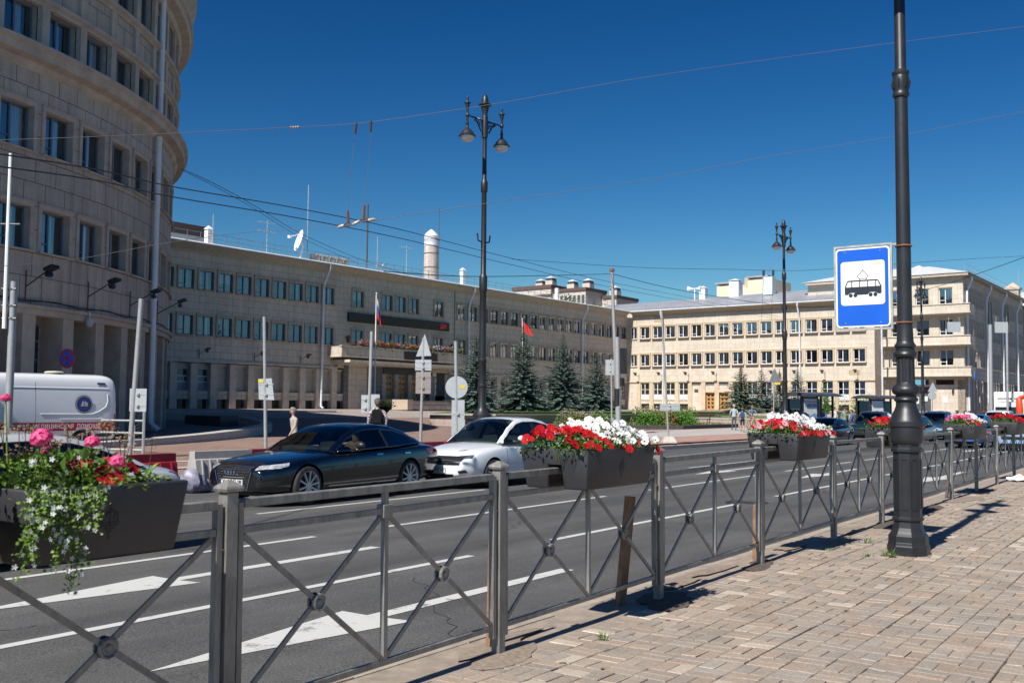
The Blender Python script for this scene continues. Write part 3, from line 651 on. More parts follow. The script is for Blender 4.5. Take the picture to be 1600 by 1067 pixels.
# ground floor bays
mb = MB(); mb.box(-.56, .10, -.34, .34, 0, 4.9-ZB); pier = mb.mesh('pier', TRIM_L)
shm = MB(); shm.box(-.50, -.40, -.63, .63, 2.5-ZB, 4.62-ZB)
for k in range(30): shm.box(-.41, -.392, -.63, .63, 2.52-ZB+k*.07, 2.57-ZB+k*.07)
shm.box(-.52, -.22, -.64, .64, 4.62-ZB, 4.84-ZB); shut = shm.mesh('roller_shutter', SHUT)
bm_ = MB(); bm_.box(-.56, -.1, -.64, .64, 1.84-ZB, 2.46-ZB); bm_.box(-.3, .0, -.66, .66, 2.46-ZB, 2.52-ZB); apron = bm_.mesh('apron', STONE_L)
bw_ = MB(); bw_.box(-.54, -.45, -.62, .62, 0, 1.84-ZB, 0)
for k in range(9): bw_.box(-.44, -.42, -.6+k*.145, -.58+k*.145, .05, 1.8-ZB, 1)
bwin = bw_.mesh('basement_window', [mat('dark basement glass', (.02, .022, .025), .12, var=.3, spec=.8), mat('basement grille', (.12, .11, .1), .6)])
gw = MB(); gw.box(-.5, -.45, -.6, .6, 2.5-ZB, 4.3-ZB, 0); gw.box(-.46, -.42, -.62, .62, 3.22-ZB, 3.3-ZB, 1); gw.box(-.46, -.42, -.62, .62, 3.7-ZB, 3.78-ZB, 1); gw.box(-.46, -.42, .3, .36, 3.3-ZB, 3.7-ZB, 1)
gw.box(-.5, -.4, -.62, .62, 2.5-ZB, 3.15-ZB, 2); gw.box(-.5, -.3, -.64, .64, 4.3-ZB, 4.84-ZB, 3)
gwn = gw.mesh('ground_window', [mat('street glass', (.03, .04, .05), .05, var=.1, spec=1.0), PVCW, mat('frosted panel', (.17, .21, .25), .4), SHUT])
for c in wing_cols+[c for c in (66.6,)]:
    put('pier', pier, lw_, (0, c-.975-45, 0)); put('apron', apron, lw_, (0, c-45, 0)); put('basement_window', bwin, lw_, (0, c-45, 0))
    if 48 < c < 52.2: put('ground_window', gwn, lw_, (0, c-45, 0))
    else: put('roller_shutter', shut, lw_, (0, c-45, 0))
for c in sec2:
    put('pier', pier, lw_, (0, c-.975-45, 0)); put('ground_window', gwn, lw_, (0, c-45, 0)); put('apron', apron, lw_, (0, c-45, 0)); put('basement_window', bwin, lw_, (0, c-45, 0))
# eave, cornice, gutter edge, roof, seam
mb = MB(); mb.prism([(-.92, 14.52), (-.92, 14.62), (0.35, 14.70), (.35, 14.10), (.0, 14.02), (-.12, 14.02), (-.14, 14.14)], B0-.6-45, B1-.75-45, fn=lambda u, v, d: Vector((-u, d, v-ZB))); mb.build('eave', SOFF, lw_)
mb = MB(); mb.prism([(-1.0, 14.625), (-1.0, 14.69), (-.80, 14.80), (.6, 14.95), (.6, 14.745), (0.35, 14.705)], B0-.6-45, B1-.8-45, fn=lambda u, v, d: Vector((-u, d, v-ZB))); mb.build('gutter', ZINC, lw_)
mb = MB(); mb.face([(-.6, B0-45, 14.99-ZB), (-.6, B1+15-45, 14.99-ZB), (-8, B1+15-45, 16.2-ZB), (-8, B0-45, 16.2-ZB)]); mb.face([(-8, B0-45, 16.2-ZB), (-8, B1+15-45, 16.2-ZB), (-16.5, B1+15-45, 14.9-ZB), (-16.5, B0-45, 14.9-ZB)])
mb.build('roof', ZINC, lw_, fix=False)
mb = MB()
for k in range(int((B1-B0)/1.3)):
    y = B0+.4+k*1.3-45; mb.bar((-.1, y, 14.9-ZB), (-.1, y, 15.8-ZB), .04)
for z in (15.35, 15.76): mb.bar((-.1, B0-45, z-ZB), (-.1, B1-2-45, z-ZB), .035)
mb.build('roof_railing', mat('thin grey railing', (.3, .31, .33), .5, .4), lw_)
for b_ in (63.9, 85.5, 108.8):
    m_ = lf(b_, 0); pipe_on(lw_, [(.9, b_-45+.15, 14.62-ZB), (.9, b_-45+.15, 14.2-ZB), (.40, b_-45, 13.0-ZB), (.22, b_-45, 12.4-ZB), (.2, b_-45, 1.3-ZB), (.5, b_-45, 1.15-ZB)], .11)
mb = MB(); mb.box(.0, .035, 83.2-45, 83.3-45, 5.1-ZB, 14.3-ZB); mb.build('expansion_joint', mat('joint strip', (.16, .135, .11), .8), lw_)
for b_ in (50.5, 56.2, 61.4, 46): arm_lamp(lw_, (0.05, b_-45, 5.2-ZB), (1, 0, 0), .75)
mb = MB(); mb.tube([lf(48+k*.8, 4.83+.02*sin(k*2.), -.18) for k in range(22)], .025, 5); mb.build('cable', DARK, lw_)
# grouped surround above triple windows
for zz in (12.8, 8.95):
    mb = MB(); mb.box(0.002, .10, 71.65-45, 77.7-45, zz-ZB, zz+.1-ZB); mb.build('lintel', TRIM_L, lw_)
# LED screen strip
scr = MB(); scr.box(.04, .28, 67.2-45, 82.1-45, 9.5-ZB, 10.4-ZB)
scr_o = scr.build('led_screen', mat('black led screen', (.016, .014, .013), .5, var=.2, vs=30), lw_)
LEDR = mat('red led', (.12, .0, .0), .6, em=(.5, .02, .01), ems=.35)
t = text_obj('led_text', 'ДН', .62, LEDR, scr_o, (.285, 81.1-45, 9.95-ZB), (pi/2, 0, pi/2), spacing=1.0, bold=.01)
# balcony and canopy
mb = MB(); mb.box(0, 1.9, 64.75-45, 82.2-45, 5.95-ZB, 6.15-ZB); mb.box(1.72, 1.88, 64.8-45, 82.15-45, 6.15-ZB, 6.95-ZB)
for y in (64.8, 82.0): mb.box(0.0, 1.72, y-45, y+.15-45, 6.15-ZB, 6.95-ZB)
mb.box(1.66, 1.98, 64.7-45, 82.25-45, 6.952-ZB, 7.04-ZB); balc = mb.build('balcony', STONE_L, lw_)
mb = MB(); mb.box(1.905, 1.97, 73.3-45, 78.3-45, 6.05-ZB, 6.85-ZB); sg = mb.build('sign_panel', mat('dark panel', (.03, .018, .018), .5), balc)
mb = MB(); mb.box(0, 2.6, 65.2-45, 82.6-45, 5.45-ZB, 5.68-ZB); mb.box(0, 2.4, 65.4-45, 82.4-45, 5.3-ZB, 5.45-ZB); mb.build('canopy', TRIM_L, lw_)
# entrance recess
mb = MB(); mb.box(-2.4, -2.3, 67.5-45, 82.2-45, 1.9-ZB, 5.3-ZB); mb.build('recess_wall', mat('dark recess stone', (.12, .115, .115), .7, var=.1), lw_)
mb = MB(); mb.box(-2.3, .05, 70.0-45, 72.2-45, 1.0-ZB, 5.3-ZB); mb.box(-2.3, .05, 66.9-45, 67.5-45, 1.0-ZB, 5.3-ZB); mb.box(-2.3, .05, 65.7-45, 66.0-45, 1.0-ZB, 5.3-ZB)
mb.build('entrance_wall', stone('grey entrance slabs', (.17, .165, .165), (.2, .19, .19), 1.2, .45, .02, (.05, .05, .05)), lw_)
mb = MB(); mb.box(-.35, .04, 67.5-45, 70.0-45, 1.0-ZB, 5.3-ZB); mb.build('entrance_wall', STONE_L, lw_)
mb = MB(); mb.box(-.5, .12, 72.25-45, 79.3-45, 4.6-ZB, 5.3-ZB); mb.build('portal_lintel', mat('dark portal', (.03, .03, .032), .4), lw_)
GOLD = mat('oak door', (.48, .26, .095), .45, var=.25, vs=7); GREYM = mat('grey marble', (.27, .28, .29), .5, var=.15, vs=4)
dd = MB(); dd.box(-.62, .62, 0, .1, 0, 2.7, 0)
for i in range(4):
    for j in range(2): dd.box(-.42+j*.55, -.12+j*.55, -.04, -.002, .3+i*.6, .6+i*.6, 1)
for k in (-.62, -.02, .56): dd.box(k, k+.06, -.06, -.003, 0, 2.7, 0)
for z in (0, .72, 1.32, 1.92, 2.6): dd.box(-.56, .56, -.03, -.004, z, z+.07, 0)
door_me = dd.mesh('door', [GOLD, mat('dark door glass', (.02, .015, .01), .2, spec=.8)])
for c in (73.25, 75.2, 77.2, 79.0):
    put('door', door_me, lw_, (-.30, c-45, 2.0-ZB), (0, 0, pi/2))
    mb = MB(); mb.box(-.42, -.32, c-.62-45, c+.62-45, 4.7-ZB, 5.3-ZB)
    mb.build('transom', mat('dark transom', (.06, .045, .035), .3), lw_)
for c in (72.4, 74.2, 76.2, 78.1, 79.9):
    mb = MB(); mb.box(-.5, .06, c-.27-45, c+.27-45, 1.95-ZB, 4.6-ZB); mb.build('entrance_pier', GREYM, lw_)
    if c in (74.2, 76.2):
        mb = MB(); mb.box(.063, .09, c-.12-45, c+.12-45, 2.8-ZB, 3.9-ZB); mb.build('name_plate', mat('brass plate', (.35, .2, .07), .35, .6), lw_)
for c in (81.2,):
    mb = MB(); mb.box(-.6, -.5, 80.2-45, 82.3-45, 2.5-ZB, 5.2-ZB, 0)
    for k in range(4): mb.box(-.52, -.46, 80.3-45, 80.9-45, 2.6+k*.65-ZB, 3.1+k*.65-ZB, 1)
    mb.box(-.5, .06, 79.3-45, 79.95-45, 1.0-ZB, 4.6-ZB, 2); mb.build('side_glazing', [ROOM, WHITEP, GREYM], lw_)
mb = MB()
for k in range(6): mb.box(-2.3, 2.0+k*.36+.33, 72.0-45, 83.4-45-k*.0, 1.95-ZB-(k+1)*.155, 1.95-ZB-k*.155-.001*k)
mb.build('entrance_steps', GRAN, lw_)
mb = MB(); mb.box(-.3, 4.4, 71.2-45, 72.0-45, 0, 1.0); mb.build('step_cheek', mat('warm granite', (.42, .33, .26), .85, var=.12), lw_)
for b_ in (67.0, 82.4):
    mb = MB(); mb.lathe([(.0, -.55), (.13, -.45), (.22, .1), (.1, .22), (0, .3)], 8, c=(.45, b_-45, 7.9-ZB)); mb.bar((0, b_-45, 7.9-ZB), (.4, b_-45, 8.1-ZB), .05); mb.build('wall_lantern', BLACKM, lw_)

# --- sunlit right wing
WB = 1.2; BF = 120.7
rw = gb('sunlit_office_wing', -53, BF, WB, 'sunlit cream stone office wing with grey metal roof closing the far side of the square', 'building')
def rf(a, z, d=0): return Vector((a+53, d, z-WB))
E1 = -36.5
rcols = [-67.55+1.95*k for k in range(0, 16)]
H = []
for c in rcols+[-69.35]:
    h_ = wv if c > -69 else .5
    H += [(c-h_, c+h_, 10.94, 12.55), (c-h_, c+h_, 7.14, 8.73)]
mb = MB(); wall(mb, rf, A0, E1, 5.0, 14.75, H); 
mb.face([rf(E1, 0), rf(E1, 0, 14), rf(E1, 14.75, 14), rf(E1, 14.75)], 0, [(0, 0), (14, 0), (14, 14), (0, 14)])
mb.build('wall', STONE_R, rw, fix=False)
GH = []
dcols = [(-57.9), (-55.95)]
for c in rcols+[-69.35]:
    if c in dcols or abs(c-dcols[0]) < .3 or abs(c-dcols[1]) < .3: continue
mb = MB(); gh = [(c-.68, c+.68, 2.55, 4.85) for c in rcols if not (-60.4 < c < -54.8)]+[(c-.63, c+.63, 1.25, 2.0) for c in rcols if not (-60.4 < c < -54.8)]+[(-58.6, -57.2, 1.2, 3.6), (-56.65, -55.25, 1.2, 3.6), (-58.55, -57.25, 4.4, 4.9), (-56.6, -55.3, 4.4, 4.9), (-60.5, -59.2, 4.4, 4.9)]
wall(mb, rf, A0, E1, .9, 5.0, gh); mb.build('wall', STONE_R, rw, fix=False)
for i, c in enumerate(rcols):
    for j, z in enumerate((10.94, 7.14)):
        v = (i*7+j*2+i//4) % 6
        ms = win_meshes('R%d' % v, 2*wv, 1.6, .17, .15, PVCW, (CURT, ((0, 1, .28, .0),)+CV[v] if v != 5 else CV[5]), SURR, proud=.13, sillp=.2)
        place_window(rw, ms, rf(c, z), 0)
    if i == 0:
        for z in (10.94, 7.14): place_window(rw, win_meshes('Rn', 1.0, 1.6, .1, .22, PVCW, (CURT, CV[2]), TRIM_R), rf(-69.35, z), 0)
    if c < -60.4 or c > -54.8:
        ms = win_meshes('RG%d' % (i < 5), 1.36, 2.3, .1, .16, PVCW, ((CURY if i < 5 else CURT), ((0, 1, 1, .3),) if i < 5 else CV[2]), TRIM_R, sash=2, nosur=True, proud=.02, sillp=.05)
        o_ = place_window(rw, ms, rf(c, 2.55), 0)
        k_ = 'RGp'
        if k_ not in WM:
            m_ = MB(); m_.box(-.66, .66, .03, .055, .03, .72, 0); m_.box(-.67, .67, .02, .08, 1.35, 1.40, 1); WM[k_] = m_.mesh('lower_panel', [mat('pale lower panel', (.55, .56, .58), .5), PVCW])
        put('lower_panel', WM[k_], o_)
        m_ = WM.get('RGb')
        if not m_:
            q = MB(); q.box(-.62, .62, .2, .25, 0, .75, 0)
            for k in range(9): q.box(-.6+k*.145, -.58+k*.145, .15, .17, 0, .75, 1)
            q.face([(-.63, 0, 0), (-.63, .25, 0), (-.63, .25, .75), (-.63, 0, .75)], 2); q.face([(.63, 0, 0), (.63, .25, 0), (.63, .25, .75), (.63, 0, .75)], 2); q.face([(-.63, 0, .75), (-.63, .25, .75), (.63, .25, .75), (.63, 0, .75)], 2)
            m_ = WM['RGb'] = q.mesh('basement_window', [MATS['dark basement glass'], MATS['basement grille'], TRIM_R])
        put('basement_window', m_, rw, rf(c, 1.25))
    # pier strips between the tall windows
    mb = MB(); mb.box(c-.975-.29+53, c-.975+.29+53, -.12, .0, 0, 4.9-WB)
    if not (-58.2 < c-.975 < -54.5) or 1: mb.build('pier', TRIM_R, rw)
mb = MB(); mb.box(A0+53+.05, E1+53+.05, -.16, .0, 4.9-WB, 5.08-WB); mb.build('ledge', TRIM_R, rw)
for c in dcols: put('door', door_me, rw, rf(c, 1.25, .3), scale=(1.0, 1, .84))
for (a_, b_) in ((-58.6, -57.2), (-56.65, -55.25)):
    mb = MB(); mb.box(a_+53, b_+53, -.1, .25, 3.55-WB, 3.78-WB); mb.face([rf(a_, 1.2), rf(a_, 1.2, .45), rf(a_, 3.6, .45), rf(a_, 3.6)]); mb.face([rf(b_, 1.2), rf(b_, 1.2, .45), rf(b_, 3.6, .45), rf(b_, 3.6)]); mb.build('door_surround', TRIM_R, rw)
for a_ in (-60.5, -58.55, -56.6):
    mb = MB(); mb.box(a_+53, a_+1.3+53, .1, .15, 4.4-WB, 4.9-WB); mb.build('vent_window', mat('grey louvre', (.2, .2, .21), .5), rw)
mb = MB(); mb.box(-59.9+53-.2, -59.9+53+.35, -.04, -.002, 3.55-WB, 3.95-WB); mb.build('wall_plaque', mat('dark bronze', (.08, .05, .035), .5), rw)
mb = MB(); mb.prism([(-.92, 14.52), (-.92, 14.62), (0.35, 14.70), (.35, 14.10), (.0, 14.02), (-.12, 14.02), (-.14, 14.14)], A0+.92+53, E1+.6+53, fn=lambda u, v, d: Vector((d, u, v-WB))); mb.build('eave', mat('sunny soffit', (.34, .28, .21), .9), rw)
mb = MB(); mb.prism([(-1.0, 14.625), (-1.0, 14.69), (-.80, 14.80), (.6, 14.95), (.6, 14.745), (0.35, 14.705)], A0+.8+53, E1+.65+53, fn=lambda u, v, d: Vector((d, u, v-WB))); mb.build('gutter', ZINC, rw)
mb = MB(); mb.face([(A0-8+53, .6, 14.99-WB), (E1+53+.4, .6, 14.99-WB), (E1+53-3, 8, 17.3-WB), (A0-8+53, 8, 16.8-WB)]); mb.face([(A0-8+53, 8, 16.8-WB), (E1+53-3, 8, 17.3-WB), (E1+53+.4, 16, 14.99-WB), (A0-8+53, 16, 14.99-WB)]); mb.face([(E1+53+.4, .6, 14.99-WB), (E1+53+.4, 16, 14.99-WB), (E1+53-3, 8, 17.3-WB)])
for k in range(60):
    x = A0+53+k*.6
    if x < E1+52: mb.bar((x, .62, 15.03-WB), (x, 8, (16.85+(x-A0-53)/34*.5)-WB), .03)
mb.build('roof', ROOFG, rw, fix=False)
mb = MB()
for k in range(17): x = A0+53+1+k*2; mb.bar((x, -.2, 14.9-WB), (x, -.2, 15.75-WB), .03)
for z in (15.3, 15.72): mb.bar((A0+53, -.2, z-WB), (E1+53, -.2, z-WB), .02)
mb.build('roof_railing', MATS['thin grey railing'], rw)
for a_ in (-64.7, -45.6, E1+.9):
    pipe_on(rw, [(a_+53, -.9, 14.6-WB), (a_+53, -.9, 14.2-WB), (a_+53, -.35, 13-WB), (a_+53, -.2, 12.5-WB), (a_+53, -.2, 1.4-WB)], .1)
for a_ in (-68.5, -64.9, -60.9, -56.9, -49, -46, -42.5, -38.5): arm_lamp(rw, (a_+53, -.05, 5.3-WB), (0, -1, 0), .8)
mb = MB(); mb.box(-66.2+53, -64.8+53, -.012, -.002, 13.1-WB, 14.0-WB); mb.build('stone_repair', mat('darker stone patch', (.42, .32, .2), .85), rw)
mb = MB(); mb.box(-39.6+53, -38.2+53, -.012, -.002, 5.6-WB, 6.2-WB); mb.build('stone_repair', MATS['darker stone patch'], rw)
# roof things
def vent(parent, x, y, z, w_, h_, cap=True, m=None, name='vent_stack'):
    mb = MB(); mb.box(x-w_/2, x+w_/2, y-w_/2, y+w_/2, z, z+h_)
    if cap: mb.lathe([(w_*.8, h_+.12), (w_*.85, h_+.15), (.05, h_+.45)], 4, c=(x, y, z), ph=pi/4)
    return mb.build(name, m or PIPE, parent)
vent(rw, -62.4+53, 7.5, 16.5-WB, .9, 1.7); vent(rw, -57.5+53, 7.5, 16.8-WB, 1.4, 2.1); vent(rw, -52.0+53, 6, 16.6-WB, 1.3, 2.4, False, mat('pale painted metal', (.5, .55, .6), .5))
mb = MB(); mb.bar((-63.5+53, 7, 16.5-WB), (-63.5+53, 7, 18.6-WB), .1); mb.lathe([(.1, 0), (.45, .6)], 10, c=(0, 0, 0)); 
mb = MB(); mb.bar((-63.5+53, 7, 16.5-WB), (-63.5+53, 7, 18.4-WB), .12)
for sg_ in (-1, 1):
    mb.tube([(-63.5+53+sg_*.1, 7, 18.3-WB), (-63.5+53+sg_*.4, 7, 18.3-WB), (-63.5+53+sg_*1.0, 7, 18.3-WB)], [.06, .1, .4], 12)
mb.build('roof_loudspeaker', WHITEP, rw)
vent(lw_, -4, 54.0-45, 15.6-ZB, .5, 1.2, True, WHITEP); vent(lw_, -4, 89.4-45, 15.6-ZB, .5, 1.6, True); vent(lw_, -5, 110.5-45, 15.8-ZB, .4, 1.6, False, WHITEP)
def antenna(parent, x, y, z0, z1, els=0, r=.04, name='roof_antenna', m=None):
    mb = MB(); mb.tube([(x, y, z0), (x, y, z1)], r, 6)
    for k in range(els):
        z = z1-.25-k*.8; mb.bar((x, y-1.0+k*.2, z), (x, y+1.0-k*.2, z-.05), .03)
        for j in range(5): yy = y-.9+j*.4; mb.bar((x-.3, yy, z), (x+.3, yy, z), .02)
    return mb.build(name, m or GALV, parent)
antenna(lw_, -1.5, 63.3-45, 15-ZB, 22.3-ZB, 0, .045); antenna(lw_, -1.5, 71.2-45, 15-ZB, 21.8-ZB, 0, .09, m=mat('dark mast', (.06, .05, .05), .6)); antenna(lw_, -2, 58.9-45, 15-ZB, 18.3-ZB, 2); antenna(lw_, -2, 77.6-45, 15-ZB, 18.5-ZB, 1)
antenna(lw_, -2, 73.2-45, 15-ZB, 18.8-ZB); antenna(lw_, -2, 53-45, 15-ZB, 17.9-ZB); antenna(lw_, -2, 47-45, 15-ZB, 18.6-ZB)
mb = MB()   # satellite dish
c_ = Vector((-1.6, 62.3-45, 16.9-ZB)); nrm = Vector((-.44, -.96, .3)).normalized(); e1 = nrm.orthogonal().normalized(); e2 = nrm.cross(e1); vs = []; fs = []
for i in range(6):
    r_ = 1.05*i/5
    for k in range(20): t = 2*pi*k/20; vs.append(c_+e1*r_*cos(t)+e2*r_*sin(t)-nrm*(.28*(1-(r_/1.05)**2)))
for i in range(5):
    for k in range(20): fs.append((i*20+k, i*20+(k+1) % 20, (i+1)*20+(k+1) % 20, (i+1)*20+k))
mb.add(vs, fs); mb.tube([c_-nrm*.3, c_-nrm*.5-Vector((0, 0, .5)), Vector((-1.6, 62.5-45, 15.1-ZB))], .08, 6); mb.tube([c_-e2*1.0, c_+nrm*.9], .04, 5); mb.box(-.12, .12, -.12, .12, -.12, .12, M=Matrix.Translation(c_+nrm*.9))
mb.build('satellite_dish', WHITEP, lw_, smooth=True)
for k in range(5):
    y = 63.6-45+k*.92; mb = MB(); mb.box(-1.5, -.9, y, y+.85, 15.0-ZB, 15.75-ZB, bev=.03); mb.tube([(-.88, y+.42+.3*cos(t), 15.38-ZB+.3*sin(t)) for t in [i*pi/6 for i in range(12)]], .02, 4, closed=True)
    for j in range(5): mb.bar((-.885, y+.1+j*.16, 15.08-ZB), (-.885, y+.1+j*.16, 15.7-ZB), .02)
    mb.build('air_conditioner', mat('beige conditioner', (.42, .40, .36), .6), lw_)
for k, y in enumerate((72.6, 73.5)):
    mb = MB(); mb.tube([(-1.2, y-45+.35*cos(t), 15.6-ZB+.42*sin(t)) for t in [i*pi/8 for i in range(16)]], .05, 5, closed=True); mb.bar((-1.2, y-45, 15-ZB), (-1.2, y-45, 15.2-ZB), .1); mb.build('roof_hatch_ring', GALV, lw_)
# brick chimney with metal cap
ch = empty('brick_chimney', AB(-79, 89, 13), RG, 'round whitewashed brick chimney with a domed metal cap behind the long grey wing', 'chimney')
CH = MB(); CH.lathe([(.88, 0), (.84, 7.6)], 20); CH.build('shaft', stone('chimney brick', (.52, .44, .39), (.60, .54, .49), .5, .22, .015, (.42, .30, .25), stain=.4), ch, smooth=True)
CH = MB(); CH.lathe([(.87, 7.6), (.87, 8.7), (.9, 8.75), (.65, 9.1), (.2, 9.5), (0, 9.6)], 20); CH.build('metal_cap', PIPE, ch, smooth=True)
CH = MB()
for z in (1.5, 3.2, 4.9, 6.6): CH.lathe([(.90, z), (.90, z+.08)], 20, cap=False)
CH.bar((.95, .3, 3), (.95, .3, 12.2), .05); CH.lathe([(1.0, 8.2), (1.0, 8.26)], 20, cap=False); CH.build('iron_band', mat('dark iron', (.08, .06, .055), .7), ch)

# --- corner block with wrap-round balconies
KB = 1.3; kf_b = 124.6; kf_a = -27.4
kb_ = gb('corner_office_block', kf_a, kf_b, KB, 'four-storey cream stone corner block with long balconies, behind the tram stop sign', 'building')
def kf(a, z, d=0): return Vector((a-kf_a, d, z-KB))
def ks(b, z, d=0): return Vector((-d, b-kf_b, z-KB))
fc = [-29.35, -32.0, -34.9]; Hk = []
for c in fc:
    for z in (14.0, 10.3, 6.7): Hk.append((c-.75, c+.75, z, z+1.9))
for c in (-29.6, -32.4): Hk.append((c-1.0, c+1.0, 4.45, 5.05))
for z in (): pass
mb = MB(); wall(mb, kf, -46.0, kf_a, 1.0, 17.6, Hk+[(-34.6, -31.2, 1.3, 4.2)]); mb.build('wall', STONE_R, kb_, fix=False)
sc_ = [126.5+1.62*k for k in range(0, 22)]
Hs = []
for i, c in enumerate(sc_):
    if i in (6, 12, 18): continue
    for z in (14.0, 10.3, 6.7): Hs.append((c-.45, c+.45, z, z+2.0))
mb = MB(); wall(mb, ks, kf_b, 161.5, 5.0, 17.6, Hs); mb.build('wall', STONE_L, kb_, fix=False)
mb = MB(); wall(mb, lambda s, z: ks(s, z, .8), kf_b, 161.5, 1.0, 5.0, []); mb.face([ks(kf_b, 1), ks(kf_b, 1, .8), ks(kf_b, 5, .8), ks(kf_b, 5)], 0, [(0, 1), (.8, 1), (.8, 5), (0, 5)])
mb.face([kf(-46, 1), kf(-46, 1, 30), kf(-46, 17.6, 30), kf(-46, 17.6)], 0, [(0, 1), (30, 1), (30, 17), (0, 17)]); mb.build('wall', STONE_L, kb_, fix=False)
for i, c in enumerate(fc):
    for j, z in enumerate((14.0, 10.3, 6.7)):
        ms = win_meshes('K%d' % ((i+j) % 3), 1.5, 1.9, .08, .3, PVCW, (CURT, CV[(i*2+j) % 4+2 if (i*2+j) % 4+2 < 6 else 0]), TRIM_R, proud=.02, sillp=.04)
        place_window(kb_, ms, kf(c, z), 0)
for i, c in enumerate(sc_):
    if i in (6, 12, 18): continue
    for j, z in enumerate((14.0, 10.3, 6.7)):
        ms = win_meshes('S%d' % ((i+j) % 2), .9, 2.0, .1, .3, PVCB, (CURT, CV[(i+j) % 2]), TRIM_L, sash=1, proud=.10, hop=False)
        place_window(kb_, ms, ks(c, z), pi/2)
    mb = MB(); mb.box(-.8, .08, c-.81-.28-kf_b, c-.81+.28-kf_b, 0, 5-KB); mb.build('pier', TRIM_L, kb_)
for (z, k) in ((13.05, 0), (9.35, 1), (5.7, 2)):
    mb = MB(); x0, x1, y0 = -36.4-kf_a, .95, -1.25
    mb.box(x0, x1, y0, 1.2 if k else .6, z-.62-KB+.2, z-.42-KB+.25); mb.box(x0, x1, y0+.02, y0+.2, z-.17-KB, z+.75-KB); mb.box(x1-.2, x1-.01, y0+.2, 1.2, z-.17-KB, z+.75-KB); mb.box(x0+.01, x0+.2, y0+.2, 0, z-.17-KB, z+.75-KB)
    mb.box(x0-.08, x1+.08, y0-.08, y0+.28, z+.752-KB, z+.84-KB); mb.box(x0-.1, x1+.1, y0-.12, y0+.3, z-.30-KB, z-.172-KB); mb.build('balcony', STONE_R, kb_)
mb = MB(); mb.prism([(-.75, 17.2), (-.75, 17.5), (0.35, 17.6), (.35, 17.2)], -46-kf_a, .75, fn=lambda u, v, d: Vector((d, u, v-KB))); mb.prism([(-.75, 17.2), (-.75, 17.5), (0.35, 17.6), (.35, 17.2)], -.7, 161.5-kf_b, fn=lambda u, v, d: Vector((-u, d, v-KB+.003))); mb.build('eave', SOFF, kb_)
mb = MB(); x0, x1, y0, y1 = -46.6-kf_a, .85, -.85, 161.5-kf_b
mb.add([(x0, y0, 17.53-KB), (x1, y0, 17.53-KB), (x1, y1, 17.53-KB), (x0, y1, 17.53-KB), (x0+6, 6, 19.4-KB), (x1-6, 6, 19.4-KB), (x1-6, y1, 19.4-KB), (x0+6, y1, 19.4-KB)], [(0, 1, 5, 4), (1, 2, 6, 5), (3, 0, 4, 7), (4, 5, 6, 7), (2, 3, 7, 6)]); mb.build('roof', ZINC, kb_)
mb = MB()
for k in range(28): y = -.3+k*1.3; mb.bar((.3, y, 17.6-KB), (.3, y, 18.7-KB), .03); 
for z in (18.1, 18.65): mb.bar((.3, -.3, z-KB), (.3, 35, z-KB), .025)
mb.build('roof_railing', MATS['thin grey railing'], kb_)
for b_ in (127.4-1.6, 136.4, 146.0, 156): pipe_on(kb_, [(.7, b_-kf_b, 17.2-KB), (.7, b_-kf_b, 16.8-KB), (.25, b_-kf_b-.3, 15.5-KB), (.22, b_-kf_b-.3, 14.8-KB), (.22, b_-kf_b-.3, 1.4-KB)], .13)
mb = MB(); mb.box(-31.1-kf_a-3.5, -31.1-kf_a, .4, .5, 0, 3); mb.build('shop_front', [ROOM], kb_)
for (x, c_, z, h_) in ((-33.9, (.25, .55, .55), 2.6, .5), (-33.2, (.6, .6, .55), 2.2, .8), (-32.2, (.55, .6, .6), 2.5, .6), (-33.8, (.5, .5, .45), 3.2, .4)):
    mb = MB(); mb.box(x-kf_a, x+.55-kf_a, .36, .39, z-KB, z+h_-KB); mb.build('window_poster', mat('poster %d' % int(x*-10), c_, .6), kb_)
mb = MB(); mb.box(.9, 1.0, .3, 1.5, 5.15-KB, 5.95-KB, 0); mb.build('street_name_sign', mat('blue sign plate', (.05, .22, .55), .5), kb_)
mb = MB(); mb.box(-29.9-kf_a, -29.3-kf_a, -.03, -.003, 2.3-KB, 3.1-KB); mb.build('notice_plate', mat('notice white', (.6, .58, .58), .5), kb_)
mb = MB(); mb.box(-28.7-kf_a-.1, -28.7-kf_a+.1, -.2, -.003, 3.4-KB, 3.9-KB); mb.build('wall_lamp', BLACKM, kb_)
vent(kb_, -8, 12, 18.5-KB, 1.0, 1.5, True)

# --- next house down the side street, with burgundy band and domed roof
nb = gb('ornate_side_house', kf_a, 161.6, 1.2, 'beige house with burgundy bands and a domed roof at the far right edge', 'building')
NBm = mat('beige render', (.42, .34, .26), .85, var=.12, vs=1); 
mb = MB(); Hn = []
nc = [163.4+2.3*k for k in range(14)]
for c in nc:
    for z in (12.6, 9.0, 5.6): Hn.append((c-.55, c+.55, z, z+2.0))
Pn = lambda b, z, d=0: Vector((.15-d, b-161.6, z-1.2))
wall(mb, Pn, 161.6, 196, 0.8, 16.6, Hn); mb.face([Pn(161.6, .8), Pn(161.6, .8, 14), Pn(161.6, 16.6, 14), Pn(161.6, 16.6)]); mb.build('wall', NBm, nb, fix=False)
mb = MB(); mb.box(.16, .34, 0, 34.4, 11.2-1.2, 12.2-1.2); mb.box(.16, .3, 0, 34.4, 7.8-1.2, 8.6-1.2); mb.build('burgundy_band', mat('burgundy render', (.16, .05, .05), .8), nb)
for i, c in enumerate(nc):
    for z in (12.6, 9.0, 5.6):
        ms = win_meshes('N', 1.1, 2.0, .14, .25, PVCW, (CURT, CV[1]), NBm, sash=1, hop=False, proud=.1); place_window(nb, ms, Pn(c, z), pi/2)
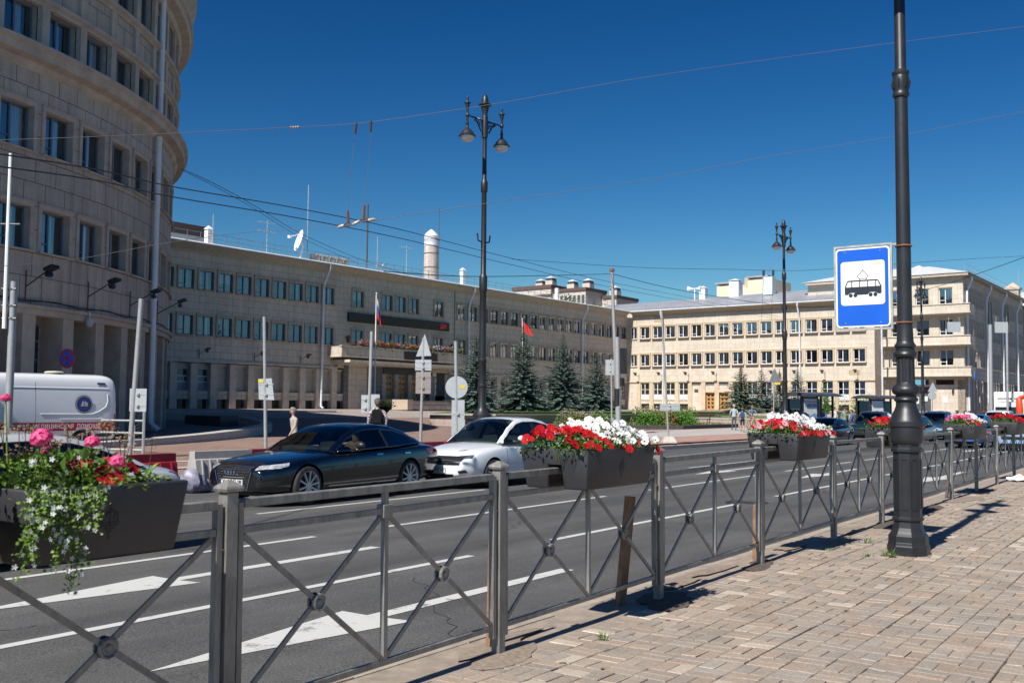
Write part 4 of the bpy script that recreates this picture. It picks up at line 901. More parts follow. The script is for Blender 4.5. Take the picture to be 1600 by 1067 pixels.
mb = MB(); mb.prism([(-.8, 16.4), (-.8, 16.7), (.3, 16.9), (.3, 16.2)], 0, 34.4, fn=lambda u, v, d: Vector((-u, d, v-1.2))); mb.build('eave', SOFF, nb)
mb = MB(); mb.box(-10, .2, 0, 34.4, 15.3, 15.6); mb.build('roof', ROOFG, nb)
mb = MB(); mb.box(-2.6, -.9, 2.2, 3.8, 15.4, 18.4); mb.box(-2.8, -.7, 2.0, 4.0, 18.4, 18.7); mb.lathe([(1.4, 0), (.1, .8)], 4, c=(-1.75, 3, 18.7), ph=pi/4); mb.build('chimney', NBm, nb)
mb = MB(); mb.lathe([(3.6, 0), (3.6, 1.1), (3.9, 1.2), (3.3, 2.3), (2.2, 3.2), (.8, 3.8), (0, 4.0)], 24, c=(-3.2, 12.5, 15.4)); mb.build('dome', mat('pale dome metal', (.55, .54, .5), .5, .2), nb, smooth=True)
antenna(nb, -2, 9, 15.5, 22)

# --- far background houses seen over the roofs
ap = empty('apartment_tower_block', (9, 232, 4), RG, 'distant pale apartment block with dark roof edge and ventilator caps above the long wing', 'building')
APm = mat('pale apartment render', (.50, .45, .38), .85, var=.06, vs=.3); APd = mat('dark balcony glazing', (.06, .065, .08), .4, var=.3, vs=.4); BRN = mat('brown roof edge', (.10, .06, .05), .7)
mb = MB(); mb.box(-11, 0, 0, 11, 0, 25.2); mb.box(0, 9, 1.0, 10, 0, 24.2); mb.box(-3, 13, 8.0, 18, 0, 22.8); mb.build('wall', APm, ap)
mb = MB(); mb.box(-11.3, .3, -.3, 11.3, 25.2, 26.0); mb.box(-11.4, .3, -.35, .2, 23.4, 23.8); mb.box(.3, 9.3, .7, 10, 24.2, 24.9); mb.box(9.4, 13.3, 7.7, 18, 22.8, 23.5); mb.build('roof', BRN, ap)
for i in range(4):
    for k in range(7): mb = MB(); mb.box(.8+k*1.2, 1.5+k*1.2, .93, .99, 21.3-i*3, 23.2-i*3); mb.build('window', APd, ap)
    for k in range(4): mb = MB(); mb.box(-9.8+k*2.6, -8.3+k*2.6, -.06, -.01, 20.4-i*3, 22.2-i*3); mb.build('window', APd, ap)
for (x, y, z) in ((-2, 3, 26), (3.5, 4, 24.9), (7.5, 4.5, 24.9), (11.5, 10, 23.5), (-7, 6, 26)):
    mb = MB(); mb.box(x-1, x+1, y-1, y+1, z, z+1.3, 0); mb.lathe([(1.5, 1.9), (.1, 2.5)], 4, c=(x, y, z), ph=pi/4, mi=1); mb.box(x-.9, x+.9, y-.9, y+.9, z+1.302, z+1.9, 2); mb.build('ventilator', [APm, ZINC, APd], ap)
ch2 = empty('cream_stepped_house', (36.4, 162, 1.9), RG, 'cream blank-walled house with stepped chimneys behind the sunlit wing roof', 'building')
ch2.scale = (.62, 1, 1)
CRM = mat('cream render', (.66, .58, .42), .85, var=.05, vs=.3)
mb = MB()
mb.prism([(-11, 14.6), (-5.2, 16.4), (-5.2, 19.6), (0.2, 20.0), (3.6, 18.8), (3.6, 20.4), (9, 20.6), (9, 17.6), (13, 16.3), (13, 0), (-11, 0)], 0, 10, fn=lambda u, v, d: Vector((u, d, v))); mb.build('wall', CRM, ch2)
mb = MB(); mb.box(-5.5, .4, -.3, 2, 19.95, 20.25); mb.box(3.3, 9.3, -.3, 2, 20.62, 20.9); mb.bar((9, -.1, 17.6), (13.2, -.1, 16.4), .3); mb.bar((-11.2, -.1, 14.6), (-5.2, -.1, 16.5), .3); mb.box(13.2, 22, 1, 6, 15.4, 15.8); mb.build('roof_flashing', ROOFG, ch2)
mb = MB(); mb.box(13.2, 22, 1.2, 6, 0, 15.4); mb.box(2.0, 5.0, 1, 3, 18.6, 20.9); mb.build('chimney', mat('ochre wall', (.46, .35, .24), .85), ch2)
lb = empty('dark_roof_house', (-40.4, 112, 12), RG, 'white and dark brown top floor peeking out between round tower and grey wing roof', 'building')
mb = MB(); mb.box(-4, .6, 0, 6, 0, 7.2, 0); mb.box(-4.3, .9, -.3, 6, 8.9, 10.2, 1); mb.box(-4.2, .75, -.15, 6, 7.2, 8.9, 2); mb.box(-4.3, .8, -.2, 6, 6.9, 7.6, 1); mb.build('wall', [APd, BRN, WHITEP], lb)
# unseen low block, added out of frame on the left to shade the square
ow = empty('unseen_shade_block', (-30.0, 20.0, 0), RG, 'unseen low stone block added beyond the left edge to shade the square', 'building')
mb = MB(); HH = 11.0
mb.box(-20, 9, -9, 8, -.3, HH); mb.build('wall', STONE_T, ow)
mb = MB(); mb.box(-20.4, 9.4, -9.4, 8.4, HH, HH+.4); mb.build('roof', ZINC, ow)
# ------------------------------------------------------------ street fence
FQ = 3.47; FH = 1.16
posts = [-1.45, .70, 2.86, 4.86, 6.95, 9.07, 11.3, 13.3, 15.43, 17.56, 19.7, 21.85, 24.0, 26.1, 28.2, 30.3, 32.4]
FEN = bpy.data.materials.new('grey fence paint'); FEN.use_nodes = True; n = FEN.node_tree; b = n.nodes['Principled BSDF']; b.inputs['Roughness'].default_value = .42; b.inputs['Metallic'].default_value = .35
tc = N(n, 'ShaderNodeTexCoord'); mp = N(n, 'ShaderNodeMapping'); mp.inputs['Scale'].default_value = (9, 9, 2.0); a1 = N(n, 'ShaderNodeTexNoise'); a1.inputs['Scale'].default_value = 2.2; a1.inputs['Detail'].default_value = 8; a1.inputs['Roughness'].default_value = .7
n.links.new(tc.outputs['Object'], mp.inputs[0]); n.links.new(mp.outputs[0], a1.inputs['Vector']); cr = N(n, 'ShaderNodeValToRGB'); e = cr.color_ramp.elements
e[0].position = .3; e[0].color = (.14, .132, .118, 1); e[1].position = .62; e[1].color = (.285, .278, .258, 1); x = e.new(.75); x.color = (.31, .295, .265, 1)
n.links.new(a1.outputs['Fac'], cr.inputs[0]); ru = N(n, 'ShaderNodeTexNoise'); ru.inputs['Scale'].default_value = 22; ru.inputs['Detail'].default_value = 7; ru.inputs['Roughness'].default_value = .7; n.links.new(tc.outputs['Object'], ru.inputs['Vector']); rm_ = N(n, 'ShaderNodeMapRange'); rm_.inputs[1].default_value = .665; rm_.inputs[2].default_value = .70; n.links.new(ru.outputs['Fac'], rm_.inputs[0]); rx = N(n, 'ShaderNodeMixRGB'); rx.inputs[2].default_value = (.13, .065, .035, 1); n.links.new(rm_.outputs[0], rx.inputs[0]); n.links.new(cr.outputs[0], rx.inputs[1]); n.links.new(rx.outputs[0], b.inputs['Base Color'])
r1 = N(n, 'ShaderNodeMapRange'); r1.inputs[3].default_value = .3; r1.inputs[4].default_value = .65; n.links.new(a1.outputs['Fac'], r1.inputs[0]); n.links.new(r1.outputs[0], b.inputs['Roughness'])
fence = empty('street_fence', SQ(0, FQ, 0), RS, 'grey painted metal street fence with crossed bars along the kerb', 'fence')
pm = MB(); t = .029
pm.box(-t, t, -t, t, -.15, 1.105, bev=.006)
for (z0, e0, z1, e1) in ((1.105, .042, 1.118, .047), (1.118, .047, 1.128, .043), (1.128, .043, 1.152, .010)):
    vs = [(sx*e0, sy*e0, z0) for sx, sy in ((-1, -1), (1, -1), (1, 1), (-1, 1))]+[(sx*e1, sy*e1, z1) for sx, sy in ((-1, -1), (1, -1), (1, 1), (-1, 1))]
    pm.add(vs, [(i, (i+1) % 4, 4+(i+1) % 4, 4+i) for i in range(4)]+[(4, 5, 6, 7), (3, 2, 1, 0)])
post_me = pm.mesh('post', FEN)
bolt = MB()
for z in (.22, .88): bolt.lathe([(.0, 0), (.011, 0), (.011, .012), (.0, .014)], 6)
bb = MB()
bb.tube([(-.062, -.01, 0), (-.03, -.01, 0)], .008, 6)
bolt_me = bb.mesh('bolt', RUST)
TL = 1.075
def pz(s): return -.036+.056*min(1, max(0, (s-2.8)/7.5))
def bars_panel(L):
    o = {}
    m = MB(); m.box(.075, L-.075, -.022, .022, 1.035, TL, bev=.004); o['top_rail'] = m
    m = MB(); m.box(.075, L-.075, -.014, .014, .925, .955); o['mid_rail'] = m
    m = MB(); m.box(.075, L-.075, -.014, .014, .165, .193); o['bottom_rail'] = m
    m = MB(); m.box(.045, .073, -.018, .018, .12, 1.06); o['stile1'] = m; m = MB(); m.box(L-.073, L-.045, -.018, .018, .12, 1.06); o['stile2'] = m
    c = L/2; m = MB(); m.box(c-.014, c+.014, -.0135, .0135, .194, .925); m.box(c-.014, c+.014, -.0135, .0135, .956, 1.034); m.box(c-.034, c+.034, -.026, .026, .905, .975, bev=.004); o['centre_bar'] = m
    for (xa, xb) in ((.08, c-.02), (c+.02, L-.08)):
        m = MB(); m.bar((xa, .006, .2), (xb, .006, .915), .024, .012, upv=(0, 1, 0)); o['diagonal_bar%g' % xa] = m
        m = MB(); m.bar((xa, -.007, .915), (xb, -.007, .2), .024, .012, upv=(0, 1, 0)); o['diagonal_bar%g_' % xa] = m
        m = MB(); xm = (xa+xb)/2; zc = .557
        for sgn in (-1, 1):
            pr = [(.043, .010), (.043, .022), (.036, .027), (.028, .020), (.018, .018), (.012, .024), (0, .026)]
            k = len(m.v); n_ = 10; vs = []; fs = []
            for (r, y) in pr:
                for i in range(n_): tt = 2*pi*i/n_+pi/10; vs.append((xm+r*cos(tt), sgn*y, zc+r*sin(tt)))
            for j in range(len(pr)-1):
                for i in range(n_): fs.append((j*n_+i, j*n_+(i+1) % n_, (j+1)*n_+(i+1) % n_, (j+1)*n_+i))
            m.add(vs, fs)
        o['medallion%g' % xa] = m
    return o
import re
for i, s in enumerate(posts):
    p = put('post', post_me, fence, (s, 0, pz(s)+R.uniform(-.006, .006)), (R.uniform(-.012, .012), R.uniform(-.012, .012), R.uniform(-.03, .03)))
    put('bolt', bolt_me, p, (0, 0, .30)); put('bolt', bolt_me, p, (0, 0, .86))
    if i+1 < len(posts):
        L = posts[i+1]-s
        pn = None
        for k, m in bars_panel(L).items():
            nm = re.sub(r'[\d._]+$', '', k.replace('_bar', '-bar')).replace('-bar', '_bar')
            if pn is None: pn = m.build('panel', FEN, fence, (s, 0, pz(s)), (R.uniform(-.008, .008), -atan2(pz(posts[i+1])-pz(s), L), 0))
            else: m.build(nm, FEN, pn, smooth=False)
# leaning planks that prop the fence, road side
def plank(s, q, lean_s, lean_q, h, w, th, label, m=WOODP):
    mb = MB(); mb.box(-w/2, w/2, -th/2, th/2, 0, h, bev=.003)
    o = mb.build('wooden_plank', m, None, SQ(s, q, -.03), (0, 0, 0), label=label, cat='plank', group='boards leaning on the fence')
    o.rotation_euler = (lean_q, lean_s, RS); return o
plank(4.955, 3.60, .0, .02, .83, .045, .03, 'narrow weathered board hidden behind the second post from the left')
plank(6.62, 3.62, .10, .05, .82, .11, .035, 'broad brown board leaning left of the third post, below the first clear planter')
plank(9.32, 3.60, .0, .02, .56, .075, .07, 'short square wooden stake standing right of the fourth fence post')
plank(17.9, 3.62, .33, .05, .95, .07, .04, 'dark board leaning steeply behind the far fence posts', mat('dark wood', (.07, .055, .05), .8, var=.3, vs=10))

# ------------------------------------------------------------ hanging planters and flowers
PLM = mat('anthracite planter', (.030, .030, .034), .5, var=.18, vs=7, bump=.12, bs=90)
SOIL = mat('potting soil', (.03, .02, .014), .95, var=.4, vs=40)
def planter(s0, s1, label):
    L = s1-s0; cx = (s0+s1)/2; z0, z1 = .935, 1.195
    e = empty('hanging_planter', SQ(cx, FQ, pz(cx)), RS, label, 'planter', 'saddle planters hung on the fence')
    mb = MB(); hw, hb = .262, .228; xt, xb = L/2, L/2-.035
    # saddle cross-section: two troughs joined above the rail
    sec = [(-hw, z1), (-hb, z0), (-.06, z0), (-.048, 1.09), (.048, 1.09), (.06, z0), (hb, z0), (hw, z1)]
    def X(z): return xb+(xt-xb)*(z-z0)/(z1-z0)
    n_ = len(sec); vs = [(-X(z), y, z) for y, z in sec]+[(X(z), y, z) for y, z in sec]
    fs = [(i, i+n_, i+1+n_, i+1) for i in range(n_-1)]
    fs += [(0, 1, 2, 3), (0, 3, 4, 7), (4, 5, 6, 7)]; fs += [(8+3, 8+2, 8+1, 8), (8+7, 8+4, 8+3, 8), (8+7, 8+6, 8+5, 8+4)]
    # rim and soil
    rim = [(-xt, -hw), (xt, -hw), (xt, hw), (-xt, hw)]; r2 = .022
    base = len(vs)
    vs += [(x*(1-r2/abs(x)), y*(1-r2/abs(y)), z1) for x, y in rim]+[(x*(1-r2/abs(x)), y*(1-r2/abs(y)), z1-.045) for x, y in rim]
    o_ = [0, 8, 15, 7]
    fs += [(o_[i], o_[(i+1) % 4], base+(i+1) % 4, base+i) for i in range(4)]+[(base+i, base+(i+1) % 4, base+4+(i+1) % 4, base+4+i) for i in range(4)]
    mb.add(vs, fs)
    tub = mb.build('tub', PLM, e)
    bv = tub.modifiers.new('b', 'BEVEL'); bv.width = .014; bv.segments = 2; bv.limit_method = 'ANGLE'; bv.angle_limit = radians(40)
    for p in tub.data.polygons: p.use_smooth = True
    mb = MB(); mb.box(-xt+.025, xt-.025, -hw+.025, hw-.025, z1-.08, z1-.03); mb.build('soil', SOIL, e)
    # pressed city mark on the pavement side
    mb = MB(); yy = lambda z: -(hb+(hw-hb)*(z-z0)/(z1-z0))-.002
    def st(x0, za, x1, zb, w=.006):
        d = Vector((x1-x0, 0, zb-za)).normalized(); nn = Vector((-d.z, 0, d.x))*w/2
        mb.face([(x0+nn.x, yy(za+nn.z), za+nn.z), (x0-nn.x, yy(za-nn.z), za-nn.z), (x1-nn.x, yy(zb-nn.z), zb-nn.z), (x1+nn.x, yy(zb+nn.z), zb+nn.z)])
    for a in ((-.04, 1.06, .04, 1.06), (-.035, 1.05, .035, 1.05), (-.03, 1.06, -.03, 1.085), (0, 1.05, 0, 1.125), (-.012, 1.1, .012, 1.1), (.03, 1.06, .03, 1.09), (-.03, 1.085, 0, 1.105), (.03, 1.09, 0, 1.115), (-.022, 1.04, .022, 1.04), (-.012, 1.03, .012, 1.03), (0, 1.03, 0, 1.0), (-.02, 1.07, -.01, 1.095), (.014, 1.07, .02, 1.1)): st(*a, w=.005)
    mb.build('pressed_mark', mat('dark mark', (.017, .017, .018), .6), e, fix=False)
    return e
def leafmat(name, c1, c2, tr=.25):
    m = bpy.data.materials.new(name); m.use_nodes = True; n = m.node_tree; L = n.links; b = n.nodes['Principled BSDF']; b.inputs['Roughness'].default_value = .55; b.inputs['Specular IOR Level'].default_value = .35
    ob = N(n, 'ShaderNodeNewGeometry'); cr = N(n, 'ShaderNodeValToRGB'); e = cr.color_ramp.elements; e[0].color = (*c1, 1); e[1].color = (*c2, 1)
    L.new(ob.outputs['Random Per Island'], cr.inputs[0]); L.new(cr.outputs[0], b.inputs['Base Color'])
    t = N(n, 'ShaderNodeBsdfTranslucent'); mx = N(n, 'ShaderNodeMixShader'); mx.inputs[0].default_value = tr; L.new(cr.outputs[0], t.inputs[0]); out = n.nodes['Material Output']
    L.new(b.outputs[0], mx.inputs[1]); L.new(t.outputs[0], mx.inputs[2]); L.new(mx.outputs[0], out.inputs[0]); MATS[name] = m; return m
LEAF = leafmat('petunia leaf', (.035, .085, .012), (.12, .23, .035)); LEAF2 = leafmat('fresh leaf', (.06, .13, .015), (.22, .34, .05)); DRY = leafmat('dry flower heads', (.12, .07, .035), (.26, .17, .08), .1)
def petal(name, c1, c2): return leafmat(name, c1, c2, .3)
PW = petal('white petal', (.72, .72, .74), (.85, .85, .83)); PR = petal('red petal', (.33, .002, .008), (.60, .008, .014)); PP = petal('pink petal', (.75, .06, .22), (.85, .16, .36)); PDR = petal('dark red petal', (.22, .004, .01), (.45, .01, .02)); PPk = petal('pale pink petal', (.7, .25, .33), (.8, .4, .45))
YC = mat('flower throat', (.35, .38, .12), .7)
def blossom_mesh(name, m, r=.034, ruff=.006, depth=.022, lobes=5):
    mb = MB(); n_ = lobes*4; vs = [(0, 0, -depth)]; fs = []
    for j, (rr, zz) in enumerate(((.22, -depth*.55), (.62, -.001), (1.0, .0))):
        for i in range(n_):
            t = 2*pi*i/n_; lob = 1-(.16 if j == 2 else .05*j)*(1-abs(cos(t*lobes/2))); z = zz+(ruff*sin(t*lobes*2+1)+R.uniform(-.4, .4)*ruff if j == 2 else 0)-(r*.10 if j == 2 else 0)
            vs.append((r*rr*lob*cos(t), r*rr*lob*sin(t), z))
    for i in range(n_): fs.append((0, 1+i, 1+(i+1) % n_))
    for j in range(2):
        for i in range(n_): fs.append((1+j*n_+i, 1+j*n_+(i+1) % n_, 1+(j+1)*n_+(i+1) % n_, 1+(j+1)*n_+i))
    mb.add(vs, fs); mb.m = [1]*n_+[0]*(2*n_)
    return mb.mesh(name, [m, YC], smooth=True)
def ball_mesh(name, m, r=.05, n_=130):      # geranium head: a ball of small florets
    mb = MB()
    for i in range(n_):
        z = 1-1.6*i/n_; t = i*2.399; q = sqrt(max(0, 1-z*z)); d = Vector((q*cos(t), q*sin(t), z)); c = d*r*R.uniform(.72, 1.05); e1 = d.orthogonal().normalized(); e2 = d.cross(e1); d = (d+Vector((R.gauss(0, .35), R.gauss(0, .35), R.gauss(0, .35)))).normalized(); a = r*.22; ph = R.uniform(0, 6)
        P_ = []
        for k in range(5): u = ph+2*pi*k/5; P_.append(c+(e1*cos(u)+e2*sin(u))*a+d*R.uniform(-.1, .2)*a)
        mb.face(P_)
    return mb.mesh(name, m)
BL = {k: [blossom_mesh('blossom', m, r_, .005+.002*i) for i in range(3)] for k, m, r_ in (('w', PW, .034), ('r', PR, .033), ('d', PDR, .031), ('p', PP, .03), ('k', PPk, .03))}
BG = {'P': [ball_mesh('flower_head', PP, .05)], 'R': [ball_mesh('flower_head', PR, .045)]}
def foliage(e, nleaf, x0, x1, y0, y1, z0, zh, m=LEAF, size=.03, name='foliage', stems=True, sag=0):
    mb = MB()
    for i in range(nleaf):
        x = R.uniform(x0, x1); y = R.uniform(y0, y1); ex = min(x-x0, x1-x)/(x1-x0)*2; dome = (.55+.45*min(1, ex*3))*(1-.5*abs((y-(y0+y1)/2)/((y1-y0)/2))**2)
        z = z0+zh*dome*R.random()**.7-sag*R.random(); c = Vector((x+R.gauss(0, .012), y+R.gauss(0, .02), z)); l = size*R.uniform(.6, 1.3)
        d = Vector((R.gauss(0, 1), R.gauss(0, 1), R.gauss(.3, .6))).normalized(); s_ = d.cross(Vector((R.gauss(0, .3), R.gauss(0, .3), 1))).normalized()*l*.33; up_ = s_.cross(d).normalized()*l*.12
        mb.face([c, c+d*l*.45+s_+up_, c+d*l, c+d*l*.45-s_+up_])
        if stems and i % 9 == 0: mb.tube([(x, y, z0-.03), tuple((Vector((x, y, z0))+c)/2), tuple(c)], .0022, 3, cap=False)
    return mb.build(name, m, e, fix=False)
def blossoms(e, kinds, n, x0, x1, y0, y1, z0, zh, spread=1.0, face=(-.35, -.75, .55), sc_=1.0, top=True):
    fd = Vector(face).normalized()
    pts = []; tries = 0
    while len(pts) < n and tries < n*40:
        tries += 1; x = R.uniform(x0, x1); y = R.uniform(y0, y1); yn = (y-(y0+y1)/2)/((y1-y0)/2)
        ex = min(x-x0, x1-x)/(x1-x0)*2; h = zh*(.5+.5*min(1, ex*2.5))
        z = z0+h*(1-.9*max(0, -yn)**1.4)*R.uniform(.75, 1.05)+.01
        p = Vector((x, y, z))
        if all((p-o).length > .033*spread for o in pts): pts.append(p)
    for p in pts:
        k = R.choice(kinds); src = BL.get(k) or BG[k]; yn = (p.y-(y0+y1)/2)/((y1-y0)/2)
        d = (fd+Vector((R.gauss(0, .35), R.gauss(0, .3)+.25*yn, R.gauss(.15, .25)))).normalized(); s = sc_*R.uniform(.7, 1.18)
        o = put('blossom' if k in BL else 'flower_head', R.choice(src), e, p, d.to_track_quat('Z', 'Y').to_euler(), (s, s, s))
def plant(sx, label, group=None):
    return empty('flowering_plant', SQ(sx, FQ, 1.16+pz(sx)), RS, label, 'flowers', group or 'flowers planted in the fence planters')
# planter 1 (very near, left)
planter(.78, 1.72, 'dark planter of red petunias cut off by the left edge of the photo')
PL = [(1.80, 2.45), (5.45, 6.39), (9.40, 10.40), (13.45, 14.5), (18.2, 19.35), (22.75, 23.95)]
planter(*PL[0], 'short dark planter nearest the camera, with tiny white flowers trailing down its front')
planter(*PL[1], 'anthracite planter of red and white petunias right of the second fence post')
planter(*PL[2], 'anthracite planter between the lamp post and the big central planter, with wooden stake below')
planter(*PL[3], 'anthracite planter half hidden behind the foreground lamp post')
planter(*PL[4], 'anthracite planter with pink and white flowers just right of the foreground lamp post')
planter(*PL[5], 'farthest anthracite planter, full of red flowers, at the right edge')
# 1: red petunias left, trailing white bacopa, pink geraniums, dry heads
e = plant(1.42, 'dark red petunias in the planter cut off by the left edge')
foliage(e, 420, -.5, .3, -.26, .22, 0, .11); blossoms(e, 'rrd', 44, -.45, .28, -.29, .15, .03, .12, 1.3, face=(-.2, -.8, .5))
e = plant(1.955, 'bacopa with tiny white flowers trailing down the front of the nearest planter')
foliage(e, 650, -.15, .24, -.25, .22, -.02, .16, LEAF2, .022)
mb = MB()
BAC = []
for (x, l) in [(-.16, .20), (-.13, .24), (-.10, .15), (-.07, .22), (-.03, .27), (.0, .31), (.03, .25), (.05, .14), (.08, .08), (-.12, .12), (.02, .33), (-.15, .26), (-.05, .2)]:
    p = Vector((x, -.27, .03)); path = [p.copy()]
    for k in range(8):
        p = p+Vector((R.gauss(-.004, .008), R.gauss(-.006, .004)-(.012 if k < 2 else 0), -l/8+(.012 if k == 0 else 0))); path.append(p.copy())
    mb.tube(path, .0018, 3, cap=False)
    for q in path[1:]:
        for j in range(13):
            c = q+Vector((R.gauss(0, .014), R.gauss(-.006, .012), R.gauss(0, .014))); d = Vector((R.gauss(0, 1), R.gauss(-.6, .6), R.gauss(0, .8))).normalized(); ll = .014*R.uniform(.7, 1.3); s_ = d.orthogonal().normalized()*ll*.4
            mb.face([c, c+d*ll*.5+s_, c+d*ll, c+d*ll*.5-s_])
            if j in (0, 5, 9): BAC.append(c+Vector((0, -.012, 0)))
mb.build('trailing_stems', LEAF2, e, fix=False)
star = MB()
for k in range(5):
    t = 2*pi*k/5; star.face([(0, 0, 0), (.006*cos(t-.45), .006*sin(t-.45), .0015), (.0095*cos(t), .0095*sin(t), .001), (.006*cos(t+.45), .006*sin(t+.45), .0015)])
star_me = star.mesh('blossom', PW)
for i in range(70): BAC.append(Vector((R.uniform(-.16, .16), R.uniform(-.28, -.16), R.uniform(.0, .15))))
R.shuffle(BAC)
for c in BAC[:70]: put('blossom', star_me, e, c, (Vector((R.gauss(0, .4), -1, R.gauss(.4, .3)))).normalized().to_track_quat('Z', 'Y').to_euler(), (1.15,)*3)
st_ = MB()
for c in BAC[70:105]:
    M_ = Matrix.Translation(c) @ (Vector((R.gauss(0, .4), -1, R.gauss(.4, .3)))).normalized().to_track_quat('Z', 'Y').to_matrix().to_4x4()
    for k in range(5):
        t = 2*pi*k/5; st_.face([M_ @ Vector(v) for v in ((0, 0, 0), (.006*cos(t-.45), .006*sin(t-.45), .0015), (.0095*cos(t), .0095*sin(t), .001), (.006*cos(t+.45), .006*sin(t+.45), .0015))])
o = st_.build('small_blossoms', PW, e, fix=False); o['kind'] = 'stuff'
e = plant(1.95, 'pink geraniums with round heads above the nearest planter')
foliage(e, 260, -.14, .38, -.2, .22, .0, .15, LEAF, .05, stems=False)
gp = [(-.26, -.1, .17, .52), (-.02, -.12, .20, .80), (.22, -.05, .18, .58), (.24, -.18, .11, .62), (.10, .05, .15, .5), (-.06, .05, .34, .38)]
sm = MB()
for (x, y, z, s) in gp[:5]+[(gp[5])]:
    put('flower_head', BG['P'][0], e, (x, y, z), (R.uniform(-.3, .3), .2, R.uniform(0, 6)), (s, s, s*.85)); sm.tube([(x*.8, y*.6, 0), (x*.95, y*.8, z*.6), (x, y, z-.01)], .003, 5)
sm.build('stem', LEAF2, e)
e = plant(2.1, 'withered brown flower heads sticking up from the nearest planter')
mb = MB(); 
for i in range(30):
    x = R.uniform(-.26, .28); y = R.uniform(-.15, .2); h = R.uniform(.14, .24); p = Vector((x+R.gauss(0, .03), y, h)); mb.tube([(x, y, 0), tuple((Vector((x, y, 0))+p)/2), tuple(p)], .0018, 3)
    for j in range(16):
        c = p+Vector((R.gauss(0, .012), R.gauss(0, .012), R.gauss(0, .01))); d = Vector((R.gauss(0, 1), R.gauss(0, 1), R.gauss(0, 1))).normalized()*.014; s_ = d.orthogonal().normalized()*.004; mb.face([c, c+d*.5+s_, c+d, c+d*.5-s_])
mb.build('dry_heads', DRY, e, fix=False)
e = plant(2.28, 'small dark red petunias and fresh leaves at the right end of the nearest planter')
foliage(e, 320, -.2, .14, -.26, .2, -.01, .09, LEAF2, .034); blossoms(e, 'dd', 12, -.22, .05, -.26, .1, .01, .09, 1.2)
def two(sx, L, redn, whn, lr, lw_, side=1, extra='', kinds='r', seeds=0):
    a = plant(sx-side*L*.24, lr); foliage(a, 760, -L*.30, L*.30, -.27, .27, 0, .13); blossoms(a, kinds, redn, -L*.29, L*.29, -.31, .2, .015, .135, 1.1)
    b_ = plant(sx+side*L*.2, lw_); foliage(b_, 700, -L*.34, L*.34, -.27, .27, 0, .15, LEAF); blossoms(b_, 'w', whn, -L*.33, L*.33, -.27, .26, .05, .15, 1.2, sc_=1.0)
    return a, b_
a, b_ = two(5.92, .98, 52, 62, 'bright red petunias at the left of the planter under the tall double lamp', 'mass of white petunias in the planter below the tall double lamp')
blossoms(b_, 'rd', 9, .22, .32, -.29, -.1, -.02, .10, 1.0); put('flower_head', BG['P'][0], a, (.02, .2, .13), (0, 0, 0), (.55,)*3)
a, b_ = two(9.9, 1.03, 58, 58, 'bright red petunias at the left of the planter in front of the bus shelter', 'white petunias in the planter in front of the bus shelter', kinds='rrk'); blossoms(b_, 'dkd', 16, -.2, .35, -.31, -.2, -.0, .05, 1.0)
a, b_ = two(14.0, 1.1, 62, 22, 'bright red petunias directly left of the foreground lamp post', 'sparse white and red flowers directly right of the foreground lamp post'); blossoms(b_, 'rdk', 14, -.3, .3, -.3, 0, .0, .10, 1)
a, b_ = two(18.8, 1.15, 30, 70, 'mixed pink flowers right of the foreground lamp post', 'white petunias right of the foreground lamp post, above the blue car', kinds='ppkr')
for x in (-.25, -.08, .1, .22): put('flower_head', BG['P'][0], a, (x, R.uniform(-.1, .1), .16), (0, 0, 0), (.9,)*3)
a = plant(23.35, 'dense red petunias in the farthest planter at the right edge'); foliage(a, 900, -.58, .58, -.27, .27, 0, .14); blossoms(a, 'rrrd', 95, -.58, .58, -.3, .26, .03, .15, 1.1, sc_=1.25); blossoms(a, 'w', 4, -.2, .1, -.1, .26, .1, .12, 1.1)

# ------------------------------------------------------------ lamp posts
def oct_rings(mb, prof, n, mi=0, c=(0, 0, 0), ph=0): mb.lathe(prof, n, c, mi, ph)
LX = (4.02, 10.16)
lp = empty('lamp_post', (*LX, 0), RS, 'black cast iron lamp post in the foreground carrying the blue tram sign', 'lamp post')
mb = MB(); f8 = 1/cos(pi/8)
mb.lathe([(r*f8, z) for r, z in ((.19, -.02), (.192, .09), (.185, .10), (.18, .125), (.178, .13), (.178, .19), (.16, .215), (.15, .235), (.136, .27), (.128, .32), (.128, .335), (.142, .345), (.142, .365), (.126, .38))], 8, ph=pi/8)
mb.build('base', BLACKM, lp)
mb = MB(); mb.lathe([(r*f8, z) for r, z in ((.125, .37), (.125, 1.02), (.143, 1.03), (.143, 1.055), (.128, 1.07), (.128, 1.12))], 8, ph=pi/8)
for k in range(8):
    a = pi/4*k; M_ = Matrix.Rotation(a, 4, 'Z')
    for (y0, y1, z0, z1) in ((-.038, .038, .45, .462), (-.038, .038, .95, .962), (-.038, -.026, .462, .95), (.026, .038, .462, .95)): mb.box(.1245, .1315, y0, y1, z0, z1, M=M_)
mb.build('panelled_column', BLACKM, lp)
mb = MB(); mb.lathe([(r, z) for r, z in ((.12, 1.09), (.15, 1.12), (.157, 1.15), (.157, 1.27), (.17, 1.285), (.17, 1.33), (.155, 1.35), (.14, 1.40), (.115, 1.45), (.10, 1.49), (.098, 1.53), (.112, 1.54), (.118, 1.555), (.112, 1.57), (.10, 1.58), (.10, 1.60), (.125, 1.615), (.137, 1.64), (.137, 1.66), (.125, 1.685), (.095, 1.71), (.085, 1.73))], 32); mb.build('bulged_collar', BLACKM, lp, smooth=True)
mb = MB()
pr = [(.085, 1.72), (.083, 1.98)]; n_ = 48; vs = []; 
for r, z in pr:
    for i in range(n_): t = 2*pi*i/n_; rr = r+(.004 if i % 4 < 2 else -.004); vs.append((rr*cos(t), rr*sin(t), z))
mb.add(vs, [(i, (i+1) % n_, n_+(i+1) % n_, n_+i) for i in range(n_)])
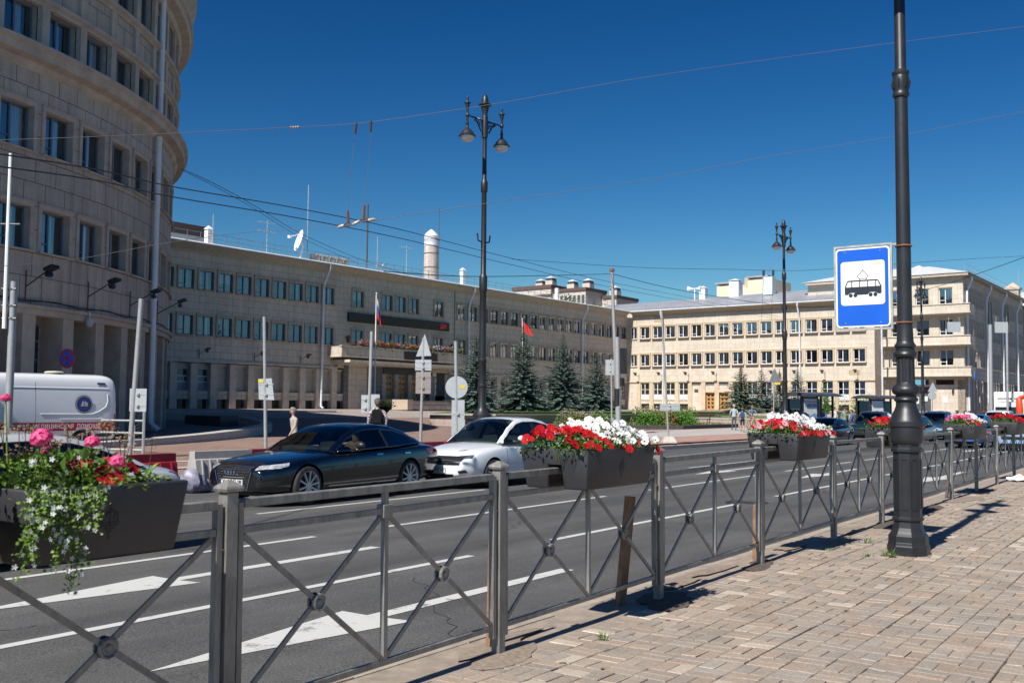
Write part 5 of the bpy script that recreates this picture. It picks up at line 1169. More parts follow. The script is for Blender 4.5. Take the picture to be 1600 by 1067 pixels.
mb.lathe([(.084, 1.98), (.104, 1.99), (.112, 2.015), (.104, 2.04), (.092, 2.05), (.092, 2.08), (.104, 2.09), (.104, 2.11), (.088, 2.13), (.082, 2.15), (.076, 2.3)], 24, cap=False); mb.build('fluted_shaft', BLACKM, lp, smooth=True)
mb = MB(); mb.lathe([(.074, 2.28), (.064, 4.68), (.08, 4.69), (.085, 4.71), (.078, 4.73), (.074, 4.75), (.082, 4.78), (.082, 4.88), (.076, 4.91), (.086, 4.93), (.086, 4.95), (.062, 4.97), (.056, 4.99), (.05, 7.3), (.07, 7.32), (.07, 7.36), (.03, 7.4), (.02, 7.6), (0, 7.65)], 24)
for k in range(8):
    t = pi/4*k; mb.tube([(.078*cos(t), .078*sin(t), 4.87), (.09*cos(t), .09*sin(t), 4.83), (.08*cos(t), .08*sin(t), 4.78)], .01, 5)
mb.build('pole', BLACKM, lp, smooth=True)
OPAL = mat('frosted lamp glass', (.62, .60, .55), .25, var=.05)
def arms(parent, z, half, sc_=1.0):
    mb = MB()
    for sgn in (-1, 1):
        mb.tube([(0, 0, z), (sgn*half, 0, z+.0)], .035*sc_, 6)
        mb.tube([(sgn*.05, 0, z-.55*sc_), (sgn*.28*sc_, 0, z-.5*sc_), (sgn*.42*sc_, 0, z-.28*sc_), (sgn*.62*sc_, 0, z-.04*sc_)], .035*sc_, 6)
        for k in range(4): mb.tube([(sgn*(.12+.1*k)*sc_, 0, z-.02), (sgn*(.15+.1*k)*sc_, 0, z-(.42-.07*k)*sc_), (sgn*(.08+.09*k)*sc_, 0, z-(.30-.05*k)*sc_)], .018*sc_, 5)
        mb.lathe([(.0, -.09), (.05, -.07), (.055, 0), (0, .03)], 8, c=(sgn*.62*sc_, 0, z-.06*sc_))
    mb.build('bracket', BLACKM, parent, smooth=True)
    for sgn in (-1, 1):
        c = (sgn*half, 0, z); s = sc_; mb = MB()
        mb.lathe([(r*s, h*s) for r, h in ((.055, -.45), (.075, -.40), (.08, -.36), (.05, -.33), (.05, -.1), (.08, -.06), (.09, 0), (.08, .06), (.05, .1), (.05, .26), (.09, .4), (.1, .52), (.145, .54), (.14, .58), (.06, .6), (.035, .72), (.055, .78), (.03, .86), (0, .88))], 14, c=c)
        mb.lathe([(r*s, h*s) for r, h in ((.055, -.46), (.07, -.56), (.18, -.66), (.28, -.78), (.31, -.86), (.39, -.92), (.385, -.955), (.30, -.96))], 20, c=c, cap=False)
        l_ = mb.build('lantern', BLACKM, parent, smooth=True)
        mb = MB(); mb.lathe([(r*s, h*s) for r, h in ((.31, -.95), (.295, -1.04), (.24, -1.13), (.14, -1.19), (0, -1.21))], 20, c=c, cap=False); mb.build('globe', OPAL, l_, smooth=True)
arms(lp, 6.95, .55, .6)
mb = MB(); mb.tube([(0, 0, 3.05), (0, 0, 3.0)], .073, 16); 
mb = MB()
for z in (3.13, 2.34): mb.tube([(.078*cos(t), .078*sin(t), z) for t in [i*pi/8 for i in range(16)]], .009, 6, closed=True)
mb.build('pipe_clamp', RUST, lp)
def big_lamp(px, Y, label, tall=0):
    x = (px-800)/F_PX*Y; z0 = gz(x, Y) if Y > 30 else -.2
    e = empty('lamp_post', (x, Y, z0), radians(49), label, 'lamp post', 'tall double-armed black lamps along the far kerb')
    mb = MB(); mb.box(-.42, .42, -.42, .42, -.3, 1.16, bev=.02); mb.box(-.46, .46, -.46, .46, 1.16, 1.27, bev=.02); mb.box(-.46, .46, -.46, .46, -.3, .25, bev=.03)
    for a in range(4):
        M_ = Matrix.Rotation(a*pi/2, 4, 'Z'); vs = []
        mb.tube([M_ @ Vector((.425, .24*cos(t), .72+.24*sin(t))) for t in [i*pi/8 for i in range(16)]], .025, 5, closed=True)
    mb.build('pedestal', BLACKM, e)
    mb = MB(); mb.lathe([(.34, 1.27), (.34, 1.33), (.22, 1.45), (.15, 1.6), (.14, 2.3), (.165, 2.33), (.165, 2.4), (.14, 2.43), (.135, 3.2), (.155, 3.23), (.155, 3.3), (.13, 3.33), (.122, 4.4), (.115, 5.7), (.125, 5.72), (.145, 5.8), (.145, 6.25), (.125, 6.3), (.098, 6.35), (.095, 8.0), (.09, 9.3), (.10, 9.32), (.125, 9.36), (.125, 9.7), (.10, 9.75), (.08, 9.8), (.075, 11.3), (.11, 11.32), (.11, 12.05), (.1, 12.1), (.09, 12.2), (.15, 12.45), (.16, 12.5), (.24, 12.52), (.24, 12.55), (.13, 12.58), (.12, 12.72), (.08, 12.88), (0, 12.95)], 16)
    mb.build('pole', BLACKM, e, smooth=True); arms(e, 11.95, .92, .80)
    mb = MB(); 
    for sgn in (-1, 1): mb.tube([(0, 0, 7.5), (sgn*.3, 0, 7.55), (sgn*.34, 0, 7.8)], .03, 5)
    mb.build('flag_bracket', BLACKM, e); return e
L2 = big_lamp(754, 35.5, 'tallest black double lamp in mid view, behind the white hatchback car')
L3 = big_lamp(1227, 59, 'black double lamp standing beside the bus shelter')
L4 = big_lamp(1442, 84, 'small distant double lamp seen just right of the foreground pole')
# ------------------------------------------------------------ tram stop sign
sg = empty('tram_stop_sign', (LX[0], LX[1], 2.73), RS, 'blue and white tram stop sign clamped to the foreground lamp post', 'sign')
# local frame: +y points away from the pavement (road side), face looks along -x
BLUE = mat('sign blue', (.005, .09, .52), .35, var=.06, vs=4, coat=.3); SW = mat('sign white', (.72, .71, .68), .4, var=.05, vs=5, coat=.2); SK = mat('sign black', (.02, .025, .035), .4); TUBE = mat('galvanised square tube', (.36, .355, .33), .55, .3, var=.25, vs=9)
def sy(u): return .82-u if False else .10+.58-u     # u from the outer edge
W_, H_ = .60, .88; y1 = .115+W_; y0 = .115; zc0 = -.44
mb = MB(); q = .022
mb.box(-.0, q, y0, y0+q, -.45, .45); mb.box(0, q, y1-q, y1, -.45, .45); mb.box(.0, q, y0+q, y1-q, .428, .45); mb.box(.0, q, y0+q, y1-q, -.45, -.428); mb.box(.001, q-.001, .05, y0, .42, .44); mb.box(.001, q-.001, .05, y0, -.40, -.38)
mb.build('frame', TUBE, sg)
def rrect(w, h, r, n=6):
    P_ = []
    for cx, cy, a0 in ((w/2-r, h/2-r, 0), (-w/2+r, h/2-r, pi/2), (-w/2+r, -h/2+r, pi), (w/2-r, -h/2+r, 3*pi/2)):
        for i in range(n+1): a = a0+pi/2*i/n; P_.append((cx+r*cos(a), cy+r*sin(a)))
    return P_
yc = (y0+y1)/2; face_fn = lambda u, v, d: Vector((-d, yc-u, v))    # u to the right as read, v up
def flat(poly, d, m, name, parent=None, th=.0012):
    mb = MB(); mb.prism(poly, d, d+th, fn=face_fn); return mb.build(name, m, parent or sg)
flat(rrect(.555, .835, .035), .001, SIGNB, 'plate', None, .002); board = flat(rrect(.553, .833, .035), .0032, SW, 'white_border'); flat(rrect(.525, .805, .028), .0046, BLUE, 'blue_field'); flat([(x_, y_+.045) for x_, y_ in rrect(.453, .463, .033)], .006, SW, 'white_square')
UP = .045; SC = .453/420.0      # tram pictogram, in units of the white square (420 x 430)
def pp(*pts): return [((x-210)*SC, (215-y)*SC+UP) for x, y in pts]
pic = MB()
def pf_(poly, d=.0075, mi=0): pic.prism(poly, d, d+.001, fn=face_fn, mi=mi)
body = pp((38, 250), (62, 192), (75, 186), (345, 186), (357, 192), (388, 250), (388, 318), (380, 326), (352, 326), (345, 316), (325, 308), (280, 308), (262, 322), (262, 330), (155, 330), (150, 318), (130, 308), (90, 308), (72, 322), (68, 326), (42, 326), (38, 318))
pf_(body)
for w4 in (((50, 252), (70, 200), (102, 200), (102, 252)), ((111, 252), (111, 200), (178, 200), (178, 252)), ((187, 252), (187, 200), (254, 200), (254, 252)), ((263, 252), (263, 200), (330, 200), (330, 252))): pf_(pp(*w4), .0088, 1)
pf_(pp((339, 252), (339, 200), (350, 200), (376, 252)), .0088, 1)
for cx in (95, 140, 285, 330): pf_([((cx-210+19*cos(t))*SC, (215-332+19*sin(t))*SC+UP) for t in [i*pi/10 for i in range(20)]], .0088, 0)
def strokep(a, b, w=5):
    (xa, ya), (xb, yb) = a, b; dx, dy = xb-xa, yb-ya; l = hypot(dx, dy); nx, ny = -dy/l*w/2, dx/l*w/2; pf_(pp((xa+nx, ya+ny), (xb+nx, yb+ny), (xb-nx, yb-ny), (xa-nx, ya-ny)), .0076)
for a, b in (((210, 92), (160, 148)), ((210, 92), (262, 142)), ((160, 148), (178, 172)), ((262, 142), (248, 172)), ((178, 172), (248, 172)), ((210, 78), (210, 94)), ((178, 172), (186, 188)), ((248, 172), (240, 188))): strokep(a, b)
pic.build('tram_pictogram', [SK, SW], sg)
mb = MB()
for u in (-.18, .18):
    for v in (-.375, .375): mb.prism([(u+.007*cos(t), v+.007*sin(t)) for t in [i*pi/4 for i in range(8)]], .006, .010, fn=face_fn)
mb.build('rivet', mat('old rivet', (.25, .22, .1), .6), sg)
# ------------------------------------------------------------ cars
CARGLASS = glassmat('car glass', (.50, .60, .57), .05); TINT = glassmat('tinted car glass', (.05, .07, .08), .16)
TYRE = mat('tyre rubber', (.016, .016, .017), .75, var=.15, vs=20); RIM = mat('alloy rim', (.60, .61, .62), .30, .6, var=.06); CHROME = mat('chrome', (.65, .66, .68), .12, 1.0, var=.03); BLKPL = mat('black plastic', (.014, .014, .015), .45, var=.1)
LENS = mat('headlight lens', (.50, .52, .55), .08, .4, var=.6, vs=14, coat=1); REDL = mat('tail light red', (.30, .008, .01), .12, var=.2, coat=1); CABIN = mat('dark cabin', (.025, .025, .028), .8); PLATE = mat('number plate white', (.66, .66, .64), .4, var=.03); PTXT = mat('plate characters', (.015, .015, .018), .5)
def paint(name, col, metal=0.0, rough=.28, gaps=(), zlo=.22, zhi=.92, hwid=.7):
    m = mat(name, col, rough, metal, var=.03, vs=1.0, coat=1.0, spec=.6); n = m.node_tree; L = n.links; b = n.nodes['Principled BSDF']
    old = b.inputs['Base Color'].links[0].from_socket; tc = N(n, 'ShaderNodeTexCoord'); sp = N(n, 'ShaderNodeSeparateXYZ'); L.new(tc.outputs['Object'], sp.inputs[0])
    acc = None
    for g in gaps:
        s = N(n, 'ShaderNodeMath', operation='SUBTRACT'); L.new(sp.outputs[0], s.inputs[0]); s.inputs[1].default_value = g
        a = N(n, 'ShaderNodeMath', operation='ABSOLUTE'); L.new(s.outputs[0], a.inputs[0]); c = N(n, 'ShaderNodeMath', operation='LESS_THAN'); L.new(a.outputs[0], c.inputs[0]); c.inputs[1].default_value = .007
        if acc is None: acc = c
        else: t = N(n, 'ShaderNodeMath', operation='MAXIMUM'); L.new(acc.outputs[0], t.inputs[0]); L.new(c.outputs[0], t.inputs[1]); acc = t
    if acc:
        for (k, op, v) in ((2, 'GREATER_THAN', zlo), (2, 'LESS_THAN', zhi)):
            c = N(n, 'ShaderNodeMath', operation=op); L.new(sp.outputs[k], c.inputs[0]); c.inputs[1].default_value = v; t = N(n, 'ShaderNodeMath', operation='MULTIPLY'); L.new(acc.outputs[0], t.inputs[0]); L.new(c.outputs[0], t.inputs[1]); acc = t
        ay = N(n, 'ShaderNodeMath', operation='ABSOLUTE'); L.new(sp.outputs[1], ay.inputs[0]); c = N(n, 'ShaderNodeMath', operation='GREATER_THAN'); L.new(ay.outputs[0], c.inputs[0]); c.inputs[1].default_value = hwid; t = N(n, 'ShaderNodeMath', operation='MULTIPLY'); L.new(acc.outputs[0], t.inputs[0]); L.new(c.outputs[0], t.inputs[1])
        mx = N(n, 'ShaderNodeMixRGB'); L.new(t.outputs[0], mx.inputs[0]); L.new(old, mx.inputs[1]); mx.inputs[2].default_value = (.004, .004, .004, 1); L.new(mx.outputs[0], b.inputs['Base Color'])
    return m
def interp(tab, x):
    if x <= tab[0][0]: return tab[0][1:]
    for a, b in zip(tab[:-1], tab[1:]):
        if x <= b[0]:
            t = (x-a[0])/(b[0]-a[0]); t = t*t*(3-2*t)*.5+t*.5
            return tuple(u+(v-u)*t for u, v in zip(a[1:], b[1:]))
    return tab[-1][1:]
WHM = {}
def wheel_meshes(r, w, style):
    k = (r, w, style)
    if k in WHM: return WHM[k]
    mb = MB(); pr = [(r*.73, -w*.5), (r*.765, -w*.5), (r*.93, -w*.48), (r*.985, -w*.38), (r, -w*.2), (r, w*.2), (r*.985, w*.38), (r*.93, w*.48), (r*.765, w*.5), (r*.73, w*.46), (r*.70, w*.2)]
    n_ = 36; vs = [(q*cos(2*pi*i/n_), y, q*sin(2*pi*i/n_)) for q, y in pr for i in range(n_)]; fs = [(j*n_+i, j*n_+(i+1) % n_, (j+1)*n_+(i+1) % n_, (j+1)*n_+i) for j in range(len(pr)-1) for i in range(n_)]
    mb.add(vs, fs); ty = mb.mesh('tyre', TYRE, True)
    mb = MB(); pr = [(r*.75, -w*.49), (r*.77, -w*.51), (r*.73, -w*.49), (r*.70, -w*.40), (r*.69, w*.3)]; vs = [(q*cos(2*pi*i/n_), y, q*sin(2*pi*i/n_)) for q, y in pr for i in range(n_)]
    mb.add(vs, [(j*n_+i, j*n_+(i+1) % n_, (j+1)*n_+(i+1) % n_, (j+1)*n_+i) for j in range(len(pr)-1) for i in range(n_)])
    ns = {'a': 10, 'b': 5, 'c': 7}[style]; tw = .030 if style == 'a' else .035
    for i in range(ns):
        a = 2*pi*i/ns+.2
        for da in ((-.09, .09) if style == 'b' else (0,)):
            p = (r*.16*cos(a), -w*.42, r*.16*sin(a)); q = (r*.725*cos(a+da), -w*.46, r*.725*sin(a+da)); mb.bar(p, q, tw, .025, upv=(0, 1, 0))
    c = 14; pr = [(r*.2, -w*.36), (r*.19, -w*.45), (r*.1, -w*.47), (0, -w*.47)]; vs = [(q*cos(2*pi*i/c), y, q*sin(2*pi*i/c)) for q, y in pr for i in range(c)]; mb.add(vs, [(j*c+i, j*c+(i+1) % c, (j+1)*c+(i+1) % c, (j+1)*c+i) for j in range(len(pr)-1) for i in range(c)])
    rm = mb.mesh('rim', RIM, True); rm.set_sharp_from_angle(angle=radians(40))
    mb = MB(); mb.lathe([(r*.63, 0), (0, .001)], 24, cap=False); dk = mb
    mb = MB(); vs = [(r*.70*cos(2*pi*i/24), -w*.1, r*.70*sin(2*pi*i/24)) for i in range(24)]; mb.face(vs); dk = mb.mesh('brake_disc', mat('dark brake', (.03, .03, .032), .5, .5))
    WHM[k] = (ty, rm, dk); return WHM[k]

def car(name, loc, rz, label, cat, P, paintm, plate_txt=None, face='gen', group=None, driver=False, detail=True):
    """P: L,W, wheels(x), r, side profile tables. +x runs from nose to tail, z up from the road."""
    e = empty(name, loc, rz, label, cat, group)
    L, W = P['L'], P['W']; hw = W/2
    # lower body sections
    top = P['top']          # (x, z of hood/deck centre, z of shoulder, half width factor at shoulder)
    xs = P['xs']; nsec = []
    for x in xs:
        zt, zs, wf, zb = interp(top, x)
        w_ = hw*wf
        pts = [(0, zb), (w_*.80, zb), (w_*.93, zb+.05), (w_*.985, zb+.16), (w_, zb+(zs-zb)*.50), (w_*.995, zb+(zs-zb)*.74), (w_*.965, zs-.035), (w_*.90, zs), (w_*.72, zs+(zt-zs)*.55), (w_*.4, zt-.012*1), (0, zt)]
        nsec.append([(x, y, z) for y, z in pts])
    m = MB(); k = len(nsec[0]); full = []
    for s in nsec: full.append(s+[(x, -y, z) for (x, y, z) in reversed(s[1:-1])])
    K = len(full[0]); m.v = [p for s in full for p in s]
    for i in range(len(full)-1):
        for j in range(K): m.f.append((i*K+j, i*K+(j+1) % K, (i+1)*K+(j+1) % K, (i+1)*K+j)); m.m.append(0); m.uv.append(None)
    # rounded nose and tail caps
    for i0, sg_ in ((0, -1), (len(full)-1, 1)):
        ring = full[i0]; cz = (ring[0][2]+ring[k-1][2])/2; prev = i0*K
        for (sc1, dx) in ((.93, P['cap'][0 if sg_ < 0 else 1]*.7), (.6, P['cap'][0 if sg_ < 0 else 1])):
            base = len(m.v)
            for (x, y, z) in ring: m.v.append((x+sg_*dx*(1-.55*(abs(y)/hw)**2), y*sc1, cz+(z-cz)*sc1))
            for j in range(K): m.f.append((prev+j, prev+(j+1) % K, base+(j+1) % K, base+j)); m.m.append(0); m.uv.append(None)
            prev = base
        m.f.append(tuple(range(prev, prev+K))); m.m.append(0); m.uv.append(None)
    me = m.mesh('body', paintm, True); bm = bmesh.new(); bm.from_mesh(me); bmesh.ops.recalc_face_normals(bm, faces=bm.faces); bm.to_mesh(me); bm.free()
    body = put('body', me, e)
    ss = body.modifiers.new('s', 'SUBSURF'); ss.levels = ss.render_levels = 2
    cut = MB(); cl = MB()
    for x in P['wheels']:
        for sg_ in (-1, 1):
            r = P['r']*1.13
            vs = [(x+r*cos(2*pi*i/32), y, P['r']+r*sin(2*pi*i/32)) for y in (sg_*hw*.55, sg_*hw*1.2) for i in range(32)]
            cut.add(vs, [(i, (i+1) % 32, 32+(i+1) % 32, 32+i) for i in range(32)]+[tuple(range(31, -1, -1)), tuple(range(32, 64))])
    co = cut.build('tmpcut', BLKPL, e); bo = body.modifiers.new('b', 'BOOLEAN'); bo.operation = 'DIFFERENCE'; bo.object = co; bo.solver = 'EXACT'
    try: bo.material_mode = 'TRANSFER'
    except Exception: pass
    dg = bpy.context.evaluated_depsgraph_get(); nm = bpy.data.meshes.new_from_object(body.evaluated_get(dg)); body.modifiers.clear(); body.data = nm; nm.name = 'body'; bpy.data.objects.remove(co)
    nm.polygons.foreach_set('use_smooth', [True]*len(nm.polygons)); nm.set_sharp_from_angle(angle=radians(38))
    bvh = BVHTree.FromPolygons([v.co for v in nm.vertices], [p.vertices for p in nm.polygons])
    # cabin
    ct = P['cabin']          # (x, z, half width at this edge) from windscreen base over the roof to rear window base
    belt = P['belt']         # (x, z, half width) beltline
    n_ = 40; x0, x1 = ct[0][0], ct[-1][0]
    C = []
    for i in range(n_+1):
        x = x0+(x1-x0)*i/n_; z, w_ = interp(ct, x)[:2]; bz, bw = interp(belt, x)[:2]; C.append((x, z, w_, bz, bw))
    xr0, xr1 = P['roof']      # x where the roof sheet begins and ends
    sh = [(-1, 0), (-.93, .018), (-.7, .035), (-.35, .048), (0, .052), (.35, .048), (.7, .035), (.93, .018), (1, 0)]
    rf_ = MB(); wsn = MB(); rgl = MB(); sid = MB(); pil = MB()
    def rowp(c):
        k0 = min(1, (c[0]-x0)/.7, (x1-c[0])/.5); bow = .10*min(1, max(0, (xr0-c[0])/.3)) if c[0] < xr0 else -.07*min(1, max(0, (c[0]-xr1)/.3))
        return [(c[0]-bow*(1-t*t), c[2]*t, c[1]+h*(.15+.85*k0)-(.03*(1-k0))) for t, h in sh]
    for i in range(n_):
        a, b_ = C[i], C[i+1]; xm = (a[0]+b_[0])/2; ra, rb = rowp(a), rowp(b_)
        tgt = rf_ if xr0 <= xm <= xr1 else (wsn if xm < xr0 else rgl)
        for j in range(8):
            edge = j in (0, 7)
            (rf_ if (edge and tgt is not rf_) else tgt).face([ra[j], ra[j+1], rb[j+1], rb[j]])
        for s_ in (-1, 1):
            def side(c, f): return (c[0], s_*(c[4]+(c[2]-c[4])*f), c[3]+(c[1]-c[3])*f)
            ha, hb = a[1]-a[3], b_[1]-b_[3]
            fa = max(0, 1-.065/max(ha, .01)); fb = max(0, 1-.065/max(hb, .01))
            inpil = any(p0 <= xm <= p1 for p0, p1 in P['pillars'])
            if ha > .03 or hb > .03:
                (rf_ if inpil == 2 else (pil if inpil else sid)).face([side(a, 0), side(b_, 0), side(b_, fb), side(a, fa)], 0 if xm < P['pillars'][1][0] else 1)
                rf_.face([side(a, fa), side(b_, fb), side(b_, 1), side(a, 1)])
    rf_.build('roof', paintm, body, smooth=True, sharp=50); wsn.build('windscreen', CARGLASS, body, smooth=True); rgl.build('rear_window', P.get('rearglass', TINT), body, smooth=True)
    sid.build('side_window', [P.get('frontglass', CARGLASS), P.get('rearglass', TINT)], body, smooth=True); pil.build('window_pillar', BLKPL, body)
    # trim line round the side glass
    tr = MB()
    for s_ in (-1, 1):
        up_ = [(c[0], s_*(c[4]+(c[2]-c[4])*max(0, 1-.06/max(c[1]-c[3], .01))+.004), c[3]+(c[1]-c[3])*max(0, 1-.06/max(c[1]-c[3], .01))) for c in C if c[1]-c[3] > .07]
        lo = [(c[0], s_*(c[4]+.006), c[3]+.004) for c in C if c[1]-c[3] > .07]
        tr.tube(up_, .012, 4); tr.tube(lo, .013, 4)
    tr.build('window_trim', CHROME if P.get('chrome') else BLKPL, body)
    # interior: seats, dashboard
    it = MB(); bz = belt[len(belt)//2][1]; cx0, cx1 = xr0, xr1
    for x in (cx0+.30, cx0+1.25):
        for y in (-hw*.42, hw*.42):
            it.box(x, x+.14, y-.22, y+.22, bz-.3, bz+.12, bev=.04); it.box(x+.01, x+.1, y-.12, y+.12, bz+.14, bz+.30, bev=.03)
    it.box(x0+.25, x0+.62, -hw*.8, hw*.8, bz-.2, bz+.02, bev=.04); it.build('interior', CABIN, e)
    if driver:
        d = MB(); d.lathe([(0, -.14), (.07, -.12), (.085, 0), (.07, .1), (0, .13)], 10, c=(cx0+.25, -hw*.42, bz+.22)); d.box(cx0+.16, cx0+.34, -hw*.42-.2, -hw*.42+.2, bz-.3, bz+.1, bev=.06)
        d.build('driver_silhouette', mat('driver clothing', (.16, .09, .06), .8), e, smooth=True)
    # wheels
    ty, rm, dk = wheel_meshes(P['r'], .22, P.get('rims', 'b'))
    for x in P['wheels']:
        for s_ in (-1, 1):
            w_ = put('wheel', ty, e, (x, s_*(hw-.125), P['r']), (0, 0, 0 if s_ < 0 else pi)); put('rim', rm, w_); put('brake_disc', dk, w_)
    ub = MB(); ub.box(P['wheels'][0]-.6, P['wheels'][1]+.6, -hw*.5, hw*.5, .17, .45); ub.build('underbody', BLKPL, e)
    # helpers that lay pieces on the body skin
    def skin(poly, axis, m, nm_, off=.006, sub=10, parent=None):
        # poly: 4 corners in (u,v); axis 'f': (y,z) from the nose, 'r': from the tail, 's-'/'s+': (x,z) from the side
        g = MB(); G = []
        for i in range(sub+1):
            row = []
            for j in range(sub+1):
                u_, v_ = i/sub, j/sub; p = [(poly[0][q]*(1-u_)+poly[1][q]*u_)*(1-v_)+(poly[3][q]*(1-u_)+poly[2][q]*u_)*v_ for q in (0, 1)]
                if axis == 'f': o_, d_ = Vector((-2, p[0], p[1])), Vector((1, 0, 0))
                elif axis == 'r': o_, d_ = Vector((L+2, p[0], p[1])), Vector((-1, 0, 0))
                elif axis == 's-': o_, d_ = Vector((p[0], -3, p[1])), Vector((0, 1, 0))
                elif axis == 's+': o_, d_ = Vector((p[0], 3, p[1])), Vector((0, -1, 0))
                elif axis == 't': o_, d_ = Vector((p[0], p[1], 3)), Vector((0, 0, -1))
                h = bvh.ray_cast(o_, d_)
                row.append((h[0]+h[1]*off if h[1].dot(d_) < 0 else h[0]-h[1]*off) if h[0] else None)
            G.append(row)
        for i in range(sub):
            for j in range(sub):
                q = [G[i][j], G[i+1][j], G[i+1][j+1], G[i][j+1]]
                if all(x is not None for x in q) and max((q[a]-q[(a+1) % 4]).length for a in range(4)) < .28: g.face(q)
        if not g.f: return None
        return g.build(nm_, m, parent or body, smooth=True)
    P['detail'](skin, e, body, bvh, MB)
    # mirrors, handles
    mx_ = x0+.62; bzz, bww = interp(belt, mx_)[:2]
    for s_ in (-1, 1):
        mm = MB(); M_ = Matrix.Translation((mx_, s_*(bww+.10), bzz+.085)) @ Matrix.Diagonal((.075, .105, .07, 1))
        vs = []; 
        for i in range(7):
            for j in range(12): a = pi*i/6; t = 2*pi*j/12; vs.append(M_ @ Vector((sin(a)*cos(t)*(1 if cos(t) < 0 else .45), cos(a), sin(a)*sin(t))))
        mm.add(vs, [(i*12+j, i*12+(j+1) % 12, (i+1)*12+(j+1) % 12, (i+1)*12+j) for i in range(6) for j in range(12)]); mm.bar((mx_+.02, s_*(bww-.01), bzz+.02), (mx_+.02, s_*(bww+.06), bzz+.06), .05, mi=1)
        mm.build('wing_mirror', [paintm if not P.get('blackmirror') else BLKPL, BLKPL], body, smooth=True)
    for hx in P.get('handles', ()):
        for ax in ('s-', 's+'):
            skin([(hx, P['hz']), (hx+.19, P['hz']+.005), (hx+.19, P['hz']+.035), (hx, P['hz']+.03)], ax, CHROME if P.get('chrome') else paintm, 'door_handle', .022, 3)
    if plate_txt:
        pz, px_ = P['plate']; h = bvh.ray_cast(Vector((-2, 0, pz)), Vector((1, 0, 0))); x_ = h[0].x-.025 if h[0] else -.1
        mb = MB(); mb.box(x_, x_+.02, -.26, .26, pz-.056, pz+.056, 0); mb.box(x_-.002, x_, -.262, .262, pz+.05, pz+.058, 1); mb.box(x_-.002, x_, -.262, .262, pz-.058, pz-.05, 1); mb.box(x_-.002, x_, -.105, -.100, pz-.05, pz+.05, 1)
        pl = mb.build('number_plate', [PLATE, PTXT], body)
        text_obj('plate_text', plate_txt[0], .105, PTXT, pl, (x_-.003, .078, pz), (pi/2, 0, -pi/2), .001, spacing=.92, bold=.001); text_obj('plate_region', plate_txt[1], .085, PTXT, pl, (x_-.003, -.183, pz+.006), (pi/2, 0, -pi/2), .001, spacing=.9, bold=.001)
    return e, body

def ring_tube(mb, c, rx, rz, r, n=20, yaw=0):
    mb.tube([(c[0]-abs(0), c[1]+rx*cos(2*pi*i/n), c[2]+rz*sin(2*pi*i/n)) for i in range(n)], r, 5, closed=True)
XS = lambda L: [0, .06, .18, .4, .7, 1.0, 1.35, 1.7, 2.1, 2.5, 2.9, 3.3, 3.7]+[L-.85, L-.5, L-.22, L-.06, L]
SEDAN = dict(L=4.84, W=1.87, r=.34, wheels=(.83, 3.72), rims='a', cap=(.10, .06), xs=XS(4.84),
    top=[(0, .69, .63, .70, .26), (.18, .76, .70, .86, .22), (.5, .83, .765, .95, .2), (1.0, .89, .82, .985, .19), (1.6, .945, .87, 1.0, .19), (2.6, .94, .905, 1.0, .19), (3.6, .96, .94, 1.0, .2), (4.2, 1.0, .955, .975, .22), (4.62, 1.0, .93, .92, .28), (4.84, .95, .86, .85, .36)],
    cabin=[(1.50, .93, .76), (1.75, 1.055, .71), (2.05, 1.20, .66), (2.35, 1.305, .62), (2.6, 1.345, .605), (3.0, 1.355, .60), (3.4, 1.325, .605), (3.75, 1.245, .625), (4.1, 1.11, .66), (4.36, 1.00, .70)],
    belt=[(1.50, .90, .84), (2.2, .925, .885), (3.2, .955, .885), (3.9, .985, .84), (4.36, 1.0, .76)], roof=(2.42, 3.55), pillars=((2.98, 3.07), (3.0, 3.01), (3.78, 3.81)), handles=(2.66, 3.52), hz=.80, chrome=True, plate=(.42, 0), blackmirror=True)
def audi_detail(skin, e, body, bvh, MB):
    hx = bvh.ray_cast(Vector((-2, 0, .5)), Vector((1, 0, 0)))[0].x
    g = skin([(.42, .68), (-.42, .68), (-.33, .30), (.33, .30)], 'f', BLKPL, 'grille', .008, 10)
    mb = MB()
    def sx(y, z): h = bvh.ray_cast(Vector((-2, y, z)), Vector((1, 0, 0))); return (h[0].x if h[0] else hx)-.014
    for k in range(8):
        z = .34+k*.042; w_ = .33+.09*(z-.30)/.38
        if z < .68: mb.tube([(sx(y, z), y, z) for y in [-w_+.02+2*(w_-.02)*i/8 for i in range(9)]], .005, 4)
    ol = [(.42, .68), (0, .695), (-.42, .68), (-.435, .6), (-.34, .30), (.34, .30), (.435, .6)]
    mb.tube([(sx(y, z)-.002, y, z) for y, z in ol], .011, 5, closed=True); mb.build('grille_trim', CHROME, g or body)
    mb = MB()
    for k in range(4): y = .108-.072*k; ring_tube(mb, (sx(y, .60)-.012, y, .60), .048, .048, .0075)
    mb.build('emblem', CHROME, body)
    for s in (1, -1):
        skin([(s*.47, .69), (s*.78, .73), (s*.80, .66), (s*.50, .625)], 'f', LENS, 'headlight', .012, 10); skin([(s*.52, .43), (s*.83, .47), (s*.83, .38), (s*.55, .34)], 'f', BLKPL, 'air_intake', .01, 8)
        ax = 's-' if s < 0 else 's+'
        skin([(.10, .70), (.46, .745), (.40, .69), (.12, .645)], ax, LENS, 'headlight', .010, 10); skin([(4.28, .88), (4.8, .90), (4.8, .74), (4.4, .76)], ax, REDL, 'tail_light', .008, 8)
        skin([(s*.42, .9), (s*.9, .9), (s*.9, .76), (s*.42, .77)], 'r', REDL, 'tail_light', .008, 6); skin([(1.35, .30), (3.42, .30), (3.42, .325), (1.35, .325)], ax, CHROME, 'sill_trim', .008, 14)
SEDAN['detail'] = audi_detail
BLACKP = paint('black car paint', (.002, .003, .006), .1, .16, (1.62, 2.98, 3.92), .24, .9)
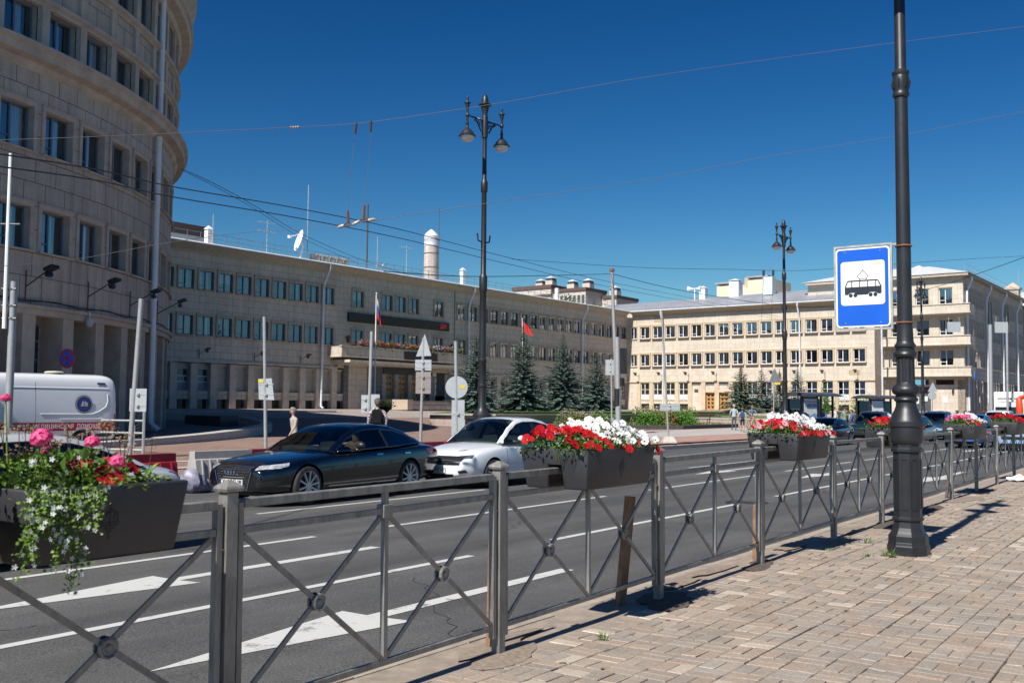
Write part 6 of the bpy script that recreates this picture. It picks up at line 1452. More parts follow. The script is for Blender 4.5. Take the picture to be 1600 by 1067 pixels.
car('parked_car', SQ(11.46, 13.76, fq(13)), RS+.06, 'black sedan with chrome window trim, driving toward the left just beyond the fence', 'car', SEDAN, BLACKP, ('О045ОО', '198'), driver=True)

HATCH = dict(L=4.48, W=1.75, r=.315, wheels=(.86, 3.46), rims='c', cap=(.11, .06), xs=XS(4.48),
    top=[(0, .66, .60, .76, .26), (.18, .76, .70, .88, .22), (.5, .87, .80, .97, .2), (1.0, .95, .86, .99, .19), (1.5, .985, .90, 1.0, .19), (2.4, .98, .92, 1.0, .19), (3.3, .99, .95, 1.0, .2), (3.9, 1.03, .98, .97, .24), (4.3, 1.04, .96, .92, .3), (4.48, .98, .88, .86, .38)],
    cabin=[(1.20, .98, .72), (1.45, 1.12, .68), (1.75, 1.29, .63), (2.05, 1.415, .585), (2.3, 1.455, .575), (2.8, 1.455, .57), (3.2, 1.40, .58), (3.6, 1.27, .61), (3.95, 1.09, .66), (4.12, 1.03, .68)],
    belt=[(1.20, .95, .79), (2.0, .96, .83), (3.0, .99, .83), (3.6, 1.02, .79), (4.12, 1.03, .70)], roof=(2.1, 3.25), pillars=((2.62, 2.74), (2.65, 2.66), (3.45, 3.5)), handles=(2.35, 3.2), hz=.82, plate=(.40, 0))
def vw_detail(skin, e, body, bvh, MB):
    g = skin([(.62, .68), (-.62, .68), (-.58, .52), (.58, .52)], 'f', BLKPL, 'grille', .008, 12)
    def sx(y, z): h = bvh.ray_cast(Vector((-2, y, z)), Vector((1, 0, 0))); return (h[0].x if h[0] else 0)-.014
    mb = MB()
    for z in (.555, .60, .645): mb.tube([(sx(y, z), y, z) for y in [-.56+1.12*i/12 for i in range(13)]], .006, 4)
    mb.tube([(sx(y, .69), y, .69) for y in [-.66+1.32*i/14 for i in range(15)]], .010, 4); mb.build('grille_trim', mat('dim chrome', (.3, .31, .32), .2, 1), g or body)
    mb = MB(); x = sx(0, .60)-.014; ring_tube(mb, (x, 0, .60), .062, .062, .007)
    for a, b_ in (((.026, .652), (0, .61)), ((-.026, .652), (0, .61)), ((.05, .62), (.022, .553)), ((.022, .553), (0, .595)), ((0, .595), (-.022, .553)), ((-.022, .553), (-.05, .62))): mb.tube([(x, a[0], a[1]), (x, b_[0], b_[1])], .005, 4)
    mb.build('emblem', CHROME, body)
    for s in (1, -1):
        ax = 's-' if s < 0 else 's+'
        skin([(s*.47, .70), (s*.73, .725), (s*.74, .655), (s*.52, .63)], 'f', mat('dark headlight', (.10, .13, .17), .06, .3, var=.6, vs=14, coat=1), 'headlight', .006, 10)
        skin([(s*.55, .40), (s*.68, .42), (s*.70, .36), (s*.57, .35)], 'f', BLKPL, 'fog_lamp_recess', .01, 6)
    skin([(.45, .33), (-.45, .33), (-.42, .26), (.42, .26)], 'f', BLKPL, 'air_intake', .008, 8)
HATCH['detail'] = vw_detail
WHITEC = paint('white car paint', (.68, .69, .70), 0, .25, (1.35, 2.66, 3.45), .24, .92)
BKF = dict(HATCH)
car('parked_car', SQ(16.55, 13.42, fq(13)), RS+.02, 'white hatchback-like sedan right behind the black sedan, partly covered by a flower planter', 'car', HATCH, WHITEC, ('К026РН', '147'))
def gen_detail(skin, e, body, bvh, MB):
    skin([(.5, .62), (-.5, .62), (-.45, .48), (.45, .48)], 'f', BLKPL, 'grille', .008, 8); skin([(.5, .33), (-.5, .33), (-.45, .26), (.45, .26)], 'f', BLKPL, 'air_intake', .008, 6)
    for s in (1, -1):
        ax = 's-' if s < 0 else 's+'
        skin([(s*.52, .68), (s*.80, .72), (s*.8, .60), (s*.55, .58)], 'f', LENS, 'headlight', .012, 8); skin([(.10, .70), (.45, .77), (.4, .67), (.12, .62)], ax, LENS, 'headlight', .010, 8)
        skin([(s*.45, .9), (s*.85, .92), (s*.85, .76), (s*.45, .77)], 'r', REDL, 'tail_light', .008, 6)
def variant(base, **kw): d = dict(base); d.update(kw); return d
GEN = variant(HATCH, detail=gen_detail)
SILV = paint('silver white paint', (.58, .59, .60), .3, .3, (1.5, 2.9, 3.8), .24, .9)
car('parked_car', SQ(2.75, 10.8, fq(11)), RS, 'silver white car cut off by the left edge, its tail behind the nearest planter', 'car', variant(SEDAN, L=4.75, detail=gen_detail, xs=XS(4.75), rims='b', chrome=False, frontglass=TINT, blackmirror=False), SILV)
NAVY = paint('navy car paint', (.008, .018, .045), .3, .25, (1.35, 2.66, 3.45), .24, .92)
GREYP = paint('graphite car paint', (.05, .052, .055), .4, .3, (1.35, 2.66, 3.45), .24, .92); BLUEP = paint('bright blue paint', (.03, .15, .50), .2, .28, (1.35, 2.66, 3.45), .24, .92)
car('parked_car', SQ(48.0, 15.9, -.36), RS, 'dark navy sedan stopped in front of the bus shelters', 'car', variant(SEDAN, detail=gen_detail, chrome=False, rims='b'), NAVY)
SUV = variant(HATCH, L=4.6, W=1.86, r=.36, wheels=(.9, 3.6), xs=XS(4.6), detail=gen_detail, rims='b',
    top=[(0, .80, .74, .86, .32), (.2, .95, .88, .95, .28), (.6, 1.02, .95, .98, .26), (1.2, 1.08, 1.0, 1.0, .26), (2.4, 1.08, 1.03, 1.0, .26), (3.6, 1.1, 1.06, 1.0, .28), (4.3, 1.12, 1.06, .95, .32), (4.6, 1.0, .92, .9, .4)],
    cabin=[(1.15, 1.07, .76), (1.5, 1.30, .70), (1.9, 1.55, .64), (2.3, 1.66, .62), (3.0, 1.69, .61), (3.7, 1.65, .61), (4.1, 1.55, .63), (4.35, 1.32, .68), (4.5, 1.12, .73)],
    belt=[(1.15, 1.04, .84), (2.2, 1.06, .88), (3.6, 1.10, .87), (4.5, 1.11, .78)], roof=(1.95, 4.02), pillars=((2.7, 2.8), (2.75, 2.76), (3.6, 3.7)), hz=.92, plate=(.5, 0))
car('parked_car', SQ(58.5, 16.3, -.36), RS, 'dark green estate car behind the navy sedan, half hidden by red flowers', 'car', SUV, paint('dark green paint', (.01, .03, .028), .3, .3, (1.35, 2.7, 3.6), .3, 1.0))
car('parked_car', SQ(52.0, 12.6, -.33), RS, 'dark grey car mostly hidden behind the foreground lamp post', 'car', variant(GEN), GREYP)
car('parked_car', SQ(47.5, 8.9, -.22), RS, 'bright blue small car behind the pink and white flowers right of the lamp post', 'car', variant(GEN), BLUEP)
car('parked_car', SQ(44.5, 6.4, -.18), RS, 'pale blue car at the far right, seen through the last fence bars', 'car', variant(GEN), paint('pale blue paint', (.25, .38, .55), .2, .3))
car('parked_car', SQ(62.5, 13.6, -.33), RS, 'dark blue estate car waiting behind the foreground lamp post', 'car', SUV, paint('dark blue paint', (.02, .06, .12), .3, .3))
car('parked_car', SQ(65.5, 10.6, -.25), RS, 'white van-like car directly right of the dark blue estate, behind pink flowers', 'car', SUV, paint('plain white paint', (.66, .66, .65), 0, .3))
car('parked_car', SQ(57.0, 20.6, gz(*SQ(57, 20.6)[:2])), RS, 'blue car roof showing above the red petunias beside the bus shelter', 'car', variant(GEN), NAVY)

# --- ambulance
av = empty('ambulance', (0, 0, 0), 0, 'white ambulance van with a red lettered stripe, parked before the round tower', 'van')
AL, AW, AH = 5.98, 2.05, 2.62
WV = paint('ambulance white', (.70, .72, .74), 0, .3, (.85, 3.15), .45, 2.3, .5)
sec = [(0, .38), (AW*.44, .38), (AW*.485, .46), (AW*.5, .8), (AW*.5, 1.35), (AW*.488, 1.7), (AW*.47, 2.1), (AW*.445, 2.38), (AW*.40, 2.54), (AW*.30, 2.60), (0, 2.63)]
def asec(x):
    xo = x; x = x+1.1 if x < 1.0 else max(x, 2.1)
    if x < 2.1: top_ = interp([(0, .95), (.15, 1.12), (.9, 1.35), (1.15, 1.5), (1.8, 2.3), (2.1, 2.62)], x)[0]
    else: top_ = interp([(2.1, 2.62), (5.6, 2.63), (5.85, 2.58), (5.98, 2.45)], x)[0]
    wf = interp([(0, .78), (.25, .92), (.9, 1.0), (5.7, 1.0), (5.98, .955)], x)[0]
    out = []
    for y, z in sec:
        zz = .38+(z-.38)*(top_-.38)/2.25; out.append((xo, y*wf, zz))
    return out
xs_ = [-1.1, -.98, -.8, -.5, -.15, .1, .4, .7, .99, 1.3, 1.7, 2.1, 2.35, 2.6, 2.9, 3.4, 3.9, 4.4, 4.9, 5.3, 5.6, 5.8, 5.92, 5.98]
m = MB(); full = []
for x in xs_: s = asec(x); full.append(s+[(a, -b, c) for a, b, c in reversed(s[1:-1])])
K = len(full[0]); m.v = [p for s in full for p in s]
for i in range(len(full)-1):
    for j in range(K): m.f.append((i*K+j, i*K+(j+1) % K, (i+1)*K+(j+1) % K, (i+1)*K+j)); m.m.append(0); m.uv.append(None)
m.f.append(tuple(range(K-1, -1, -1))); m.f.append(tuple(range((len(full)-1)*K, len(full)*K))); m.m += [0, 0]; m.uv += [None, None]
body = m.build('body', WV, av, smooth=True); ss = body.modifiers.new('s', 'SUBSURF'); ss.levels = ss.render_levels = 1
cut = MB()
for x in (-.1, 4.75):
    for s_ in (-1, 1):
        vs = [(x+.42*cos(2*pi*i/28), y, .36+.42*sin(2*pi*i/28)) for y in (s_*.6, s_*1.3) for i in range(28)]; cut.add(vs, [(i, (i+1) % 28, 28+(i+1) % 28, 28+i) for i in range(28)]+[tuple(range(27, -1, -1)), tuple(range(28, 56))])
co = cut.build('tmp', BLKPL, av); bo = body.modifiers.new('b', 'BOOLEAN'); bo.object = co; bo.solver = 'EXACT'
dg = bpy.context.evaluated_depsgraph_get(); nm = bpy.data.meshes.new_from_object(body.evaluated_get(dg)); body.modifiers.clear(); body.data = nm; bpy.data.objects.remove(co); nm.set_sharp_from_angle(angle=radians(35))
bvA = BVHTree.FromPolygons([v.co for v in nm.vertices], [p.vertices for p in nm.polygons])
def askin(poly, m, nm_, off=.006, su=12, sv=4, holes=None):
    g = MB(); G = []
    for i in range(su+1):
        row = []
        for j in range(sv+1):
            u_, v_ = i/su, j/sv; p = [(poly[0][q]*(1-u_)+poly[1][q]*u_)*(1-v_)+(poly[3][q]*(1-u_)+poly[2][q]*u_)*v_ for q in (0, 1)]
            h = bvA.ray_cast(Vector((p[0], -3, p[1])), Vector((0, 1, 0))); row.append(Vector((p[0], h[0].y-off, p[1])) if h[0] and h[0].y < -.8 else None)
        G.append(row)
    for i in range(su):
        for j in range(sv):
            q = [G[i][j], G[i+1][j], G[i+1][j+1], G[i][j+1]]
            if all(x is not None for x in q): g.face(q)
    return g.build(nm_, m, body, smooth=True)
def ay(x, z): h = bvA.ray_cast(Vector((x, -3, z)), Vector((0, 1, 0))); return h[0].y
REDS = mat('ambulance red', (.42, .012, .02), .4, var=.05)
askin([(.4, 1.00), (5.88, 1.00), (5.88, .73), (.4, .73)], REDS, 'red_stripe', .005, 24, 3)
askin([(.4, .60), (4.28, .60), (4.28, .42), (.4, .42)], BLKPL, 'sill_cladding', .006, 14, 2); askin([(5.2, .62), (5.95, .62), (5.95, .40), (5.2, .40)], BLKPL, 'bumper_corner', .008, 5, 2)
askin([(5.86, 1.28), (5.965, 1.28), (5.965, .62), (5.86, .62)], REDL, 'tail_light', .012, 2, 8)
askin([(.95, 2.05), (1.62, 2.05), (1.62, 1.30), (.95, 1.30)], mat('frosted window', (.35, .37, .38), .3, var=.1), 'side_window', .008, 6, 6)
askin([(.1, 1.85), (.8, 1.95), (.8, 1.30), (-.1, 1.30)], TINT, 'side_window', .01, 6, 6)
askin([(5.25, 2.33), (5.55, 2.33), (5.55, 2.26), (5.25, 2.26)], mat('navy marker', (.02, .05, .12), .3), 'marker_lamp', .02, 3, 1)
mb = MB()
def groove(pts, r=.012): mb.tube([(x, ay(x, z)-.002, z) for x, z in pts], r, 4)
groove([(2.3+i*.28, 2.13) for i in range(13)], .016); groove([(3.95+i*.3, 1.12) for i in range(6)], .010)
groove([(3.3+i*.25, 1.28) for i in range(8)]+[(5.3, 1.36), (5.55, 1.52), (5.62, 1.7), (5.62, 1.95)], .014); mb.build('side_moulding', WV, body, smooth=True)
st_txt = text_obj('lettering', 'СКОРАЯ  МЕДИЦИНСКАЯ  ПОМОЩЬ', .20, mat('white lettering', (.75, .75, .75), .4), body, (3.80, ay(3.80, .865)-.014, .865), (pi/2, 0, 0), .001, spacing=1.08, bold=.003); st_txt.scale = (3.1/st_txt.dimensions.x, 1, 1) if st_txt.dimensions.x else (1, 1, 1)
# round badge
xb_, zb_ = 4.76, 1.60; yb_ = ay(xb_, zb_)-.02
for r_, m_, d_ in ((.30, mat('badge navy', (.03, .05, .16), .4), 0), (.28, mat('badge white', (.55, .55, .58), .4), .003), (.255, MATS['badge navy'], .006), (.20, mat('badge blue', (.03, .07, .28), .4), .009)):
    mb = MB(); mb.face([(xb_+r_*cos(t), yb_-d_+.02*0, zb_+r_*sin(t)) for t in [i*pi/16 for i in range(32)]]); mb.build('badge', m_, body, fix=False)
mb = MB()
for poly, mi in ((((-.12, -.06), (-.02, -.07), (-.01, .09), (-.06, .11), (-.09, .02)), 0), (((.0, -.02), (.13, -.02), (.12, .05), (.02, .1)), 0), (((.0, -.07), (.13, -.08), (.14, -.02), (.02, -.02)), 1), (((-.04, .13), (.04, .13), (0, .17)), 2)): mb.face([(xb_+u, yb_-.013, zb_+v) for u, v in poly], mi)
mb.build('badge_figure', [MATS['badge white'], mat('badge yellow', (.6, .45, .03), .4), REDS], body, fix=False)
ty, rm, dk = wheel_meshes(.36, .24, 'b')
for x in (-.1, 4.75):
    for s_ in (-1, 1): w_ = put('wheel', ty, av, (x, s_*.86, .36), (0, 0, 0 if s_ < 0 else pi)); put('rim', rm, w_)
mb = MB(); mb.box(.6, 5.4, -.6, .6, .25, .5); mb.build('underbody', BLKPL, av)
mb = MB(); mb.lathe([(.30, 0), (.30, .03), (.24, .055), (0, .07)], 16, c=(4.05, -.35, 2.625)); mb.build('roof_vent', mat('cream vent', (.6, .55, .42), .5), av, smooth=True)
adir = radians(52)
av.rotation_euler = (0, 0, adir)
endp = at(184, 640, 34.2); av.location = Vector((endp.x, endp.y, .0))-Matrix.Rotation(adir, 3, 'Z') @ Vector((AL, -AW/2, 0)); av.location.z = -.20

# --- white box truck and orange digger arm far right
tk = empty('box_truck', SQ(101, 15.2, -.5), RS, 'white box truck facing the camera at the far right end of the street', 'truck')
mb = MB(); mb.box(1.9, 7.5, -1.25, 1.25, .9, 3.7, bev=.05); mb.build('cargo_box', WHITEP, tk)
mb = MB(); mb.prism([(-1.0, .5), (1.0, .5), (1.05, 1.6), (.95, 2.5), (.8, 2.75), (-.8, 2.75), (-.95, 2.5), (-1.05, 1.6)], .0, 1.8, fn=lambda u, v, d: Vector((d+(v-.5)*.12, u, v))); mb.build('cab', paint('truck white', (.66, .67, .67), 0, .35), tk)
mb = MB(); mb.face([(.105+.12, -.85, 1.55), (.105+.12, .85, 1.55), (.21, .80, 2.35), (.21, -.80, 2.35)]); mb.box(-.05, .0, -.85, .85, .6, .9)
mb = MB(); mb.box(.08, .2, -.86, .86, 1.55, 2.3); mb.box(-.06, -.01, -.9, .9, .55, .85); mb.build('windscreen', mat('truck glass', (.02, .025, .03), .1, spec=1), tk)
mb = MB(); mb.box(.9, 1.6, -.8, .8, 2.95, 3.15); mb.build('cooling_unit', mat('grey unit', (.25, .25, .24), .5), tk)
ty, rm, dk = wheel_meshes(.42, .26, 'b')
for x in (.9, 5.8):
    for s_ in (-1, 1): w_ = put('wheel', ty, tk, (x, s_*1.0, .42), (0, 0, 0 if s_ < 0 else pi)); put('rim', rm, w_)
dg_ = empty('digger_arm', Vector((at(1593, 640, 58).x, 58, -.3)), RS, 'orange red lifting arm of a machine at the right edge above the truck', 'machine')
ORG = mat('orange machine paint', (.62, .07, .02), .4, var=.08)
mb = MB(); mb.tube([(0, 0, 2.55), (0, 0, 2.45), (0, 0, 1.75), (0, -.02, 1.5), (0, -.05, 1.42)], [.1, .17, .2, .17, .08], 12); mb.tube([(0, 0, 2.5), (-.3, -1.0, 2.75), (-1, -3.5, 2.6)], .12, 8); mb.build('arm', ORG, dg_, smooth=True)
mb = MB(); mb.box(-1.6, 1.6, -4.6, -2.6, .9, 3.0, bev=.08); mb.build('cab', ORG, dg_); mb = MB(); mb.box(-1.62, 1.62, -2.595, -2.58, 1.6, 2.8); mb.build('cab_window', TINT, dg_)
for x in (-1.1, 1.1):
    for y in (-4.3, -2.9): put('wheel', ty, dg_, (x, y, .42))
# ------------------------------------------------------------ raised lawns, granite walls, steps
GRASSM = mat('lawn grass', (.085, .15, .03), .9, var=.35, vs=2.2, bump=.8, bs=30)
def abz(a, b, z): return AB(a, b, z)
def granite_bed(name, a0, a1, b0, b1, zt, label, ob=None):
    # walls on the b0 side and the a1 side, lawn on top
    e = empty(name, abz(a1, b0, 0), RG, label, 'retaining wall')
    f = lambda a, b, z: Vector((a-a1, b-b0, z))
    mb = MB()
    mb.face([f(a0, b0, -.6), f(a1, b0, -.6), f(a1, b0, zt), f(a0, b0, zt)], 0, [(a0, 0), (a1, 0), (a1, zt+.6), (a0, zt+.6)])
    mb.build('lit_wall', GRAN, e, fix=False)
    mb = MB(); mb.face([f(a1, b0, -.6), f(a1, b1, -.6), f(a1, b1, zt), f(a1, b0, zt)], 0, [(b0, 0), (b1, 0), (b1, zt+.6), (b0, zt+.6)]); mb.build('long_wall', GRAND, e, fix=False)  # greyer granite paints this face shaded beside the pinker sunlit one
    mb = MB(); w_ = .45; z = zt+.003; mb.box(a0-a1, .03, -.03, w_, z-.1, z+.05); mb.box(-w_, .03, w_+.001, b1-b0, z-.1, z+.05); mb.build('coping', mat('granite coping', (.33, .30, .28), .8, var=.12), e)
    us = frange(a0, a1-w_, 2.5); vs = frange(b0+w_, b1, 2.5)
    o = sheet('lawn', (us, vs), lambda a, b: Vector((a-a1, b-b0, zt+.06+.05*sin(a*.7)*cos(b*.5)+(.12 if b > b0+3 else 0))), GRASSM, None, e)
    return e
e = empty('granite_bed', abz(-39, 50, 0), RG, 'long grey granite retaining wall carrying the lawn of blue spruces', 'retaining wall')
bp_ = [(-39, 112), (-39, 50), (-44.3, 50), (-58, 68), (-58, 112)]; fb = lambda p, z: Vector((p[0]+39, p[1]-50, z))
for i, (m_, nm_) in enumerate(((GRAND, 'long_wall'), (GRAN, 'lit_wall'), (GRAN, 'rear_wall'))):  # same wall: shade put into the greyer granite, sun into the pinker
    p, q = bp_[i], bp_[i+1]; L_ = hypot(p[0]-q[0], p[1]-q[1]); mb = MB(); mb.face([fb(p, -.6), fb(q, -.6), fb(q, .9), fb(p, .9)], 0, [(0, 0), (L_, 0), (L_, 1.5), (0, 1.5)]); mb.build(nm_, m_, e, fix=False)
mb = MB()
for i in range(3): mb.bar(fb(bp_[i], .905), fb(bp_[i+1], .905), .5, .10)
mb.build('coping', mat('granite coping', (.33, .30, .28), .8, var=.12), e)
mb = MB(); mb.face([fb(p, .97) for p in bp_]); mb.face([fb(p, 1.08) for p in ((-41, 110), (-41, 54), (-45, 54), (-57, 70), (-57, 110))]); mb.build('lawn', GRASSM, e, fix=False)
granite_bed('granite_bed', -38.5, -29.5, 76.5, 106, .62, 'short granite retaining wall with lawn and spruces behind the people')
# low flower bed in front
e = empty('flower_bed', abz(-37, 60, 0), RG, 'low kerbed flower bed with grass in front of the granite wall', 'flower bed')
pl_ = [(-38.8, 54), (-35.2, 56), (-32.4, 63), (-33.2, 74), (-38.8, 76)]
mb = MB(); 
def zq(a, b): p = AB(a, b); return gz(p.x, p.y)
top_ = [Vector((a+37, b-60, zq(a, b)+.20)) for a, b in pl_]; bot = [Vector((a+37, b-60, zq(a, b)-.3)) for a, b in pl_]
mb.face(top_); mb.build('lawn', GRASSM, e, fix=False)
mb = MB()
for i in range(len(pl_)-2):
    p, q = top_[i], top_[i+1]; mb.bar(p-Vector((0, 0, .12)), q-Vector((0, 0, .12)), .3, .38)
mb.build('bed_kerb', mat('dark bed kerb', (.10, .095, .09), .85, var=.2), e)
# wide steps between the lawns
mb = MB()
for k in range(6):
    mb.box(-38.9, -28.0, 84+k*.38, 106, .15+k*.16, .31+k*.16)
o = mb.build('stone_steps', GRAN, None, (0, 0, -.1), (0, 0, RG), label='broad pinkish granite steps rising to the sunlit wing behind the pedestrians', cat='steps')
# terrace base in front of the grey wing by the tower: low steps, circle kerb, block
mb = MB()
for k in range(5): mb.box(-62.5+0, -61.0-k*.4+3, 20, 56+.01*k, -.1, .30+k*.155)
for k in range(1): pass
mb = MB()
for k in range(6): mb.box(-69.5, -60.5-k*.38, 18, 60.5-k*.38, .0, .34+k*.125)
mb.build('stone_steps', GRAND, None, (0, 0, 0), (0, 0, RG), label='low grey steps in shade between the round tower and the grey wing', cat='steps')
mb = MB(); vs = []; n_ = 44
for i in range(n_+1):
    t = radians(-32+72*i/n_); R0 = 28.6+.9*i/n_; hh_ = .10+.3*min(1, i/22)
    if i > 38: R0 -= (i-38)**2*.09
    for r_, z in ((R0, -.1), (R0, hh_), (R0+.55, hh_), (R0+.55, -.1)): x = TC.x+r_*cos(t); y = TC.y+r_*sin(t); vs.append((x, y, gz(x, y)+z))
mb.add(vs, [(i*4+j, i*4+j+1, i*4+5+j, i*4+4+j) for i in range(n_) for j in range(3)]); mb.build('round_kerb', mat('light granite kerb', (.40, .38, .36), .8, var=.1), label='curved pale granite kerb in the shade right of the round tower', cat='kerb')
mb = MB(); p = at(330, 660, 56); mb.box(-1.6, 1.6, -.6, .6, -.2, .55, bev=.03); mb.build('granite_bench', mat('dark polished granite', (.05, .05, .055), .35, var=.2, vs=9), None, (p.x, p.y, gz(p.x, p.y)), (0, 0, RG), label='dark granite block bench in the shade beside the curved kerb', cat='bench')
# ------------------------------------------------------------ spruces
NEED = {}
def needlemat(name, c1, c2): NEED[name] = leafmat(name, c1, c2, .08); return NEED[name]
SPB = needlemat('blue spruce needles', (.05, .085, .07), (.19, .26, .23)); SPG = needlemat('green spruce needles', (.06, .085, .05), (.20, .25, .17)); BARK = mat('spruce bark', (.09, .06, .045), .9, var=.3, vs=9)
def spruce(x, y, z, H, rad, label, m=SPB, seed=1, brown=False):
    rg = random.Random(seed); e = empty('spruce_tree', (x, y, z), 0, label, 'tree', 'blue spruces on the lawns')
    mb = MB(); mb.tube([(0, 0, -.1), (.02, 0, H*.5), (0, .02, H*.985)], [H*.022, H*.013, .01], 7); mb.build('trunk', BARK, e)
    cr = MB(); br = MB()
    nw = int(H/.17); 
    for k in range(nw):
        f = k/nw; zz = .12+f*(H-.35); L = rad*(1-f)**.9*rg.uniform(.72, 1.2)+.07; nb = max(5, int(13*(1-f)+5))
        a0 = rg.uniform(0, 6.3)
        for j in range(nb):
            a = a0+2*pi*j/nb+rg.gauss(0, .13); Lb = L*rg.uniform(.55, 1.2); up0 = .28*(1-f)+.6*f**2
            d = Vector((cos(a), sin(a), 0)); P_ = []
            for t in (0, .35, .7, 1.0): P_.append(Vector((0, 0, zz))+d*Lb*t+Vector((0, 0, (up0*t*.55-.55*t*t*(1-f)+.22*t**4)*Lb)))
            br.tube([tuple(p) for p in P_], [.018, .013, .008, .003], 3, cap=False)
            nt_ = max(6, int(Lb*14))
            for q in range(nt_):
                t = .15+.85*(q+.5)/nt_; i = min(2, int(t/.35)); u = (t-.35*i)/(.35 if i < 2 else .3); p = P_[i]*(1-u)+P_[i+1]*u
                for sgn in (-1, 1):
                    sd = Vector((-d.y, d.x, 0))*sgn; tl = (.30*(1-t*.55))*Lb**.5*rg.uniform(.6, 1.2)*.72; td = (sd*.85+d*.6+Vector((0, 0, -.22+rg.gauss(0, .18)))).normalized()
                    w_ = Vector((0, 0, 1)).cross(td).normalized()*tl*.34; tl *= 1.12; h_ = Vector((0, 0, tl*.2))
                    cr.face([p+w_*.4, p+td*tl*.6+w_+h_*.3, p+td*tl, p+td*tl*.55-w_-h_*.3]); 
                    if q % 2: cr.face([p+h_, p+td*tl*.55+h_*1.6, p+td*tl*.95, p+td*tl*.5-h_*1.3])
    for q in range(26):
        a = rg.uniform(0, 6.3); zz = H*rg.uniform(.93, 1.0); c = Vector((0, 0, zz)); td = Vector((cos(a)*.5, sin(a)*.5, .8)); tl = .16; w_ = Vector((-sin(a), cos(a), 0))*.02; cr.face([c-w_, c+w_, c+td*tl])
    cr.build('crown', m, e, fix=False); br.build('branches', BARK, e, fix=False)
    if brown:
        b_ = MB()
        for q in range(150):
            a = rg.uniform(0, 6.3); zz = H*rg.uniform(.80, .95); r_ = rg.uniform(0, .16); c = Vector((r_*cos(a), r_*sin(a), zz)); td = Vector((cos(a), sin(a), -.5)).normalized()*.11; w_ = Vector((-sin(a), cos(a), .2))*.03; b_.face([c-w_, c+w_, c+td])
        b_.build('cones', leafmat('spruce cones', (.10, .05, .03), (.22, .11, .06), .05), e, fix=False)
    return e
def sp(px, Y, ztop_px, rad, label, m=SPB, seed=1, zb=.95, brown=False):
    p = at(px, ztop_px, Y); spruce(p.x, Y, zb, p.z-zb, rad, label, m, seed, brown)
sp(745, 71, 515, 2.0, 'blue spruce partly hidden behind the tall double lamp', SPB, 3)
sp(818, 79, 503, 2.25, 'tallest blue spruce, with a brown coned top, right of the tall double lamp', SPB, 4, brown=True)
sp(880, 88, 517, 2.5, 'slender-topped blue spruce, second right of the tall double lamp', SPB, 5)
sp(932, 97, 546, 2.4, 'dark blue spruce nearest the inner corner of the building', SPB, 6, brown=True)
sp(1158, 93, 570, 2.3, 'broad spruce with brown cones directly above the cyclist', SPG, 7, .72, brown=True)
sp(1190, 96, 573, 2.1, 'blue-green spruce just left of the triangular sign back', SPB, 8, .72)
sp(1218, 99, 577, 1.7, 'spruce with an orange-brown top right behind the double lamp', SPG, 9, .72, brown=True)
sp(1246, 101, 573, 1.9, 'slim spruce just right of the double lamp, above the bus shelter', SPB, 10, .72)
# leafy shrubs in the bed
def shrub(px, Y, w_, h_, label, m, seed, flowers=None, z=None, n_=1500, ls=.13, grp='shrubs in the flower bed'):
    rg = random.Random(seed); p = at(px, 650, Y); z0 = (zq(p.x*.8-p.y*.6, p.x*.6+p.y*.8)+.15) if z is None else z
    e = empty('shrub', (p.x, p.y, z0), 0, label, 'shrub', grp); mb = MB()
    lumps = [(rg.gauss(0, w_*.22), rg.gauss(0, w_*.2), rg.uniform(.45, .75)) for _ in range(9)]
    def leafc(n2, mat_, nm, zf=(0, 1), sc_=1):
        g = MB()
        for i in range(n2):
            lx, ly, lr = lumps[i % 9]; d = Vector((rg.gauss(0, 1), rg.gauss(0, 1), abs(rg.gauss(0, 1)))).normalized(); r_ = rg.uniform(.6, 1)**.5
            c = Vector((lx+d.x*r_*w_*.33*lr*1.3, ly+d.y*r_*w_*.33*lr*1.3, h_*(.1+.9*d.z*r_*lr*1.35)))
            if not zf[0] <= c.z/h_ <= zf[1]*1.3: continue
            l = ls*rg.uniform(.5, 1.2)*sc_; a_ = Vector((rg.gauss(0, 1), rg.gauss(0, 1), rg.gauss(0, .7))).normalized(); s_ = a_.orthogonal().normalized()*l*.42
            g.face([c, c+a_*l*.5+s_, c+a_*l, c+a_*l*.5-s_])
        return g.build(nm, mat_, e, fix=False)
    leafc(n_, m, 'foliage')
    if flowers: leafc(int(n_*.5), flowers, 'blooms', (.55, 1), .75)
    for i in range(5): 
        x = rg.gauss(0, w_*.15); y = rg.gauss(0, w_*.15); mb.tube([(x*.3, y*.3, -.1), (x, y, h_*.5)], .015, 4)
    mb.build('stems', BARK, e); return e
LAV = leafmat('lavender bloom', (.25, .16, .27), (.42, .30, .42), .2); BGR = leafmat('bright shrub leaf', (.03, .09, .01), (.10, .25, .03), .25); OLV = leafmat('olive leaf', (.07, .10, .02), (.20, .22, .06), .2); RUSTL = leafmat('reddish leaf', (.12, .07, .02), (.28, .17, .06), .2); WHB = leafmat('cream bloom', (.5, .5, .42), (.7, .68, .6), .2)
for a in ((900, 66, 3.4, 1.25, 'wide lavender-flowered shrub right of the red petunias', OLV, 21, LAV), (935, 69, 2.2, .9, 'low green shrub right of the lavender one, behind white petunias', BGR, 22, None), (1015, 70, 1.9, 1.1, 'bright green round shrub left of the thin sign post on a concrete foot', BGR, 23, None), (1036, 72, 2.4, 1.25, 'reddish leaved shrub behind the thin sign post on a concrete foot', RUSTL, 24, None), (1020, 76, 2.6, 1.5, 'pale flowering shrub behind the bright green round one', OLV, 25, WHB), (1068, 73, 2.3, 1.15, 'vivid green ball shrub right of the thin sign post on a concrete foot', BGR, 26, None), (1055, 78, 2.2, 1.7, 'tall grassy shrub below the grey traffic plate', OLV, 27, None)): shrub(*a)
